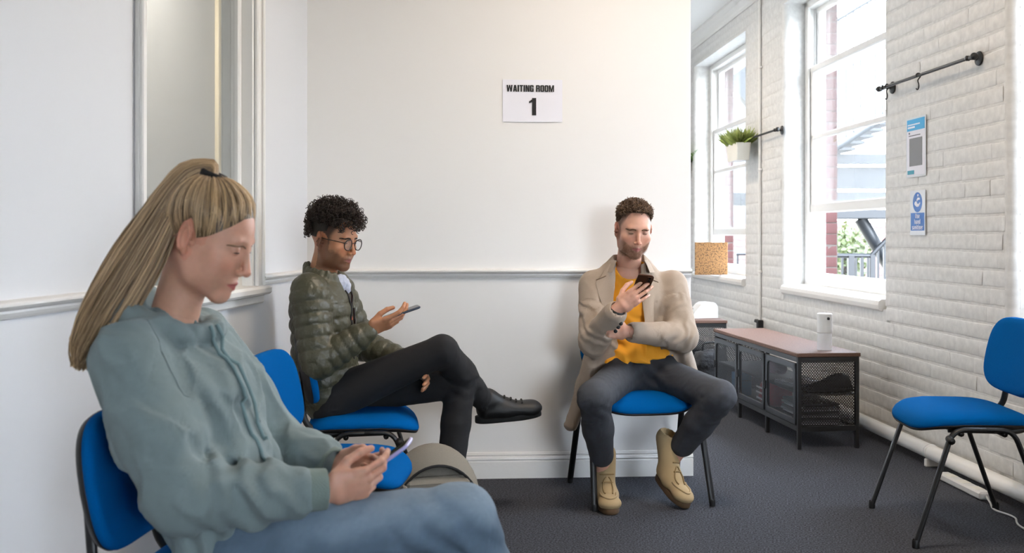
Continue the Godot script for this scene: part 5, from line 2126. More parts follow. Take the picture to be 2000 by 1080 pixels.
	for q in [[sh_r, el_r, wr_r, 1.0], [sh_l, el_l, wr_l, 1.0]]:
		G.cap(q[0], q[0].lerp(q[1], 0.55), 0.078, 0.077, 0.045)
		G.cap(q[0].lerp(q[1], 0.55), q[1], 0.077, 0.066, 0.03)
		G.cap(q[1], q[1].lerp(q[2], 0.55), 0.064, 0.060, 0.03)
		G.cap(q[1].lerp(q[2], 0.55), q[1].lerp(q[2], 0.84), 0.060, 0.051, 0.02)
	# hood lying round the neck
	for e in 16:
		var a0 := TAU * e / 16.0
		var a1 := TAU * (e + 1) / 16.0
		var pts := []
		for a in [a0, a1]:
			pts.append(neck + Vector3(-0.012 + cos(a) * 0.098, -0.022 - 0.034 * cos(a) + 0.010 * cos(a * 2), sin(a) * 0.108))
		var fat := 0.019 + 0.017 * (0.5 - 0.5 * cos(a0))
		G.cap(pts[0], pts[1], fat, fat, 0.012)
	G.flat(neck + Vector3(-0.11, -0.02, 0), neck + Vector3(-0.16, -0.10, 0), 0.034, 0.028, Vector3.BACK, 2.6, 0.02)
	G.cap(neck + Vector3(0, 0.20, 0), neck + Vector3(-0.005, -0.03, 0), 0.066, 0.062, 0.006, true)
	var n := FastNoiseLite.new()
	n.frequency = 1.0
	n.seed = 12
	n.fractal_octaves = 2
	var ua := (el_r - sh_r).normalized()
	var fa := (wr_r - el_r).normalized()
	G.disp = func(p: Vector3) -> float:
		var w := 1.0 - absf(n.get_noise_3d(p.x * 5.5 + p.y * 3.5, p.y * 3.5 - p.x * 2.0, p.z * 6.0)) * 2.0
		var e := -0.016 * maxf(0.0, w - 0.35)
		var q := p - el_r
		var r := q.length()
		if r < 0.28:
			# creases packed at the inside of the elbow and before the cuff
			var s := q.dot(fa)
			e += 0.006 * sin(s * 95.0 + q.dot(Vector3(0.4, 1, 0.2)) * 60.0 + 3.0 * n.get_noise_3dv(p * 6.0)) * smoothstep(-0.03, 0.06, s) * smoothstep(0.25, 0.13, s)
			e += 0.0025 * sin(q.dot(ua) * 95.0 + q.dot(Vector3(0.9, 0.2, 0.2)) * 50.0) * smoothstep(-0.2, -0.06, q.dot(ua)) * smoothstep(0.05, -0.02, q.dot(ua)) * smoothstep(-0.02, 0.06, q.dot(Vector3(0.85, 0.5, 0)))
		return e * 0.9 - 0.0015 * n.get_noise_3dv(p * 30.0)
	var jg := queue(G, 0.0065)
	# ribbed cuffs and hem
	var jcs := []
	for q in [[el_r, wr_r], [el_l, wr_l]]:
		var K := Sdf.new()
		var a: Vector3 = q[0].lerp(q[1], 0.80)
		var b: Vector3 = q[0].lerp(q[1], 1.04)
		K.cap(a, b, 0.046, 0.043, 0.005)
		K.cap(b, b + (b - a).normalized() * 0.1, 0.034, 0.034, 0.002, true)
		K.rbox(Transform3D(Basis.looking_at(b - a, Vector3.UP), b + (b - a).normalized() * 0.06), Vector3(0.07, 0.07, 0.05), 0.002, 0.003, true)
		jcs.append(queue(K, 0.004))
	var W := Sdf.new()
	W.flat(pelvis + Vector3(-0.0, -0.075, 0), pelvis + Vector3(-0.01, -0.025, 0), 0.124, 0.125, Vector3.BACK, 1.42, 0.01)
	var jw := queue(W, 0.009)
	# jeans
	var J := Sdf.new()
	J.flat(pelvis + Vector3(0.0, -0.055, 0), pelvis + Vector3(0, -0.02, 0), 0.085, 0.08, Vector3.BACK, 1.9, 0.02)
	J.cap(hip_r, kn_r, 0.092, 0.070, 0.03)
	J.cap(kn_r, kn_r.lerp(an_r, 0.45), 0.069, 0.066, 0.02)
	J.cap(kn_r.lerp(an_r, 0.45), an_r, 0.066, 0.058, 0.02)
	J.cap(hip_l, kn_l, 0.092, 0.072, 0.012)
	J.cap(kn_l, an_l, 0.069, 0.058, 0.012)
	J.disp = func(p: Vector3) -> float:
		var q := p - kn_r
		var e := 0.006 * sin(q.x * 60.0 + q.y * 75.0 + 4.0 * n.get_noise_3dv(p * 4.0)) * smoothstep(0.17, 0.05, (q + Vector3(0.03, 0.05, 0)).length())
		e += 0.004 * sin((p - hip_r).dot(Vector3(0.7, 0.3, 0.4)) * 85.0) * smoothstep(0.22, 0.05, (p - hip_r).length())
		return e - 0.004 * maxf(0.0, 0.4 - absf(n.get_noise_3d(p.x * 5.0, p.y * 11.0, p.z * 9.0)) * 2.0)
	var jn := FastNoiseLite.new()
	jn.frequency = 1.0
	jn.seed = 8
	var denim := lin("5d7082")
	var worn := lin("8fa2b2")
	var jj := queue(J, 0.008, func(p: Vector3) -> Color:
		# faded along the top of the thigh and over the knee: worn denim with ragged edges
		var u := clampf((p - hip_r).dot(kn_r - hip_r) / (kn_r - hip_r).length_squared(), 0.0, 1.0)
		var side := (p - hip_r.lerp(kn_r, u)).normalized()
		var w := smoothstep(0.15, 0.85, side.dot(Vector3(0.25, 0.85, 0.4)) + 0.35 * jn.get_noise_3dv(p * 9.0)) * smoothstep(0.05, 0.5, u)
		return denim.lerp(worn, 0.7 * w) * (1.0 + 0.10 * jn.get_noise_3d(p.x * 120.0, p.y * 30.0, p.z * 120.0)))
	# shoes
	var B1 := Sdf.new()
	shoe_prims(B1, Vector3(-0.02, 0.10, -2.22), Vector3(0.19, 0.02, -2.21), Vector3(0.35, 0.94, 0), an_r + Vector3(0.0, -0.02, 0), 0.045)
	var js1 := queue(B1, 0.006)
	var B2 := Sdf.new()
	shoe_prims(B2, Vector3(-0.21, 0.0, -2.36), Vector3(0.05, 0.0, -2.34), Vector3.UP, an_l, 0.045)
	var js2 := queue(B2, 0.006)
	people.append(func() -> void:
		part("body", joined_mesh([jb, jh, jr, jl]), M.skin, o)
		part("hoodie", joined_mesh([jg]), M.hoodie, o, "pale teal hooded sweatshirt")
		var hd := o.get_node("hoodie")
		for j in jcs:
			part("cuff", joined_mesh([j]), M.rib, hd)
		part("hem_band", joined_mesh([jw]), M.rib, hd)
		part("jeans", joined_mesh([jj]), M.denim, o, "faded light blue jeans")
		part("shoe", joined_mesh([js1]), M.white_leather, o)
		part("shoe", joined_mesh([js2]), M.white_leather, o)
		lash_and_brow(Sh, H, hs, o, M.brow_light, 0.0024, 0.0014, 0.006)
		# drawstrings
		for q in [[Vector3(-0.655, 1.002, -2.16), Vector3(-0.600, 0.93, -2.145), Vector3(-0.565, 0.86, -2.14), Vector3(-0.515, 0.785, -2.15), Vector3(-0.49, 0.715, -2.15)], [Vector3(-0.65, 1.0, -2.19), Vector3(-0.615, 0.95, -2.185), Vector3(-0.59, 0.90, -2.19), Vector3(-0.54, 0.83, -2.20), Vector3(-0.50, 0.76, -2.20)]]:
			var pts := []
			for p in smooth_path(q, 6):
				pts.append(G.snap(p, 0.004))
			var mb := MB.new()
			mb.tube(pts, 0.0042, 7)
			part("drawstring", mb, M.cord, hd)
		seam_line(G, hd, sh_r, [Vector3(-0.83, 1.02, -2.10), Vector3(-0.72, 0.985, -2.03), Vector3(-0.68, 0.89, -2.02), Vector3(-0.70, 0.83, -2.03)])
		seam_line(G, hd, sh_r, [Vector3(-0.83, 1.02, -2.10), Vector3(-0.87, 0.93, -2.0), Vector3(-0.85, 0.83, -2.02)])
		woman_hair(o, H, hs, Sh)
		phone("pale lilac phone held in both hands by the woman", pt, M.phone_lilac, 0.074, 0.150))

func seam_line(G: Sdf, parent: Node, _c: Vector3, q: Array) -> void:
	var pts := []
	for p in smooth_path(q, 5):
		pts.append(G.snap(p, 0.0002))
	var mb := MB.new()
	mb.tube(pts, 0.0022, 5)
	part("seam", mb, M.hoodie, parent)

func lifted(S: Sdf, p: Vector3, by: float) -> Vector3:     # pushed out of a body where it lies inside
	var d := S.ev(p)
	if d >= by:
		return p
	var g := Vector3(S.ev(p + Vector3(0.002, 0, 0)) - d, S.ev(p + Vector3(0, 0.002, 0)) - d, S.ev(p + Vector3(0, 0, 0.002)) - d)
	return p + g.normalized() * (by - d)

func woman_hair(o: Node3D, H: Transform3D, s: float, Sh: Sdf) -> void:
	rng.seed = 404
	var c0 := Vector3(0, 0.042, -0.010)
	var rad := Vector3(0.0745, 0.088, 0.098)
	var tie := Vector3(0.0, 0.131, -0.040)
	var on := func(dir: Vector3, lift: float) -> Vector3:     # point over the skull in a direction
		var d := dir.normalized()
		var k := 1.0 / (d / rad).length()
		return c0 + d * (k + lift)
	var tone := func() -> Color:
		var r := rng.randf()
		return lin("5f4a35").lerp(lin("e0c095"), r * r * 0.3 + 0.7 * r).lerp(lin("a68760"), 0.25) * rng.randf_range(0.8, 1.1)
	var mb := MB.new()
	# under layer following the skull, from the hairline to the tie
	var tied := (tie - c0).normalized()
	var hairline := []                                           # directions from the middle of the forehead round to the nape
	for q in [[0, 0.50, 1.0], [0.34, 0.44, 0.98], [0.58, 0.26, 0.92], [0.78, 0.04, 0.78], [0.92, -0.26, 0.52], [1.0, -0.44, 0.27], [1.0, -0.12, 0.14], [1.0, 0.06, -0.08], [1.0, -0.14, -0.26], [0.95, -0.55, -0.38], [0.6, -0.78, -0.62], [0.25, -0.80, -0.72], [0, -0.80, -0.75]]:
		hairline.append(Vector3(q[0], q[1], q[2]))
	var along := func(t: float, g: float) -> Vector3:
		var x := t * (hairline.size() - 1)
		var i := mini(int(x), hairline.size() - 2)
		var v: Vector3 = hairline[i].lerp(hairline[i + 1], x - i)
		return Vector3(v.x * g, v.y, v.z)
	for g in [-1.0, 1.0]:
		var rows := []
		for j in 12:
			var row := []
			for i in 37:
				var d: Vector3 = along.call(i / 36.0, g)
				var u := j / 11.0
				row.append(lifted(Sh, H * (s * on.call(d.normalized().slerp(tied, u * 0.97), 0.001 + 0.006 * minf(1.0, u * 4.0))), 0.0005 + 0.003 * minf(1.0, u * 4.0)))
			if g < 0:
				row.reverse()
			rows.append(row)
		mb.tint = lin("4e3b29")
		mb.grid(rows)
	part("hair_base", mb, M.hair_blond, o)
	mb = MB.new()
	for i in 620:
		var g := -1.0 if rng.randf() < 0.68 else 1.0
		var t := rng.randf()
		var d: Vector3 = along.call(t, g)
		d = d.normalized()
		var start := rng.randf_range(0.0, 0.35)
		if rng.randf() < 0.5:
			start = 0.0
		var pts := []
		var rr := []
		var lift := rng.randf_range(0.004, 0.011)
		var wob := rng.randfn() * 0.04
		for k in 9:
			var u := start + (1.0 - start) * k / 8.0
			var dd := d.slerp(tied, u * 0.985)
			dd += Vector3(wob * sin(PI * u), 0.0, wob * sin(PI * u))
			var q: Vector3 = H * (s * (on.call(dd, lift * minf(1.0, 0.15 + u * 3.0) + 0.004 * sin(PI * u)) as Vector3))
			if u < 0.5 and t > 0.12 and t < 0.52:
				q = lifted(Sh, q, (lift + 0.002) * minf(1.0, 0.15 + u * 3.0))
			pts.append(q)
			rr.append(0.0019 * (0.35 + minf(1.0, u * 4.0)) * (1.0 - 0.35 * u))
		mb.tint = tone.call()
		if t < 0.35 and rng.randf() < 0.5:
			mb.tint = mb.tint.lerp(lin("caa877"), 0.5)
		mb.tube(pts, rr, 4, 0.6, H.basis.y, false)
	part("hair", mb, M.hair_blond, o, "blonde hair combed up to the tie")
	# pony tail: rises from the tie, falls behind the shoulder
	mb = MB.new()
	var root := H * (tie * s)
	var guide := [root, Vector3(-0.662, 1.347, -2.205), Vector3(-0.705, 1.334, -2.19), Vector3(-0.748, 1.262, -2.165), Vector3(-0.800, 1.155, -2.14), Vector3(-0.855, 1.045, -2.115), Vector3(-0.895, 0.965, -2.10), Vector3(-0.912, 0.925, -2.10)]
	var wid := [0.012, 0.018, 0.027, 0.038, 0.050, 0.052, 0.034, 0.012]
	for i in 420:
		var a := rng.randf() * TAU
		var r := sqrt(rng.randf())
		var drop := rng.randf_range(0.0, 1.0)
		var pts := []
		var far := 1.0 - 0.50 * rng.randf() * rng.randf()
		var n := guide.size()
		for k in n:
			if float(k) / (n - 1) > far + 0.10 and k > 4:
				break
			var p: Vector3 = guide[k]
			var dir: Vector3 = (guide[mini(k + 1, n - 1)] - guide[maxi(k - 1, 0)]).normalized()
			var across := dir.cross(Vector3.BACK).normalized()
			var w: float = wid[k]
			pts.append(p + across * cos(a) * r * w * 1.12 + Vector3.BACK * sin(a) * r * w * 0.75 + Vector3(rng.randfn(), rng.randfn(), rng.randfn()) * 0.0012 * k * 0.5)
		var sp := smooth_path(pts, 3)
		var rr := []
		for k in sp.size():
			rr.append(0.0024 * (1.0 - 0.7 * pow(k / float(sp.size()), 3.0)))
		mb.tint = tone.call()
		if cos(a) > 0.3 and r > 0.6:
			mb.tint = mb.tint.lerp(lin("8a6b45"), 0.35)
		mb.tube(sp, rr, 4, 0.7, Vector3.BACK, false)
	# a loose lock over the hood
	for i in 16:
		var pts := []
		for k in 7:
			var u := k / 6.0
			pts.append(H * (Vector3(-0.055, -0.03, -0.085) * s) + Vector3(-0.015 * u - 0.085 * u * u, -0.02 - 0.19 * u, 0.03 * sin(u * 2.2)) + Vector3(rng.randfn(), 0, rng.randfn()) * 0.0022)
		mb.tint = tone.call()
		mb.tube(smooth_path(pts, 2), 0.0014, 4, 1.0, Vector3.BACK, false)
	part("ponytail", mb, M.hair_blond, o, "long blonde ponytail")
	mb = MB.new()
	for k in 3:
		var ring := []
		for i in 18:
			var a := TAU * i / 18
			ring.append(root + H.basis * Vector3(cos(a) * 0.024, 0.006 * k - 0.006, sin(a) * 0.026 + 0.004))
		mb.tube(ring, 0.0075, 7, 1.0, Vector3.UP, false, true)
	part("hair_tie", mb, M.hair_tie, o, "black hair tie")

# ---------------------------------------------------------------- the man in the green padded jacket
func man_in_jacket() -> void:
	var o := thing("person", "curly haired man with glasses in olive padded jacket, legs crossed", "person", Transform3D(), "people sitting in the waiting room")
	var H := frame_of(Vector3(-0.738, 1.178, -4.12), Vector3(0.875, -0.20, 0.44), Vector3(-0.02, 1, 0))
	var hs := 1.0
	var skin := lin("b07a58")
	var pelvis := Vector3(-0.735, 0.555, -4.13)
	var waist := Vector3(-0.775, 0.68, -4.13)
	var chest := Vector3(-0.785, 0.87, -4.13)
	var neck := Vector3(-0.782, 1.045, -4.13)
	var sh_r := Vector3(-0.805, 0.960, -3.965)
	var el_r := Vector3(-0.762, 0.700, -3.915)
	var wr_r := Vector3(-0.568, 0.822, -3.955)
	var sh_l := Vector3(-0.765, 0.960, -4.30)
	var el_l := Vector3(-0.660, 0.725, -4.355)
	var wr_l := Vector3(-0.420, 0.655, -4.215)
	var hip_r := Vector3(-0.70, 0.552, -4.04)
	var kn_r := Vector3(-0.282, 0.735, -4.045)
	var an_r := Vector3(-0.118, 0.485, -4.28)
	var hip_l := Vector3(-0.70, 0.54, -4.22)
	var kn_l := Vector3(-0.215, 0.585, -4.16)
	var an_l := Vector3(-0.265, 0.12, -4.10)
	var S := Sdf.new()
	S.flat(pelvis, waist, 0.09, 0.085, Vector3.BACK, 1.5)
	S.flat(waist, chest, 0.085, 0.095, Vector3.BACK, 1.6)
	S.flat(chest, neck + Vector3(0, -0.07, 0), 0.09, 0.055, Vector3.BACK, 1.8, 0.05)
	S.cap(neck, H * Vector3(0, -0.03, -0.015), 0.055, 0.055, 0.03)
	for q in [[sh_r, el_r, wr_r], [sh_l, el_l, wr_l]]:
		S.cap(q[0], q[1], 0.048, 0.040, 0.03)
		S.cap(q[1], q[2], 0.040, 0.028, 0.02)
	for q in [[hip_r, kn_r, an_r], [hip_l, kn_l, an_l]]:
		S.cap(q[0], q[1], 0.074, 0.050, 0.03)
		S.cap(q[1], q[2], 0.046, 0.033, 0.02)
	var sk := skin_fn(skin, H, hs, {"lip": lin("a3645a"), "beard": lin("4a3327"), "beard_amount": 0.65, "hair": lin("1d1410"), "fade": 0.9})
	var jb := queue(S, 0.013, sk)
	var Sh := Sdf.new()
	head_prims(Sh, H, {"size": hs, "jaw": 1.0})
	Sh.cap(H * Vector3(0, -0.055, -0.022), neck, 0.052, 0.058, 0.03)
	var jh := queue(Sh, 0.0034, sk)
	# phone hand, palm up
	var HR := hand_frame(wr_r + Vector3(0.004, 0.004, 0), Vector3(0.90, 0.34, -0.12), Vector3(0.22, -0.72, 0.62), true)
	var SR := Sdf.new()
	hand_prims(SR, HR, [[0.12, 0.45, 0.35], [0.16, 0.55, 0.4], [0.25, 0.6, 0.4], [0.35, 0.6, 0.4]], [Vector3(0.28, 0.85, -0.40), Vector3(-0.08, 0.95, -0.32), Vector3(-0.35, 0.9, -0.20)], 1.02)
	var jr := queue(SR, 0.0036, sk)
	var py := Vector3(0.90, 0.30, -0.25).normalized()
	var pz := Vector3(-0.32, 0.93, 0.12)
	pz = (pz - py * pz.dot(py)).normalized()
	var pt := Transform3D(Basis(py.cross(pz), py, pz), Vector3(-0.442, 0.893, -3.995))
	# other hand held between the thighs
	var HL := hand_frame(Vector3(-0.392, 0.645, -4.165), Vector3(0.50, -0.26, 0.95), Vector3(0.70, 0.25, -0.35), false)
	var SL := Sdf.new()
	hand_prims(SL, HL, [[0.2, 0.35, 0.25], [0.25, 0.4, 0.25], [0.3, 0.45, 0.3], [0.35, 0.45, 0.3]], [Vector3(0.6, 0.8, -0.3), Vector3(0.4, 0.95, -0.3), Vector3(0.1, 1.0, -0.3)], 1.0)
	var jl := queue(SL, 0.0040, sk)
	# quilted jacket
	var G := Sdf.new()
	var q1 := G.flat(pelvis + Vector3(-0.005, -0.02, 0), waist + Vector3(0, 0.02, 0), 0.128, 0.128, Vector3.BACK, 1.4, 0.02)
	q1.qn = 3.0
	q1.qa = 0.009
	var q2 := G.flat(waist + Vector3(0, 0.02, 0), chest + Vector3(0, 0.05, 0), 0.128, 0.132, Vector3.BACK, 1.45, 0.02)
	q2.qn = 4.0
	q2.qa = 0.009
	var q3 := G.flat(chest + Vector3(0, 0.05, 0), neck + Vector3(-0.01, -0.045, 0), 0.125, 0.078, Vector3.BACK, 1.65, 0.02)
	q3.qn = 2.0
	q3.qa = 0.009
	for q in [[sh_r, el_r, wr_r], [sh_l, el_l, wr_l]]:
		var a1 := G.cap(q[0] + Vector3(0, 0.02, 0), q[1], 0.079, 0.068, 0.018)
		a1.qn = 6.0
		a1.qa = 0.008
		var a2 := G.cap(q[1], q[1].lerp(q[2], 0.9), 0.067, 0.050, 0.018)
		a2.qn = 5.0
		a2.qa = 0.008
		G.cap(q[1].lerp(q[2], 0.9), q[1].lerp(q[2], 0.97), 0.043, 0.041, 0.006)
	# stand-up collar, open at the front
	for e in 14:
		var a0 := lerpf(0.55, TAU - 0.75, e / 14.0)
		var a1 := lerpf(0.55, TAU - 0.75, (e + 1) / 14.0)
		var pts := []
		for a in [a0, a1]:
			pts.append(neck + Vector3(0.012 + cos(a) * 0.082, -0.045 * (0.5 + 0.5 * cos(a)), sin(a) * 0.086))
		G.flat(pts[0], pts[1], 0.013, 0.013, Vector3.UP, 3.0, 0.010)
	G.cap(neck + Vector3(0.0, 0.2, 0), neck + Vector3(0.0, -0.02, 0), 0.064, 0.060, 0.006, true)
	# unzipped opening down the chest
	G.flat(neck + Vector3(0.085, 0.0, 0.02), neck + Vector3(0.155, -0.14, 0.02), 0.042, 0.030, Vector3(0.7, 0.5, 0), 1.6, 0.008, true)
	G.flat(neck + Vector3(0.155, -0.13, 0.02), Vector3(-0.585, 0.70, -4.105), 0.030, 0.030, Vector3(1, 0.3, 0), 1.8, 0.008, true)
	var n := FastNoiseLite.new()
	n.frequency = 1.0
	n.seed = 40
	n.fractal_octaves = 2
	G.disp = func(p: Vector3) -> float:
		return -0.003 * n.get_noise_3d(p.x * 30.0, p.y * 20.0, p.z * 30.0) - 0.003 * n.get_noise_3dv(p * 9.0)
	var jg := queue(G, 0.0068)
	# sweatshirt and orange vest showing in the opening
	var U := Sdf.new()
	U.flat(pelvis, chest, 0.105, 0.112, Vector3.BACK, 1.42, 0.03)
	U.flat(chest, neck + Vector3(0.005, -0.045, 0), 0.112, 0.064, Vector3.BACK, 1.5, 0.05)
	U.cap(neck + Vector3(0.0, 0.2, 0), neck + Vector3(0.0, -0.01, 0), 0.056, 0.056, 0.006, true)
	var ju := queue(U, 0.010)
	# white lining of a hood at the throat
	var L := Sdf.new()
	L.ell(neck + Vector3(0.080, -0.034, 0.045), Vector3(0.030, 0.034, 0.018), Basis(Vector3.UP, 0.5), 0.01)
	L.ell(neck + Vector3(0.098, -0.055, 0.022), Vector3(0.022, 0.036, 0.018), Basis(Vector3.UP, 0.2), 0.01)
	L.cap(neck + Vector3(0, 0.1, 0), neck, 0.05, 0.05, 0.004, true)
	L.disp = func(p: Vector3) -> float: return 0.005 * n.get_noise_3dv(p * 45.0)
	var jlin := queue(L, 0.004)
	# trousers
	var J := Sdf.new()
	J.flat(pelvis + Vector3(0, -0.05, 0), pelvis, 0.10, 0.095, Vector3.BACK, 1.75, 0.02)
	J.cap(hip_r, kn_r, 0.088, 0.062, 0.025)
	J.cap(kn_r, kn_r.lerp(an_r, 0.4), 0.060, 0.062, 0.02)
	J.cap(kn_r.lerp(an_r, 0.4), an_r.lerp(kn_r, 0.08), 0.062, 0.047, 0.02)
	J.cap(hip_l, kn_l, 0.088, 0.064, 0.010)
	J.cap(kn_l, kn_l.lerp(an_l, 0.35), 0.061, 0.062, 0.012)
	J.cap(kn_l.lerp(an_l, 0.35), an_l, 0.062, 0.052, 0.012)
	J.disp = func(p: Vector3) -> float:
		var q := p - kn_l
		return 0.0035 * sin(q.y * 90.0 + 5.0 * n.get_noise_3dv(p * 7.0)) * smoothstep(0.16, 0.04, q.length()) - 0.004 * maxf(0.0, 0.35 - absf(n.get_noise_3d(p.x * 9.0, p.y * 14.0, p.z * 12.0)) * 2.0) + 0.003 * sin((p - hip_r).dot(Vector3(0.8, -0.5, 0)) * 95.0) * smoothstep(0.2, 0.04, (p - hip_r).length())
	var jj := queue(J, 0.0085)
	# socks, trainers
	var K := Sdf.new()
	K.cap(an_r.lerp(kn_r, 0.25), an_r + Vector3(0.012, -0.03, -0.01), 0.040, 0.038, 0.01)
	var jk := queue(K, 0.006)
	var h1 := Vector3(-0.155, 0.405, -4.29)
	var t1 := Vector3(0.130, 0.425, -4.36)
	var B1 := Sdf.new()
	shoe_prims(B1, h1, t1, Vector3(0.05, 1, 0.10), an_r + Vector3(0.012, 0.005, -0.01), 0.050, 0.052)
	B1.flat(h1.lerp(t1, 0.15) + Vector3(0, 0.035, 0), h1.lerp(t1, 0.86) + Vector3(0, 0.028, 0), 0.034, 0.030, Vector3.BACK, 1.5, 0.02)
	var js1 := queue(B1, 0.0055)
	var h2 := Vector3(-0.335, 0.0, -4.11)
	var t2 := Vector3(-0.055, 0.0, -4.03)
	var B2 := Sdf.new()
	shoe_prims(B2, h2, t2, Vector3.UP, an_l, 0.045)
	var js2 := queue(B2, 0.008)
	people.append(func() -> void:
		part("body", joined_mesh([jb, jh, jr, jl]), M.skin, o)
		var jk_ := part("jacket", joined_mesh([jg]), M.nylon_olive, o, "olive quilted padded jacket")
		part("vest", joined_mesh([ju]), M.orange_vest, o, "orange top under the jacket")
		part("hood_lining", joined_mesh([jlin]), M.grey_lining, o, "pale crumpled lining at the throat")
		part("trousers", joined_mesh([jj]), M.black_denim, o, "black jeans")
		var sock := part("sock", joined_mesh([jk]), M.bag_black, o, "black sock with white dashes")
		rng.seed = 9
		for i in 26:
			var a := rng.randf() * TAU
			var u := rng.randf_range(0.0, 0.24)
			var p := K.snap(an_r.lerp(kn_r, u) + Vector3(cos(a), 0.3, sin(a)) * 0.045, 0.0004)
			var mb := MB.new()
			mb.box(Transform3D(Basis(Vector3(0.2, 0.9, rng.randfn()).normalized(), rng.randf() * 3.0), p), Vector3(0.009, 0.004, 0.003), 0.0005)
			part("dash", mb, M.paper, sock)
		var s1 := part("shoe", joined_mesh([js1]), M.black_leather, o, "black trainer")
		part("sole", sole_mesh(h1 + Vector3(0.0, -0.012, 0), t1 + Vector3(-0.006, -0.010, 0), Vector3(0.05, 1, 0.10), 0.030, 0.047), M.rubber, s1)
		var laces := MB.new()
		for i in 4:
			var c := h1.lerp(t1, 0.42 + 0.09 * i)
			var pts := []
			for k in 6:
				var w := lerpf(-0.03, 0.03, k / 5.0)
				pts.append(B1.snap(c + Vector3(0.0, 0.085 - 0.012 * i, w), 0.003))
			laces.tube(pts, 0.0035, 6)
		part("laces", laces, M.strap_dark, s1)
		var s2 := part("shoe", joined_mesh([js2]), M.black_leather, o, "black trainer")
		part("sole", sole_mesh(h2, t2, Vector3.UP, 0.020, 0.049), M.rubber, s2)
		lash_and_brow(Sh, H, hs, o, M.brow_dark, 0.0030, 0.0015)
		curly_hair(o, H, hs)
		glasses(o, H)
		var mb := MB.new()                                      # zip edges of the opening
		for sd in [-0.006, 0.05]:
			var pts := []
			for p in smooth_path([neck + Vector3(0.12, -0.06, 0.02 + sd), neck + Vector3(0.17, -0.15, 0.015 + sd), Vector3(-0.60, 0.80, -4.115 + sd), Vector3(-0.59, 0.70, -4.12 + sd)], 5):
				pts.append(G.snap(p, 0.001))
			mb.tube(pts, 0.0042, 6)
		part("zip", mb, M.strap_dark, jk_)
		phone("dark blue phone in the hand of the man in the padded jacket", pt, M.phone_blue))

func curly_hair(o: Node3D, H: Transform3D, s: float) -> void:
	rng.seed = 1234
	var mb := MB.new()
	var c0 := Vector3(0, 0.042, -0.010)
	var rad := Vector3(0.0745, 0.088, 0.098)
	var dark := lin("1d1410")
	# closer hair under the curls
	mb.tint = lin("17100c")
	var rows := []
	for j in 13:
		var row := []
		for i in 40:
			var a := TAU * i / 40
			var el := lerpf(PI / 2, -0.42 if sin(a) < -0.2 else (-0.05 if sin(a) < 0.35 else 0.62), j / 12.0)
			var d := Vector3(cos(a) * cos(el), sin(el), sin(a) * cos(el))
			row.append(H * (s * (c0 + d / (d / rad).length() + d * (0.006 + 0.022 * smoothstep(0.1, 0.8, d.y)) * minf(1.0, (12 - j) / 3.0))))
		rows.append(row)
	rows.reverse()
	for r in rows:
		r.reverse()
	mb.grid(rows, true)
	part("hair_base", mb, M.hair_dark, o)
	mb = MB.new()
	var made := 0
	while made < 1500:
		var d := Vector3(rng.randfn(), rng.randfn() * 0.8 + 0.55, rng.randfn() + 0.05).normalized()
		if d.y < 0.12 + 0.30 * maxf(0.0, d.z) and not (d.z < -0.25 and d.y > -0.35):
			continue
		if absf(d.x) > 0.8 and d.y < 0.35:
			continue
		made += 1
		var top := smoothstep(0.0, 0.8, d.y)
		var lift := 0.008 + rng.randf() * lerpf(0.016, 0.046, top)
		if d.z > 0.5:
			lift += 0.010 * rng.randf()
		var c := c0 + d / (d / rad).length() + d * lift
		if d.z > 0.6 and rng.randf() < 0.5:
			c += Vector3(0, -0.034 * rng.randf(), 0.012)          # fringe falling over the forehead
		var ax := (Vector3(rng.randfn(), rng.randfn(), rng.randfn()) + d * 0.4).normalized()
		var u := ax.cross(Vector3(0.31, 0.77, 0.55)).normalized()
		var w := ax.cross(u)
		var r := rng.randf_range(0.0045, 0.0100)
		var pts := []
		var turns := rng.randf_range(1.0, 1.7)
		for k in 13:
			var t := k / 12.0
			var a := TAU * turns * t
			pts.append(H * (s * (c + (u * cos(a) + w * sin(a)) * r + ax * (t - 0.5) * 0.022)))
		mb.tint = dark.lerp(lin("35261d"), rng.randf() * 0.8)
		mb.tube(pts, 0.0013, 4, 1.0, Vector3.UP, false)
	# a few flyaway rings
	for i in 22:
		var d := Vector3(rng.randfn() * 0.7, 0.9, rng.randfn() * 0.7).normalized()
		var c := c0 + d / (d / rad).length() + d * rng.randf_range(0.045, 0.06)
		var pts := []
		for k in 11:
			var a := TAU * k / 10.0 * 0.9
			pts.append(H * (s * (c + Vector3(cos(a), sin(a), 0.3 * a / TAU) * 0.010)))
		mb.tint = dark
		mb.tube(pts, 0.0009, 4, 1.0, Vector3.UP, false)
	part("hair", mb, M.hair_dark, o, "thick dark curls")

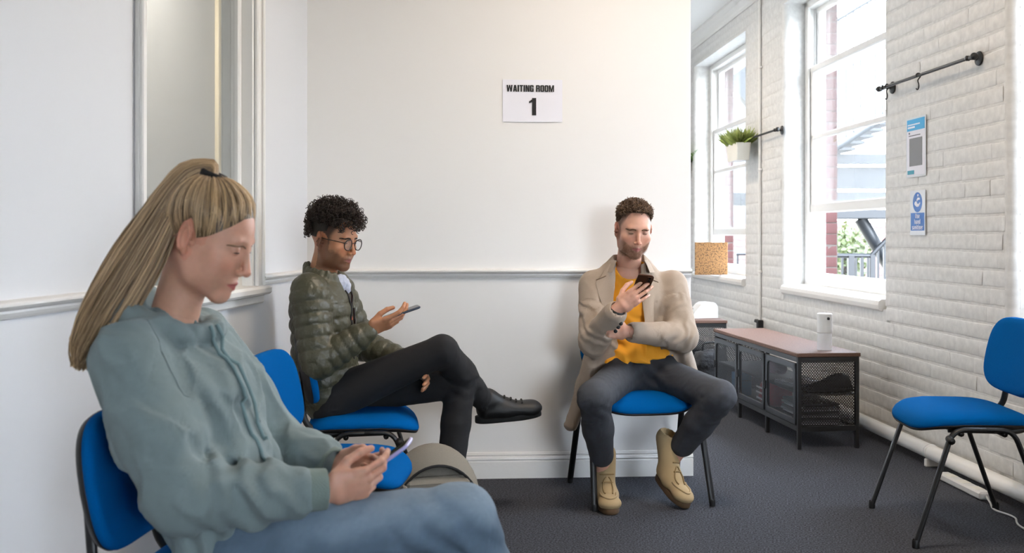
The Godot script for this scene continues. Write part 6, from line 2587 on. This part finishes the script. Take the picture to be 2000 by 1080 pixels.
func glasses(o: Node3D, H: Transform3D) -> void:
	var g := Node3D.new()
	g.name = "glasses"
	o.add_child(g)
	g.transform = H
	g.set_meta("label", "thin dark round glasses")
	var f := MB.new()
	for s in [-1.0, 1.0]:
		var ring := []
		for i in 28:
			var a := TAU * i / 28
			ring.append(Vector3(s * 0.034 + cos(a) * 0.0245, 0.004 + sin(a) * 0.0225, 0.106 - 0.004 * absf(cos(a)) - 0.10 * pow(maxf(0, absf(s * 0.034 + cos(a) * 0.0245) - 0.03), 1.5)))
		f.tube(ring, 0.0022, 6, 1.0, Vector3.UP, false, true)
		f.tube(smooth_path([Vector3(s * 0.0585, 0.012, 0.099), Vector3(s * 0.071, 0.014, 0.085), Vector3(s * 0.077, 0.013, 0.03), Vector3(s * 0.079, 0.012, -0.008), Vector3(s * 0.078, -0.008, -0.024)], 4), 0.0017, 6)
		var ln := MB.new()
		var pts := []
		for p in ring:
			pts.append(Vector3(p.x, p.y, p.z))
		ln.face(pts)
		part("lens", ln, M.glass, g)
	f.tube(smooth_path([Vector3(-0.0105, 0.010, 0.106), Vector3(0, 0.0145, 0.110), Vector3(0.0105, 0.010, 0.106)], 4), 0.0017, 6)
	part("frame", f, M.spectacle, g)

# ---------------------------------------------------------------- the man in the beige coat
func man_in_coat() -> void:
	var o := thing("person", "bearded man in beige coat and yellow shirt sitting against the partition", "person", Transform3D(), "people sitting in the waiting room")
	var H := frame_of(Vector3(0.560, 1.222, -4.62), Vector3(0.14, -0.26, 0.95), Vector3(0.03, 1, 0))
	var hs := 1.0
	var skin := lin("cf9d86")
	var pelvis := Vector3(0.605, 0.555, -4.70)
	var waist := Vector3(0.592, 0.70, -4.735)
	var chest := Vector3(0.568, 0.885, -4.735)
	var neck := Vector3(0.550, 1.075, -4.70)
	var sh_r := Vector3(0.385, 0.965, -4.715)
	var el_r := Vector3(0.372, 0.715, -4.565)
	var wr_r := Vector3(0.462, 0.868, -4.405)
	var sh_l := Vector3(0.760, 0.965, -4.725)
	var el_l := Vector3(0.790, 0.735, -4.60)
	var wr_l := Vector3(0.535, 0.765, -4.495)
	var hip_r := Vector3(0.515, 0.548, -4.66)
	var kn_r := Vector3(0.352, 0.505, -4.29)
	var an_r := Vector3(0.412, 0.13, -4.47)
	var hip_l := Vector3(0.690, 0.548, -4.67)
	var kn_l := Vector3(0.905, 0.500, -4.35)
	var an_l := Vector3(0.715, 0.165, -4.55)
	var side := Vector3(0.985, 0, -0.15)
	var S := Sdf.new()
	S.flat(pelvis, waist, 0.085, 0.08, side, 1.6)
	S.flat(waist, chest, 0.08, 0.088, side, 1.7)
	S.flat(chest, neck + Vector3(0, -0.07, 0), 0.085, 0.05, side, 1.9, 0.05)
	S.cap(neck, H * Vector3(0, -0.03, -0.015), 0.054, 0.054, 0.03)
	for q in [[sh_r, el_r, wr_r], [sh_l, el_l, wr_l]]:
		S.cap(q[0], q[1], 0.046, 0.040, 0.03)
		S.cap(q[1], q[2], 0.040, 0.028, 0.02)
	for q in [[hip_r, kn_r, an_r], [hip_l, kn_l, an_l]]:
		S.cap(q[0], q[1], 0.074, 0.050, 0.03)
		S.cap(q[1], q[2], 0.046, 0.036, 0.02)
	var sk := skin_fn(skin, H, hs, {"lip": lin("b5716a"), "beard": lin("7a5540"), "beard_amount": 0.58, "hair": lin("5d4434"), "fade": 0.75})
	var jb := queue(S, 0.013, sk)
	var Sh := Sdf.new()
	head_prims(Sh, H, {"size": hs, "jaw": 1.02, "brow": 1.15})
	Sh.cap(H * Vector3(0, -0.055, -0.022), neck, 0.052, 0.058, 0.03)
	var jh := queue(Sh, 0.0034, sk)
	# the hand with the phone: fingers laid across its back, which faces the viewer
	var HR := hand_frame(wr_r + Vector3(0.012, 0.016, 0.008), Vector3(0.78, 0.58, 0.12), Vector3(-0.25, -0.10, 0.96), true)
	var SR := Sdf.new()
	hand_prims(SR, HR, [[0.10, 0.30, 0.25], [0.16, 0.36, 0.3], [0.25, 0.40, 0.3], [0.35, 0.45, 0.3]], [Vector3(0.55, 0.70, -0.45), Vector3(0.25, 0.9, -0.5), Vector3(-0.1, 0.9, -0.55)], 1.02)
	var jr := queue(SR, 0.0036, sk)
	var py := Vector3(0.22, 0.74, 0.62).normalized()
	var pz := Vector3(-0.05, 0.62, -0.75)
	pz = (pz - py * pz.dot(py)).normalized()
	var pt := Transform3D(Basis(py.cross(pz), py, pz), Vector3(0.572, 0.972, -4.408))
	# other hand tucked under the right forearm
	var HL := hand_frame(wr_l + Vector3(-0.018, 0.003, 0.003), Vector3(-0.95, 0.10, 0.12), Vector3(0.05, 0.25, 0.95), false)
	var SL := Sdf.new()
	hand_prims(SL, HL, [[0.7, 0.9, 0.5], [0.75, 0.9, 0.5], [0.8, 0.9, 0.5], [0.85, 0.9, 0.5]], [Vector3(0.5, 0.8, -0.5), Vector3(0.2, 0.9, -0.6), Vector3(0.0, 0.8, -0.7)], 1.0)
	var jl := queue(SL, 0.0036, sk)
	var n := FastNoiseLite.new()
	n.frequency = 1.0
	n.seed = 71
	n.fractal_octaves = 2
	# shirt
	var U := Sdf.new()
	U.flat(pelvis + Vector3(-0.01, 0.03, 0.012), waist, 0.124, 0.104, side, 1.48, 0.03)
	U.flat(waist, chest, 0.100, 0.106, side, 1.55, 0.03)
	U.flat(chest, neck + Vector3(0, -0.045, 0), 0.106, 0.062, side, 1.6, 0.05)
	U.rbox(Transform3D(Basis(Vector3.BACK, 0.06) * Basis(Vector3.RIGHT, 0.12), Vector3(0.60, 0.475, -4.62)), Vector3(0.4, 0.145, 0.4), 0.004, 0.006, true)
	U.cap(neck + Vector3(0, 0.25, 0.06), neck + Vector3(0.0, -0.022, 0.022), 0.074, 0.066, 0.006, true)
	U.disp = func(p: Vector3) -> float:
		var q := p - Vector3(0.60, 0.66, -4.6)
		return 0.006 * sin((q.y * 0.9 + q.x * 0.55) * 95.0 + 5.0 * n.get_noise_3dv(p * 5.0)) * smoothstep(0.22, 0.05, absf(q.y)) - 0.005 * maxf(0.0, 0.4 - absf(n.get_noise_3d(p.x * 10.0, p.y * 5.0, p.z * 8.0)) * 2.0)
	var ju := queue(U, 0.0065)
	# coat
	var G := Sdf.new()
	G.flat(pelvis + Vector3(0.0, -0.02, -0.015), waist, 0.128, 0.122, side, 1.62, 0.03)
	G.flat(waist, chest, 0.122, 0.120, side, 1.62, 0.03)
	G.flat(chest + Vector3(0, 0.02, 0), neck + Vector3(0, -0.055, -0.012), 0.116, 0.074, side, 1.95, 0.04)
	G.flat(neck + Vector3(0, -0.05, -0.02), neck + Vector3(0, -0.005, -0.02), 0.075, 0.066, side, 1.35, 0.03)
	for q in [[sh_r, el_r, wr_r], [sh_l, el_l, wr_l]]:
		G.cap(q[0], q[1], 0.070, 0.066, 0.03)
		G.cap(q[1], q[1].lerp(q[2], 0.93), 0.066, 0.052, 0.02)
	# skirts: over the hips, and the tail hanging down beside the chair
	G.flat(Vector3(0.40, 0.68, -4.72), Vector3(0.345, 0.50, -4.66), 0.045, 0.040, Vector3(0.1, 0.2, 1), 2.4, 0.04)
	G.flat(Vector3(0.345, 0.50, -4.67), Vector3(0.275, 0.305, -4.70), 0.034, 0.024, Vector3(0.25, 0.1, 1), 3.2, 0.03)
	G.flat(Vector3(0.80, 0.68, -4.72), Vector3(0.845, 0.545, -4.68), 0.040, 0.03, Vector3(-0.1, 0.2, 1), 2.2, 0.04)
	# open front: wide at the chest, wider at the lap
	G.flat(neck + Vector3(-0.01, 0.05, 0.13), Vector3(0.535, 0.86, -4.56), 0.078, 0.078, Vector3(0, 0, 1), 1.6, 0.006, true)
	G.flat(Vector3(0.535, 0.86, -4.56), Vector3(0.59, 0.68, -4.55), 0.078, 0.115, Vector3(0, 0, 1), 1.4, 0.006, true)
	G.flat(Vector3(0.59, 0.68, -4.55), Vector3(0.60, 0.50, -4.52), 0.115, 0.20, Vector3(0, 0, 1), 1.2, 0.006, true)
	G.cap(neck + Vector3(0, 0.25, 0.03), neck + Vector3(0.0, -0.03, 0.0), 0.080, 0.070, 0.006, true)
	# the sleeves lie in front of the opening
	for q in [[el_r, wr_r, 0.0], [el_l, wr_l, 0.0]]:
		G.cap(q[0], q[0].lerp(q[1], 0.93), 0.062, 0.047, 0.006)
	for q in [[el_r, wr_r], [el_l, wr_l]]:
		var dr: Vector3 = (q[1] - q[0]).normalized()
		G.cap(q[0].lerp(q[1], 1.06), q[1] + dr * 0.1, 0.036, 0.036, 0.003, true)
	G.disp = func(p: Vector3) -> float:
		var e := -0.005 * maxf(0.0, 0.5 - absf(n.get_noise_3d(p.x * 5.0, p.y * 5.0, p.z * 5.0)) * 2.0)
		for q in [[el_r, wr_r], [el_l, wr_l]]:
			var w: Vector3 = p - q[0]
			var s := w.dot((q[1] - q[0]).normalized())
			if w.length() < 0.2:
				e += 0.0030 * sin(s * 95.0 + w.y * 60.0 + 4.0 * n.get_noise_3dv(p * 8.0)) * smoothstep(-0.06, 0.03, s) * smoothstep(0.18, 0.08, s)
		return e
	var jg := queue(G, 0.0068)
	# jeans
	var J := Sdf.new()
	J.flat(pelvis + Vector3(0, -0.035, 0.01), pelvis + Vector3(0, 0.05, 0.005), 0.104, 0.104, side, 1.6, 0.03)
	J.cap(hip_r, kn_r, 0.088, 0.070, 0.035)
	J.cap(kn_r, kn_r.lerp(an_r, 0.4), 0.069, 0.067, 0.02)
	J.cap(kn_r.lerp(an_r, 0.4), kn_r.lerp(an_r, 0.74), 0.067, 0.054, 0.02)
	J.cap(hip_l, kn_l, 0.088, 0.070, 0.035)
	J.cap(kn_l, kn_l.lerp(an_l, 0.4), 0.069, 0.066, 0.02)
	J.cap(kn_l.lerp(an_l, 0.4), kn_l.lerp(an_l, 0.72), 0.066, 0.055, 0.02)
	J.disp = func(p: Vector3) -> float:
		var e := -0.004 * maxf(0.0, 0.35 - absf(n.get_noise_3d(p.x * 9.0, p.y * 12.0, p.z * 9.0)) * 2.0)
		for k in [kn_r, kn_l]:
			var w: Vector3 = p - k - Vector3(0, -0.05, -0.04)
			e += 0.0045 * sin(w.y * 85.0 + w.x * 40.0 + 4.0 * n.get_noise_3dv(p * 8.0)) * smoothstep(0.14, 0.04, w.length())
		var w2 := p - pelvis - Vector3(0, 0.0, 0.10)
		return e + 0.004 * sin((absf(w2.x) * 0.8 + w2.y) * 90.0) * smoothstep(0.18, 0.05, w2.length())
	var base := lin("36383d")
	var worn := lin("55585e")
	var jj := queue(J, 0.008, func(p: Vector3) -> Color:
		var best := 0.0
		for q in [[hip_r, kn_r], [hip_l, kn_l]]:
			var u := clampf((p - q[0]).dot(q[1] - q[0]) / (q[1] - q[0]).length_squared(), 0.0, 1.0)
			best = maxf(best, smoothstep(0.11, 0.07, (p - q[0].lerp(q[1], u) - Vector3(0, 0.03, 0)).length() + 0.03 * n.get_noise_3dv(p * 14.0)) * smoothstep(0.3, 0.9, u))
		return base.lerp(worn, 0.45 * best) * (1.0 + 0.10 * n.get_noise_3d(p.x * 130.0, p.y * 40.0, p.z * 130.0)))
	# desert boots
	var h1 := Vector3(0.418, 0.012, -4.535)
	var t1 := Vector3(0.425, 0.012, -4.275)
	var B1 := Sdf.new()
	shoe_prims(B1, h1, t1, Vector3.UP, Vector3(0.414, 0.222, -4.472), 0.047, 0.050)
	B1.cap(an_r + Vector3(0, 0.25, 0), Vector3(0.414, 0.20, -4.472), 0.041, 0.039, 0.004, true)
	var js1 := queue(B1, 0.005)
	var h2 := Vector3(0.665, 0.105, -4.585)
	var t2 := Vector3(0.765, 0.012, -4.365)
	var up2 := Vector3(0.30, 0.90, 0.28)
	var B2 := Sdf.new()
	shoe_prims(B2, h2, t2, up2, Vector3(0.706, 0.280, -4.540), 0.047, 0.050)
	B2.cap(an_l + Vector3(0.02, 0.25, 0.03), Vector3(0.708, 0.255, -4.538), 0.041, 0.039, 0.004, true)
	var js2 := queue(B2, 0.005)
	people.append(func() -> void:
		part("body", joined_mesh([jb, jh, jr, jl]), M.skin, o)
		part("shirt", joined_mesh([ju]), M.yellow_jersey, o, "mustard yellow shirt")
		var ct := part("coat", joined_mesh([jg]), M.coat_wool, o, "open beige wool coat")
		part("jeans", joined_mesh([jj]), M.denim, o, "dark grey jeans")
		for q in [[js1, h1, t1, Vector3.UP, B1], [js2, h2, t2, up2, B2]]:
			var b := part("boot", joined_mesh([q[0]]), M.suede, o, "tan lace-up suede boot")
			var f: Vector3 = (q[2] - q[1]).normalized()
			var u: Vector3 = (q[3] - f * (q[3] as Vector3).dot(f)).normalized()
			var sd := f.cross(u)
			part("sole", sole_mesh(q[1] - u * 0.012 + f * 0.012, q[2] - u * 0.012 - f * 0.004, q[3], 0.024, 0.049), M.crepe, b, "brown crepe sole")
			var L: float = (q[2] - q[1]).length()
			# moccasin seam round the toe
			var mb := MB.new()
			var pts := []
			for i in 21:
				var a := PI * i / 20.0
				pts.append((q[4] as Sdf).snap(q[1] + f * (L * 0.60 + sin(a) * 0.082) + sd * cos(a) * 0.037 + u * 0.060, 0.001))
			mb.tube(pts, 0.0048, 7)
			part("toe_seam", mb, M.suede, b)
			mb = MB.new()
			for i in 2:
				pts = []
				for k in 6:
					pts.append((q[4] as Sdf).snap(q[1] + f * (L * (0.50 - 0.09 * i)) + sd * lerpf(-0.026, 0.026, k / 5.0) + u * (0.10 + 0.03 * i), 0.002))
				mb.tube(pts, 0.0036, 6)
			for g in [-1.0, 1.0]:
				pts = []
				for k in 9:
					var w := k / 8.0
					pts.append((q[4] as Sdf).snap(q[1] + f * (L * 0.46 + 0.06 * w) + sd * g * (0.004 + 0.026 * sin(w * PI * 0.8)) + u * (0.12 - 0.045 * w), 0.003))
				mb.tube(pts, 0.0034, 6)
			part("laces", mb, M.lace, b)
		lash_and_brow(Sh, H, hs, o, M.brow_brown, 0.0038, 0.0012)
		short_hair(o, H, hs)
		stubble(o, H, hs, jh)
		coat_details(ct, G, neck, el_r, wr_r)
		phone("copper brown phone in the hand of the man in the coat", pt, M.phone_copper)
		var cuff := MB.new()
		cuff.tube([wr_r + Vector3(-0.004, -0.008, -0.006), wr_r + Vector3(0.004, 0.008, 0.006)], 0.034, 16)
		part("watch_strap", cuff, M.strap_dark, o, "dark watch strap at the cuff"))

func coat_details(ct: Node3D, G: Sdf, neck: Vector3, el: Vector3, wr: Vector3) -> void:
	# collar round the neck and notched lapels lying on the chest
	var rows := []
	for i in 15:
		var a := lerpf(-0.75, PI + 0.75, i / 14.0)
		var back := maxf(0.0, sin(a))
		var c := neck + Vector3(cos(a) * 0.083, 0.004 - 0.030 * (1.0 - back), -sin(a) * 0.078 + 0.012)
		rows.append([c + Vector3(-cos(a) * 0.006, 0.030, sin(a) * 0.006), c + Vector3(cos(a) * 0.004, 0.036, -sin(a) * 0.004), c + Vector3(cos(a) * 0.018, 0.016, -sin(a) * 0.018), c + Vector3(cos(a) * 0.036, -0.020, -sin(a) * 0.034)])
	var mb := MB.new()
	mb.grid(rows)
	part("collar", mb, M.coat_wool, ct)
	for g in [-1.0, 1.0]:
		# outline of a lapel in the plane of the chest: inner edge, outer edge with the notch
		var inner := [Vector3(0.072, 0.0, 0.075), Vector3(0.066, -0.06, 0.10), Vector3(0.062, -0.13, 0.115), Vector3(0.063, -0.20, 0.12), Vector3(0.066, -0.27, 0.118), Vector3(0.072, -0.33, 0.11)]
		var outer := [Vector3(0.100, 0.004, 0.045), Vector3(0.128, -0.055, 0.08), Vector3(0.150, -0.085, 0.092), Vector3(0.128, -0.17, 0.11), Vector3(0.100, -0.26, 0.112), Vector3(0.074, -0.335, 0.108)]
		var r0 := []
		var top := []
		for i in 6:
			var row := []
			for k in 5:
				var p: Vector3 = (inner[i] as Vector3).lerp(outer[i], k / 4.0)
				p = neck + Vector3(p.x * g - 0.012, p.y, p.z)
				row.append(G.snap(p, 0.006 + 0.003 * sin(PI * k / 4.0)) if k > 0 else G.snap(p, 0.004))
			if g < 0:
				row.reverse()
			r0.append(row)
		r0.reverse()
		mb = MB.new()
		mb.grid(r0)
		var under := []
		for row in r0:
			var q := []
			for p in row:
				q.append(G.snap(p, 0.0005))
			q.reverse()
			under.append(q)
		mb.grid(under)
		part("lapel", mb, M.coat_wool, ct)
		# notch line
		mb = MB.new()
		mb.tube([G.snap(neck + Vector3(g * 0.105 - 0.012, -0.062, 0.09), 0.009), G.snap(neck + Vector3(g * 0.150 - 0.012, -0.074, 0.09), 0.009)], 0.0022, 5)
		part("notch", mb, M.coat_seam, ct)
		mb = MB.new()
		mb.box(Transform3D(Basis(Vector3.UP, -0.15), G.snap(neck + Vector3(g * 0.13, -0.315, 0.11), 0.003)), Vector3(0.07, 0.012, 0.006), 0.002)
		part("pocket_welt", mb, M.coat_wool, ct)
	for i in 3:
		var f: float = [0.60, 0.72, 0.84][i]
		mb = MB.new()
		var p := G.snap(el.lerp(wr, f) + Vector3(0.035, -0.035, 0.045), 0.003)
		mb.ball(p, Vector3(0.009, 0.009, 0.006))
		part("sleeve_button", mb, M.black_plastic, ct)

func short_hair(o: Node3D, H: Transform3D, s: float) -> void:
	rng.seed = 77
	var c0 := Vector3(0, 0.042, -0.010)
	var rad := Vector3(0.0745, 0.088, 0.098)
	var mb := MB.new()
	mb.tint = lin("4a3528")
	var rows := []
	for j in 13:
		var row := []
		for i in 40:
			var a := TAU * i / 40
			var el := lerpf(PI / 2, -0.30 if sin(a) < -0.2 else (0.30 if sin(a) < 0.4 else 0.66), j / 12.0)
			var d := Vector3(cos(a) * cos(el), sin(el), sin(a) * cos(el))
			row.append(H * (s * (c0 + d / (d / rad).length() + d * (0.003 + 0.010 * smoothstep(0.2, 0.8, d.y)) * minf(1.0, (12 - j) / 2.0))))
		rows.append(row)
	rows.reverse()
	for r in rows:
		r.reverse()
	mb.grid(rows, true)
	part("hair_base", mb, M.hair_dark, o)
	mb = MB.new()
	var made := 0
	while made < 1500:
		var d := Vector3(rng.randfn(), rng.randfn() * 0.8 + 0.6, rng.randfn()).normalized()
		var topness := smoothstep(0.15, 0.75, d.y)
		if d.y < 0.05 and d.z > -0.2:
			continue
		if d.y < 0.62 * smoothstep(0.2, 0.65, d.z):
			continue
		if d.y < -0.35:
			continue
		made += 1
		var base := c0 + d / (d / rad).length()
		var len_ := lerpf(0.008, 0.030, topness)
		var dir := (d * 0.55 + Vector3(0.5 * rng.randfn(), 0.1, 0.75) * topness + Vector3(0, -0.8, 0) * (1.0 - topness)).normalized()
		var bend := Vector3(rng.randfn(), rng.randfn(), rng.randfn()) * 0.35
		var pts := []
		for k in 5:
			var t := k / 4.0
			pts.append(H * (s * (base + dir * len_ * t + bend * len_ * sin(t * 5.0) * 0.45 + d * 0.010 * topness * sin(PI * t))))
		mb.tint = lin("4a382b").lerp(lin("7a5f48"), rng.randf()) * rng.randf_range(0.8, 1.05)
		mb.tube(pts, [0.0017, 0.0018, 0.0016, 0.0013, 0.0006], 4, 1.0, Vector3.UP, false)
	part("hair", mb, M.hair_dark, o, "short wavy light brown hair")

func stubble(o: Node3D, H: Transform3D, s: float, jh: Dictionary) -> void:
	rng.seed = 3
	var inv := H.affine_inverse()
	var mb := MB.new()
	for i in jh.v.size():
		var q: Vector3 = inv * jh.v[i] / s
		if q.z < 0.0 or q.y > -0.03 or q.y < -0.115:
			continue
		var side := absf(q.x)
		var edge := -0.050 + 0.9 * maxf(0.0, side - 0.034)
		if side > 0.058 or q.y > edge or q.z > 0.103:
			continue
		var lip := Vector2(q.x / 0.026, (q.y + 0.0635) / 0.011)
		if lip.length() < 1.0:
			continue
		for k in 2:
			var nn: Vector3 = jh.n[i]
			var dir := (nn * 0.5 + Vector3.DOWN * 0.9 + Vector3(rng.randfn(), 0, rng.randfn()) * 0.3).normalized()
			fibres(mb, jh.v[i] + Vector3(rng.randfn(), rng.randfn(), 0) * 0.0013, dir, rng.randf_range(0.003, 0.0075), 0.0004, lin("6b4a36").lerp(lin("9a7252"), rng.randf()), nn.cross(dir).normalized())
	var b := part("beard", mb, M.hair_dark, o, "short brown beard")
	b.set_meta("kind", "stuff")

var people := []
func people_materials() -> void:
	mat("skin", Color(1, 1, 1), 0.5, {"vcol": true, "sss": 0.12, "bump": "fine", "bscale": 0.025, "scale": 9.0})
	mat("hoodie", Color(0.47, 0.525, 0.53), 0.95, {"bump": "weave", "bscale": 0.05, "scale": 16.0, "sheen": 0.35})
	mat("rib", Color(0.47, 0.525, 0.505), 0.95, {"bump": "weave", "bscale": 0.12, "scale": 10.0, "sheen": 0.3})
	mat("cord", Color(0.43, 0.52, 0.53), 0.9)
	mat("denim", Color(1, 1, 1), 0.9, {"vcol": true, "bump": "weave", "bscale": 0.06, "scale": 18.0})
	mat("white_leather", Color(0.85, 0.85, 0.84), 0.5)
	mat("brow_brown", Color(0.36, 0.26, 0.18), 0.9)
	mat("brow_light", Color(0.50, 0.37, 0.28), 0.9)
	mat("brow_dark", Color(0.075, 0.055, 0.045), 0.9)
	mat("lash", Color(0.06, 0.045, 0.04), 0.8)
	mat("hair_blond", Color(1, 1, 1), 0.42, {"vcol": true})
	mat("hair_dark", Color(1, 1, 1), 0.62, {"vcol": true})
	mat("hair_tie", Color(0.035, 0.035, 0.045), 0.8)
	mat("phone_glass", Color(0.02, 0.022, 0.028), 0.06)
	mat("phone_lilac", Color(0.70, 0.68, 0.86), 0.35)
	mat("phone_blue", Color(0.10, 0.16, 0.24), 0.3)
	mat("phone_copper", Color(0.34, 0.21, 0.14), 0.3, {"metal": 0.5})
	mat("nylon_olive", Color(0.275, 0.27, 0.205), 0.42, {"bump": "crease", "bscale": 0.2, "scale": 5.0})
	mat("orange_vest", Color(0.90, 0.30, 0.13), 0.85)
	mat("grey_lining", Color(0.72, 0.74, 0.80), 0.6)
	mat("black_denim", Color(0.075, 0.077, 0.085), 0.85, {"bump": "weave", "bscale": 0.05, "scale": 18.0, "sheen": 0.1})
	mat("black_leather", Color(0.05, 0.052, 0.055), 0.5, {"bump": "fine", "bscale": 0.1, "scale": 8.0})
	mat("rubber", Color(0.04, 0.04, 0.042), 0.75)
	mat("spectacle", Color(0.09, 0.07, 0.055), 0.3)
	mat("yellow_jersey", Color(0.93, 0.64, 0.16), 0.9, {"bump": "weave", "bscale": 0.03, "scale": 20.0, "sheen": 0.2})
	mat("coat_wool", Color(0.83, 0.75, 0.67), 0.95, {"tex": "fine", "bump": "fine", "bscale": 0.12, "scale": 9.0, "sheen": 0.35})
	mat("coat_seam", Color(0.45, 0.38, 0.32), 0.95)
	mat("suede", Color(0.66, 0.57, 0.42), 0.9, {"bump": "fine", "bscale": 0.08, "scale": 8.0, "sheen": 0.25})
	mat("crepe", Color(0.33, 0.245, 0.16), 0.85)
	mat("lace", Color(0.55, 0.46, 0.31), 0.9)

func _ready() -> void:
	set_the_light()
	make_materials()
	people_materials()
	build_shell()
	ceiling_lamp(0.8, -3.5, "square ceiling light panel above the middle of the room")
	ceiling_lamp(-2.1, -5.6, "unseen square light panel added to brighten the corridor", 0.45, 9.0, Color(1.0, 0.97, 0.93))  # added lamp, out of sight, lighting what shows through the internal window
	ceiling_lamp(0.3, -8.2, "square ceiling light panel in the room beyond the partition")
	chairs()
	things()
	outside()
	woman()
	man_in_jacket()
	man_in_coat()
	run_jobs()
	for f in people:
		f.call()
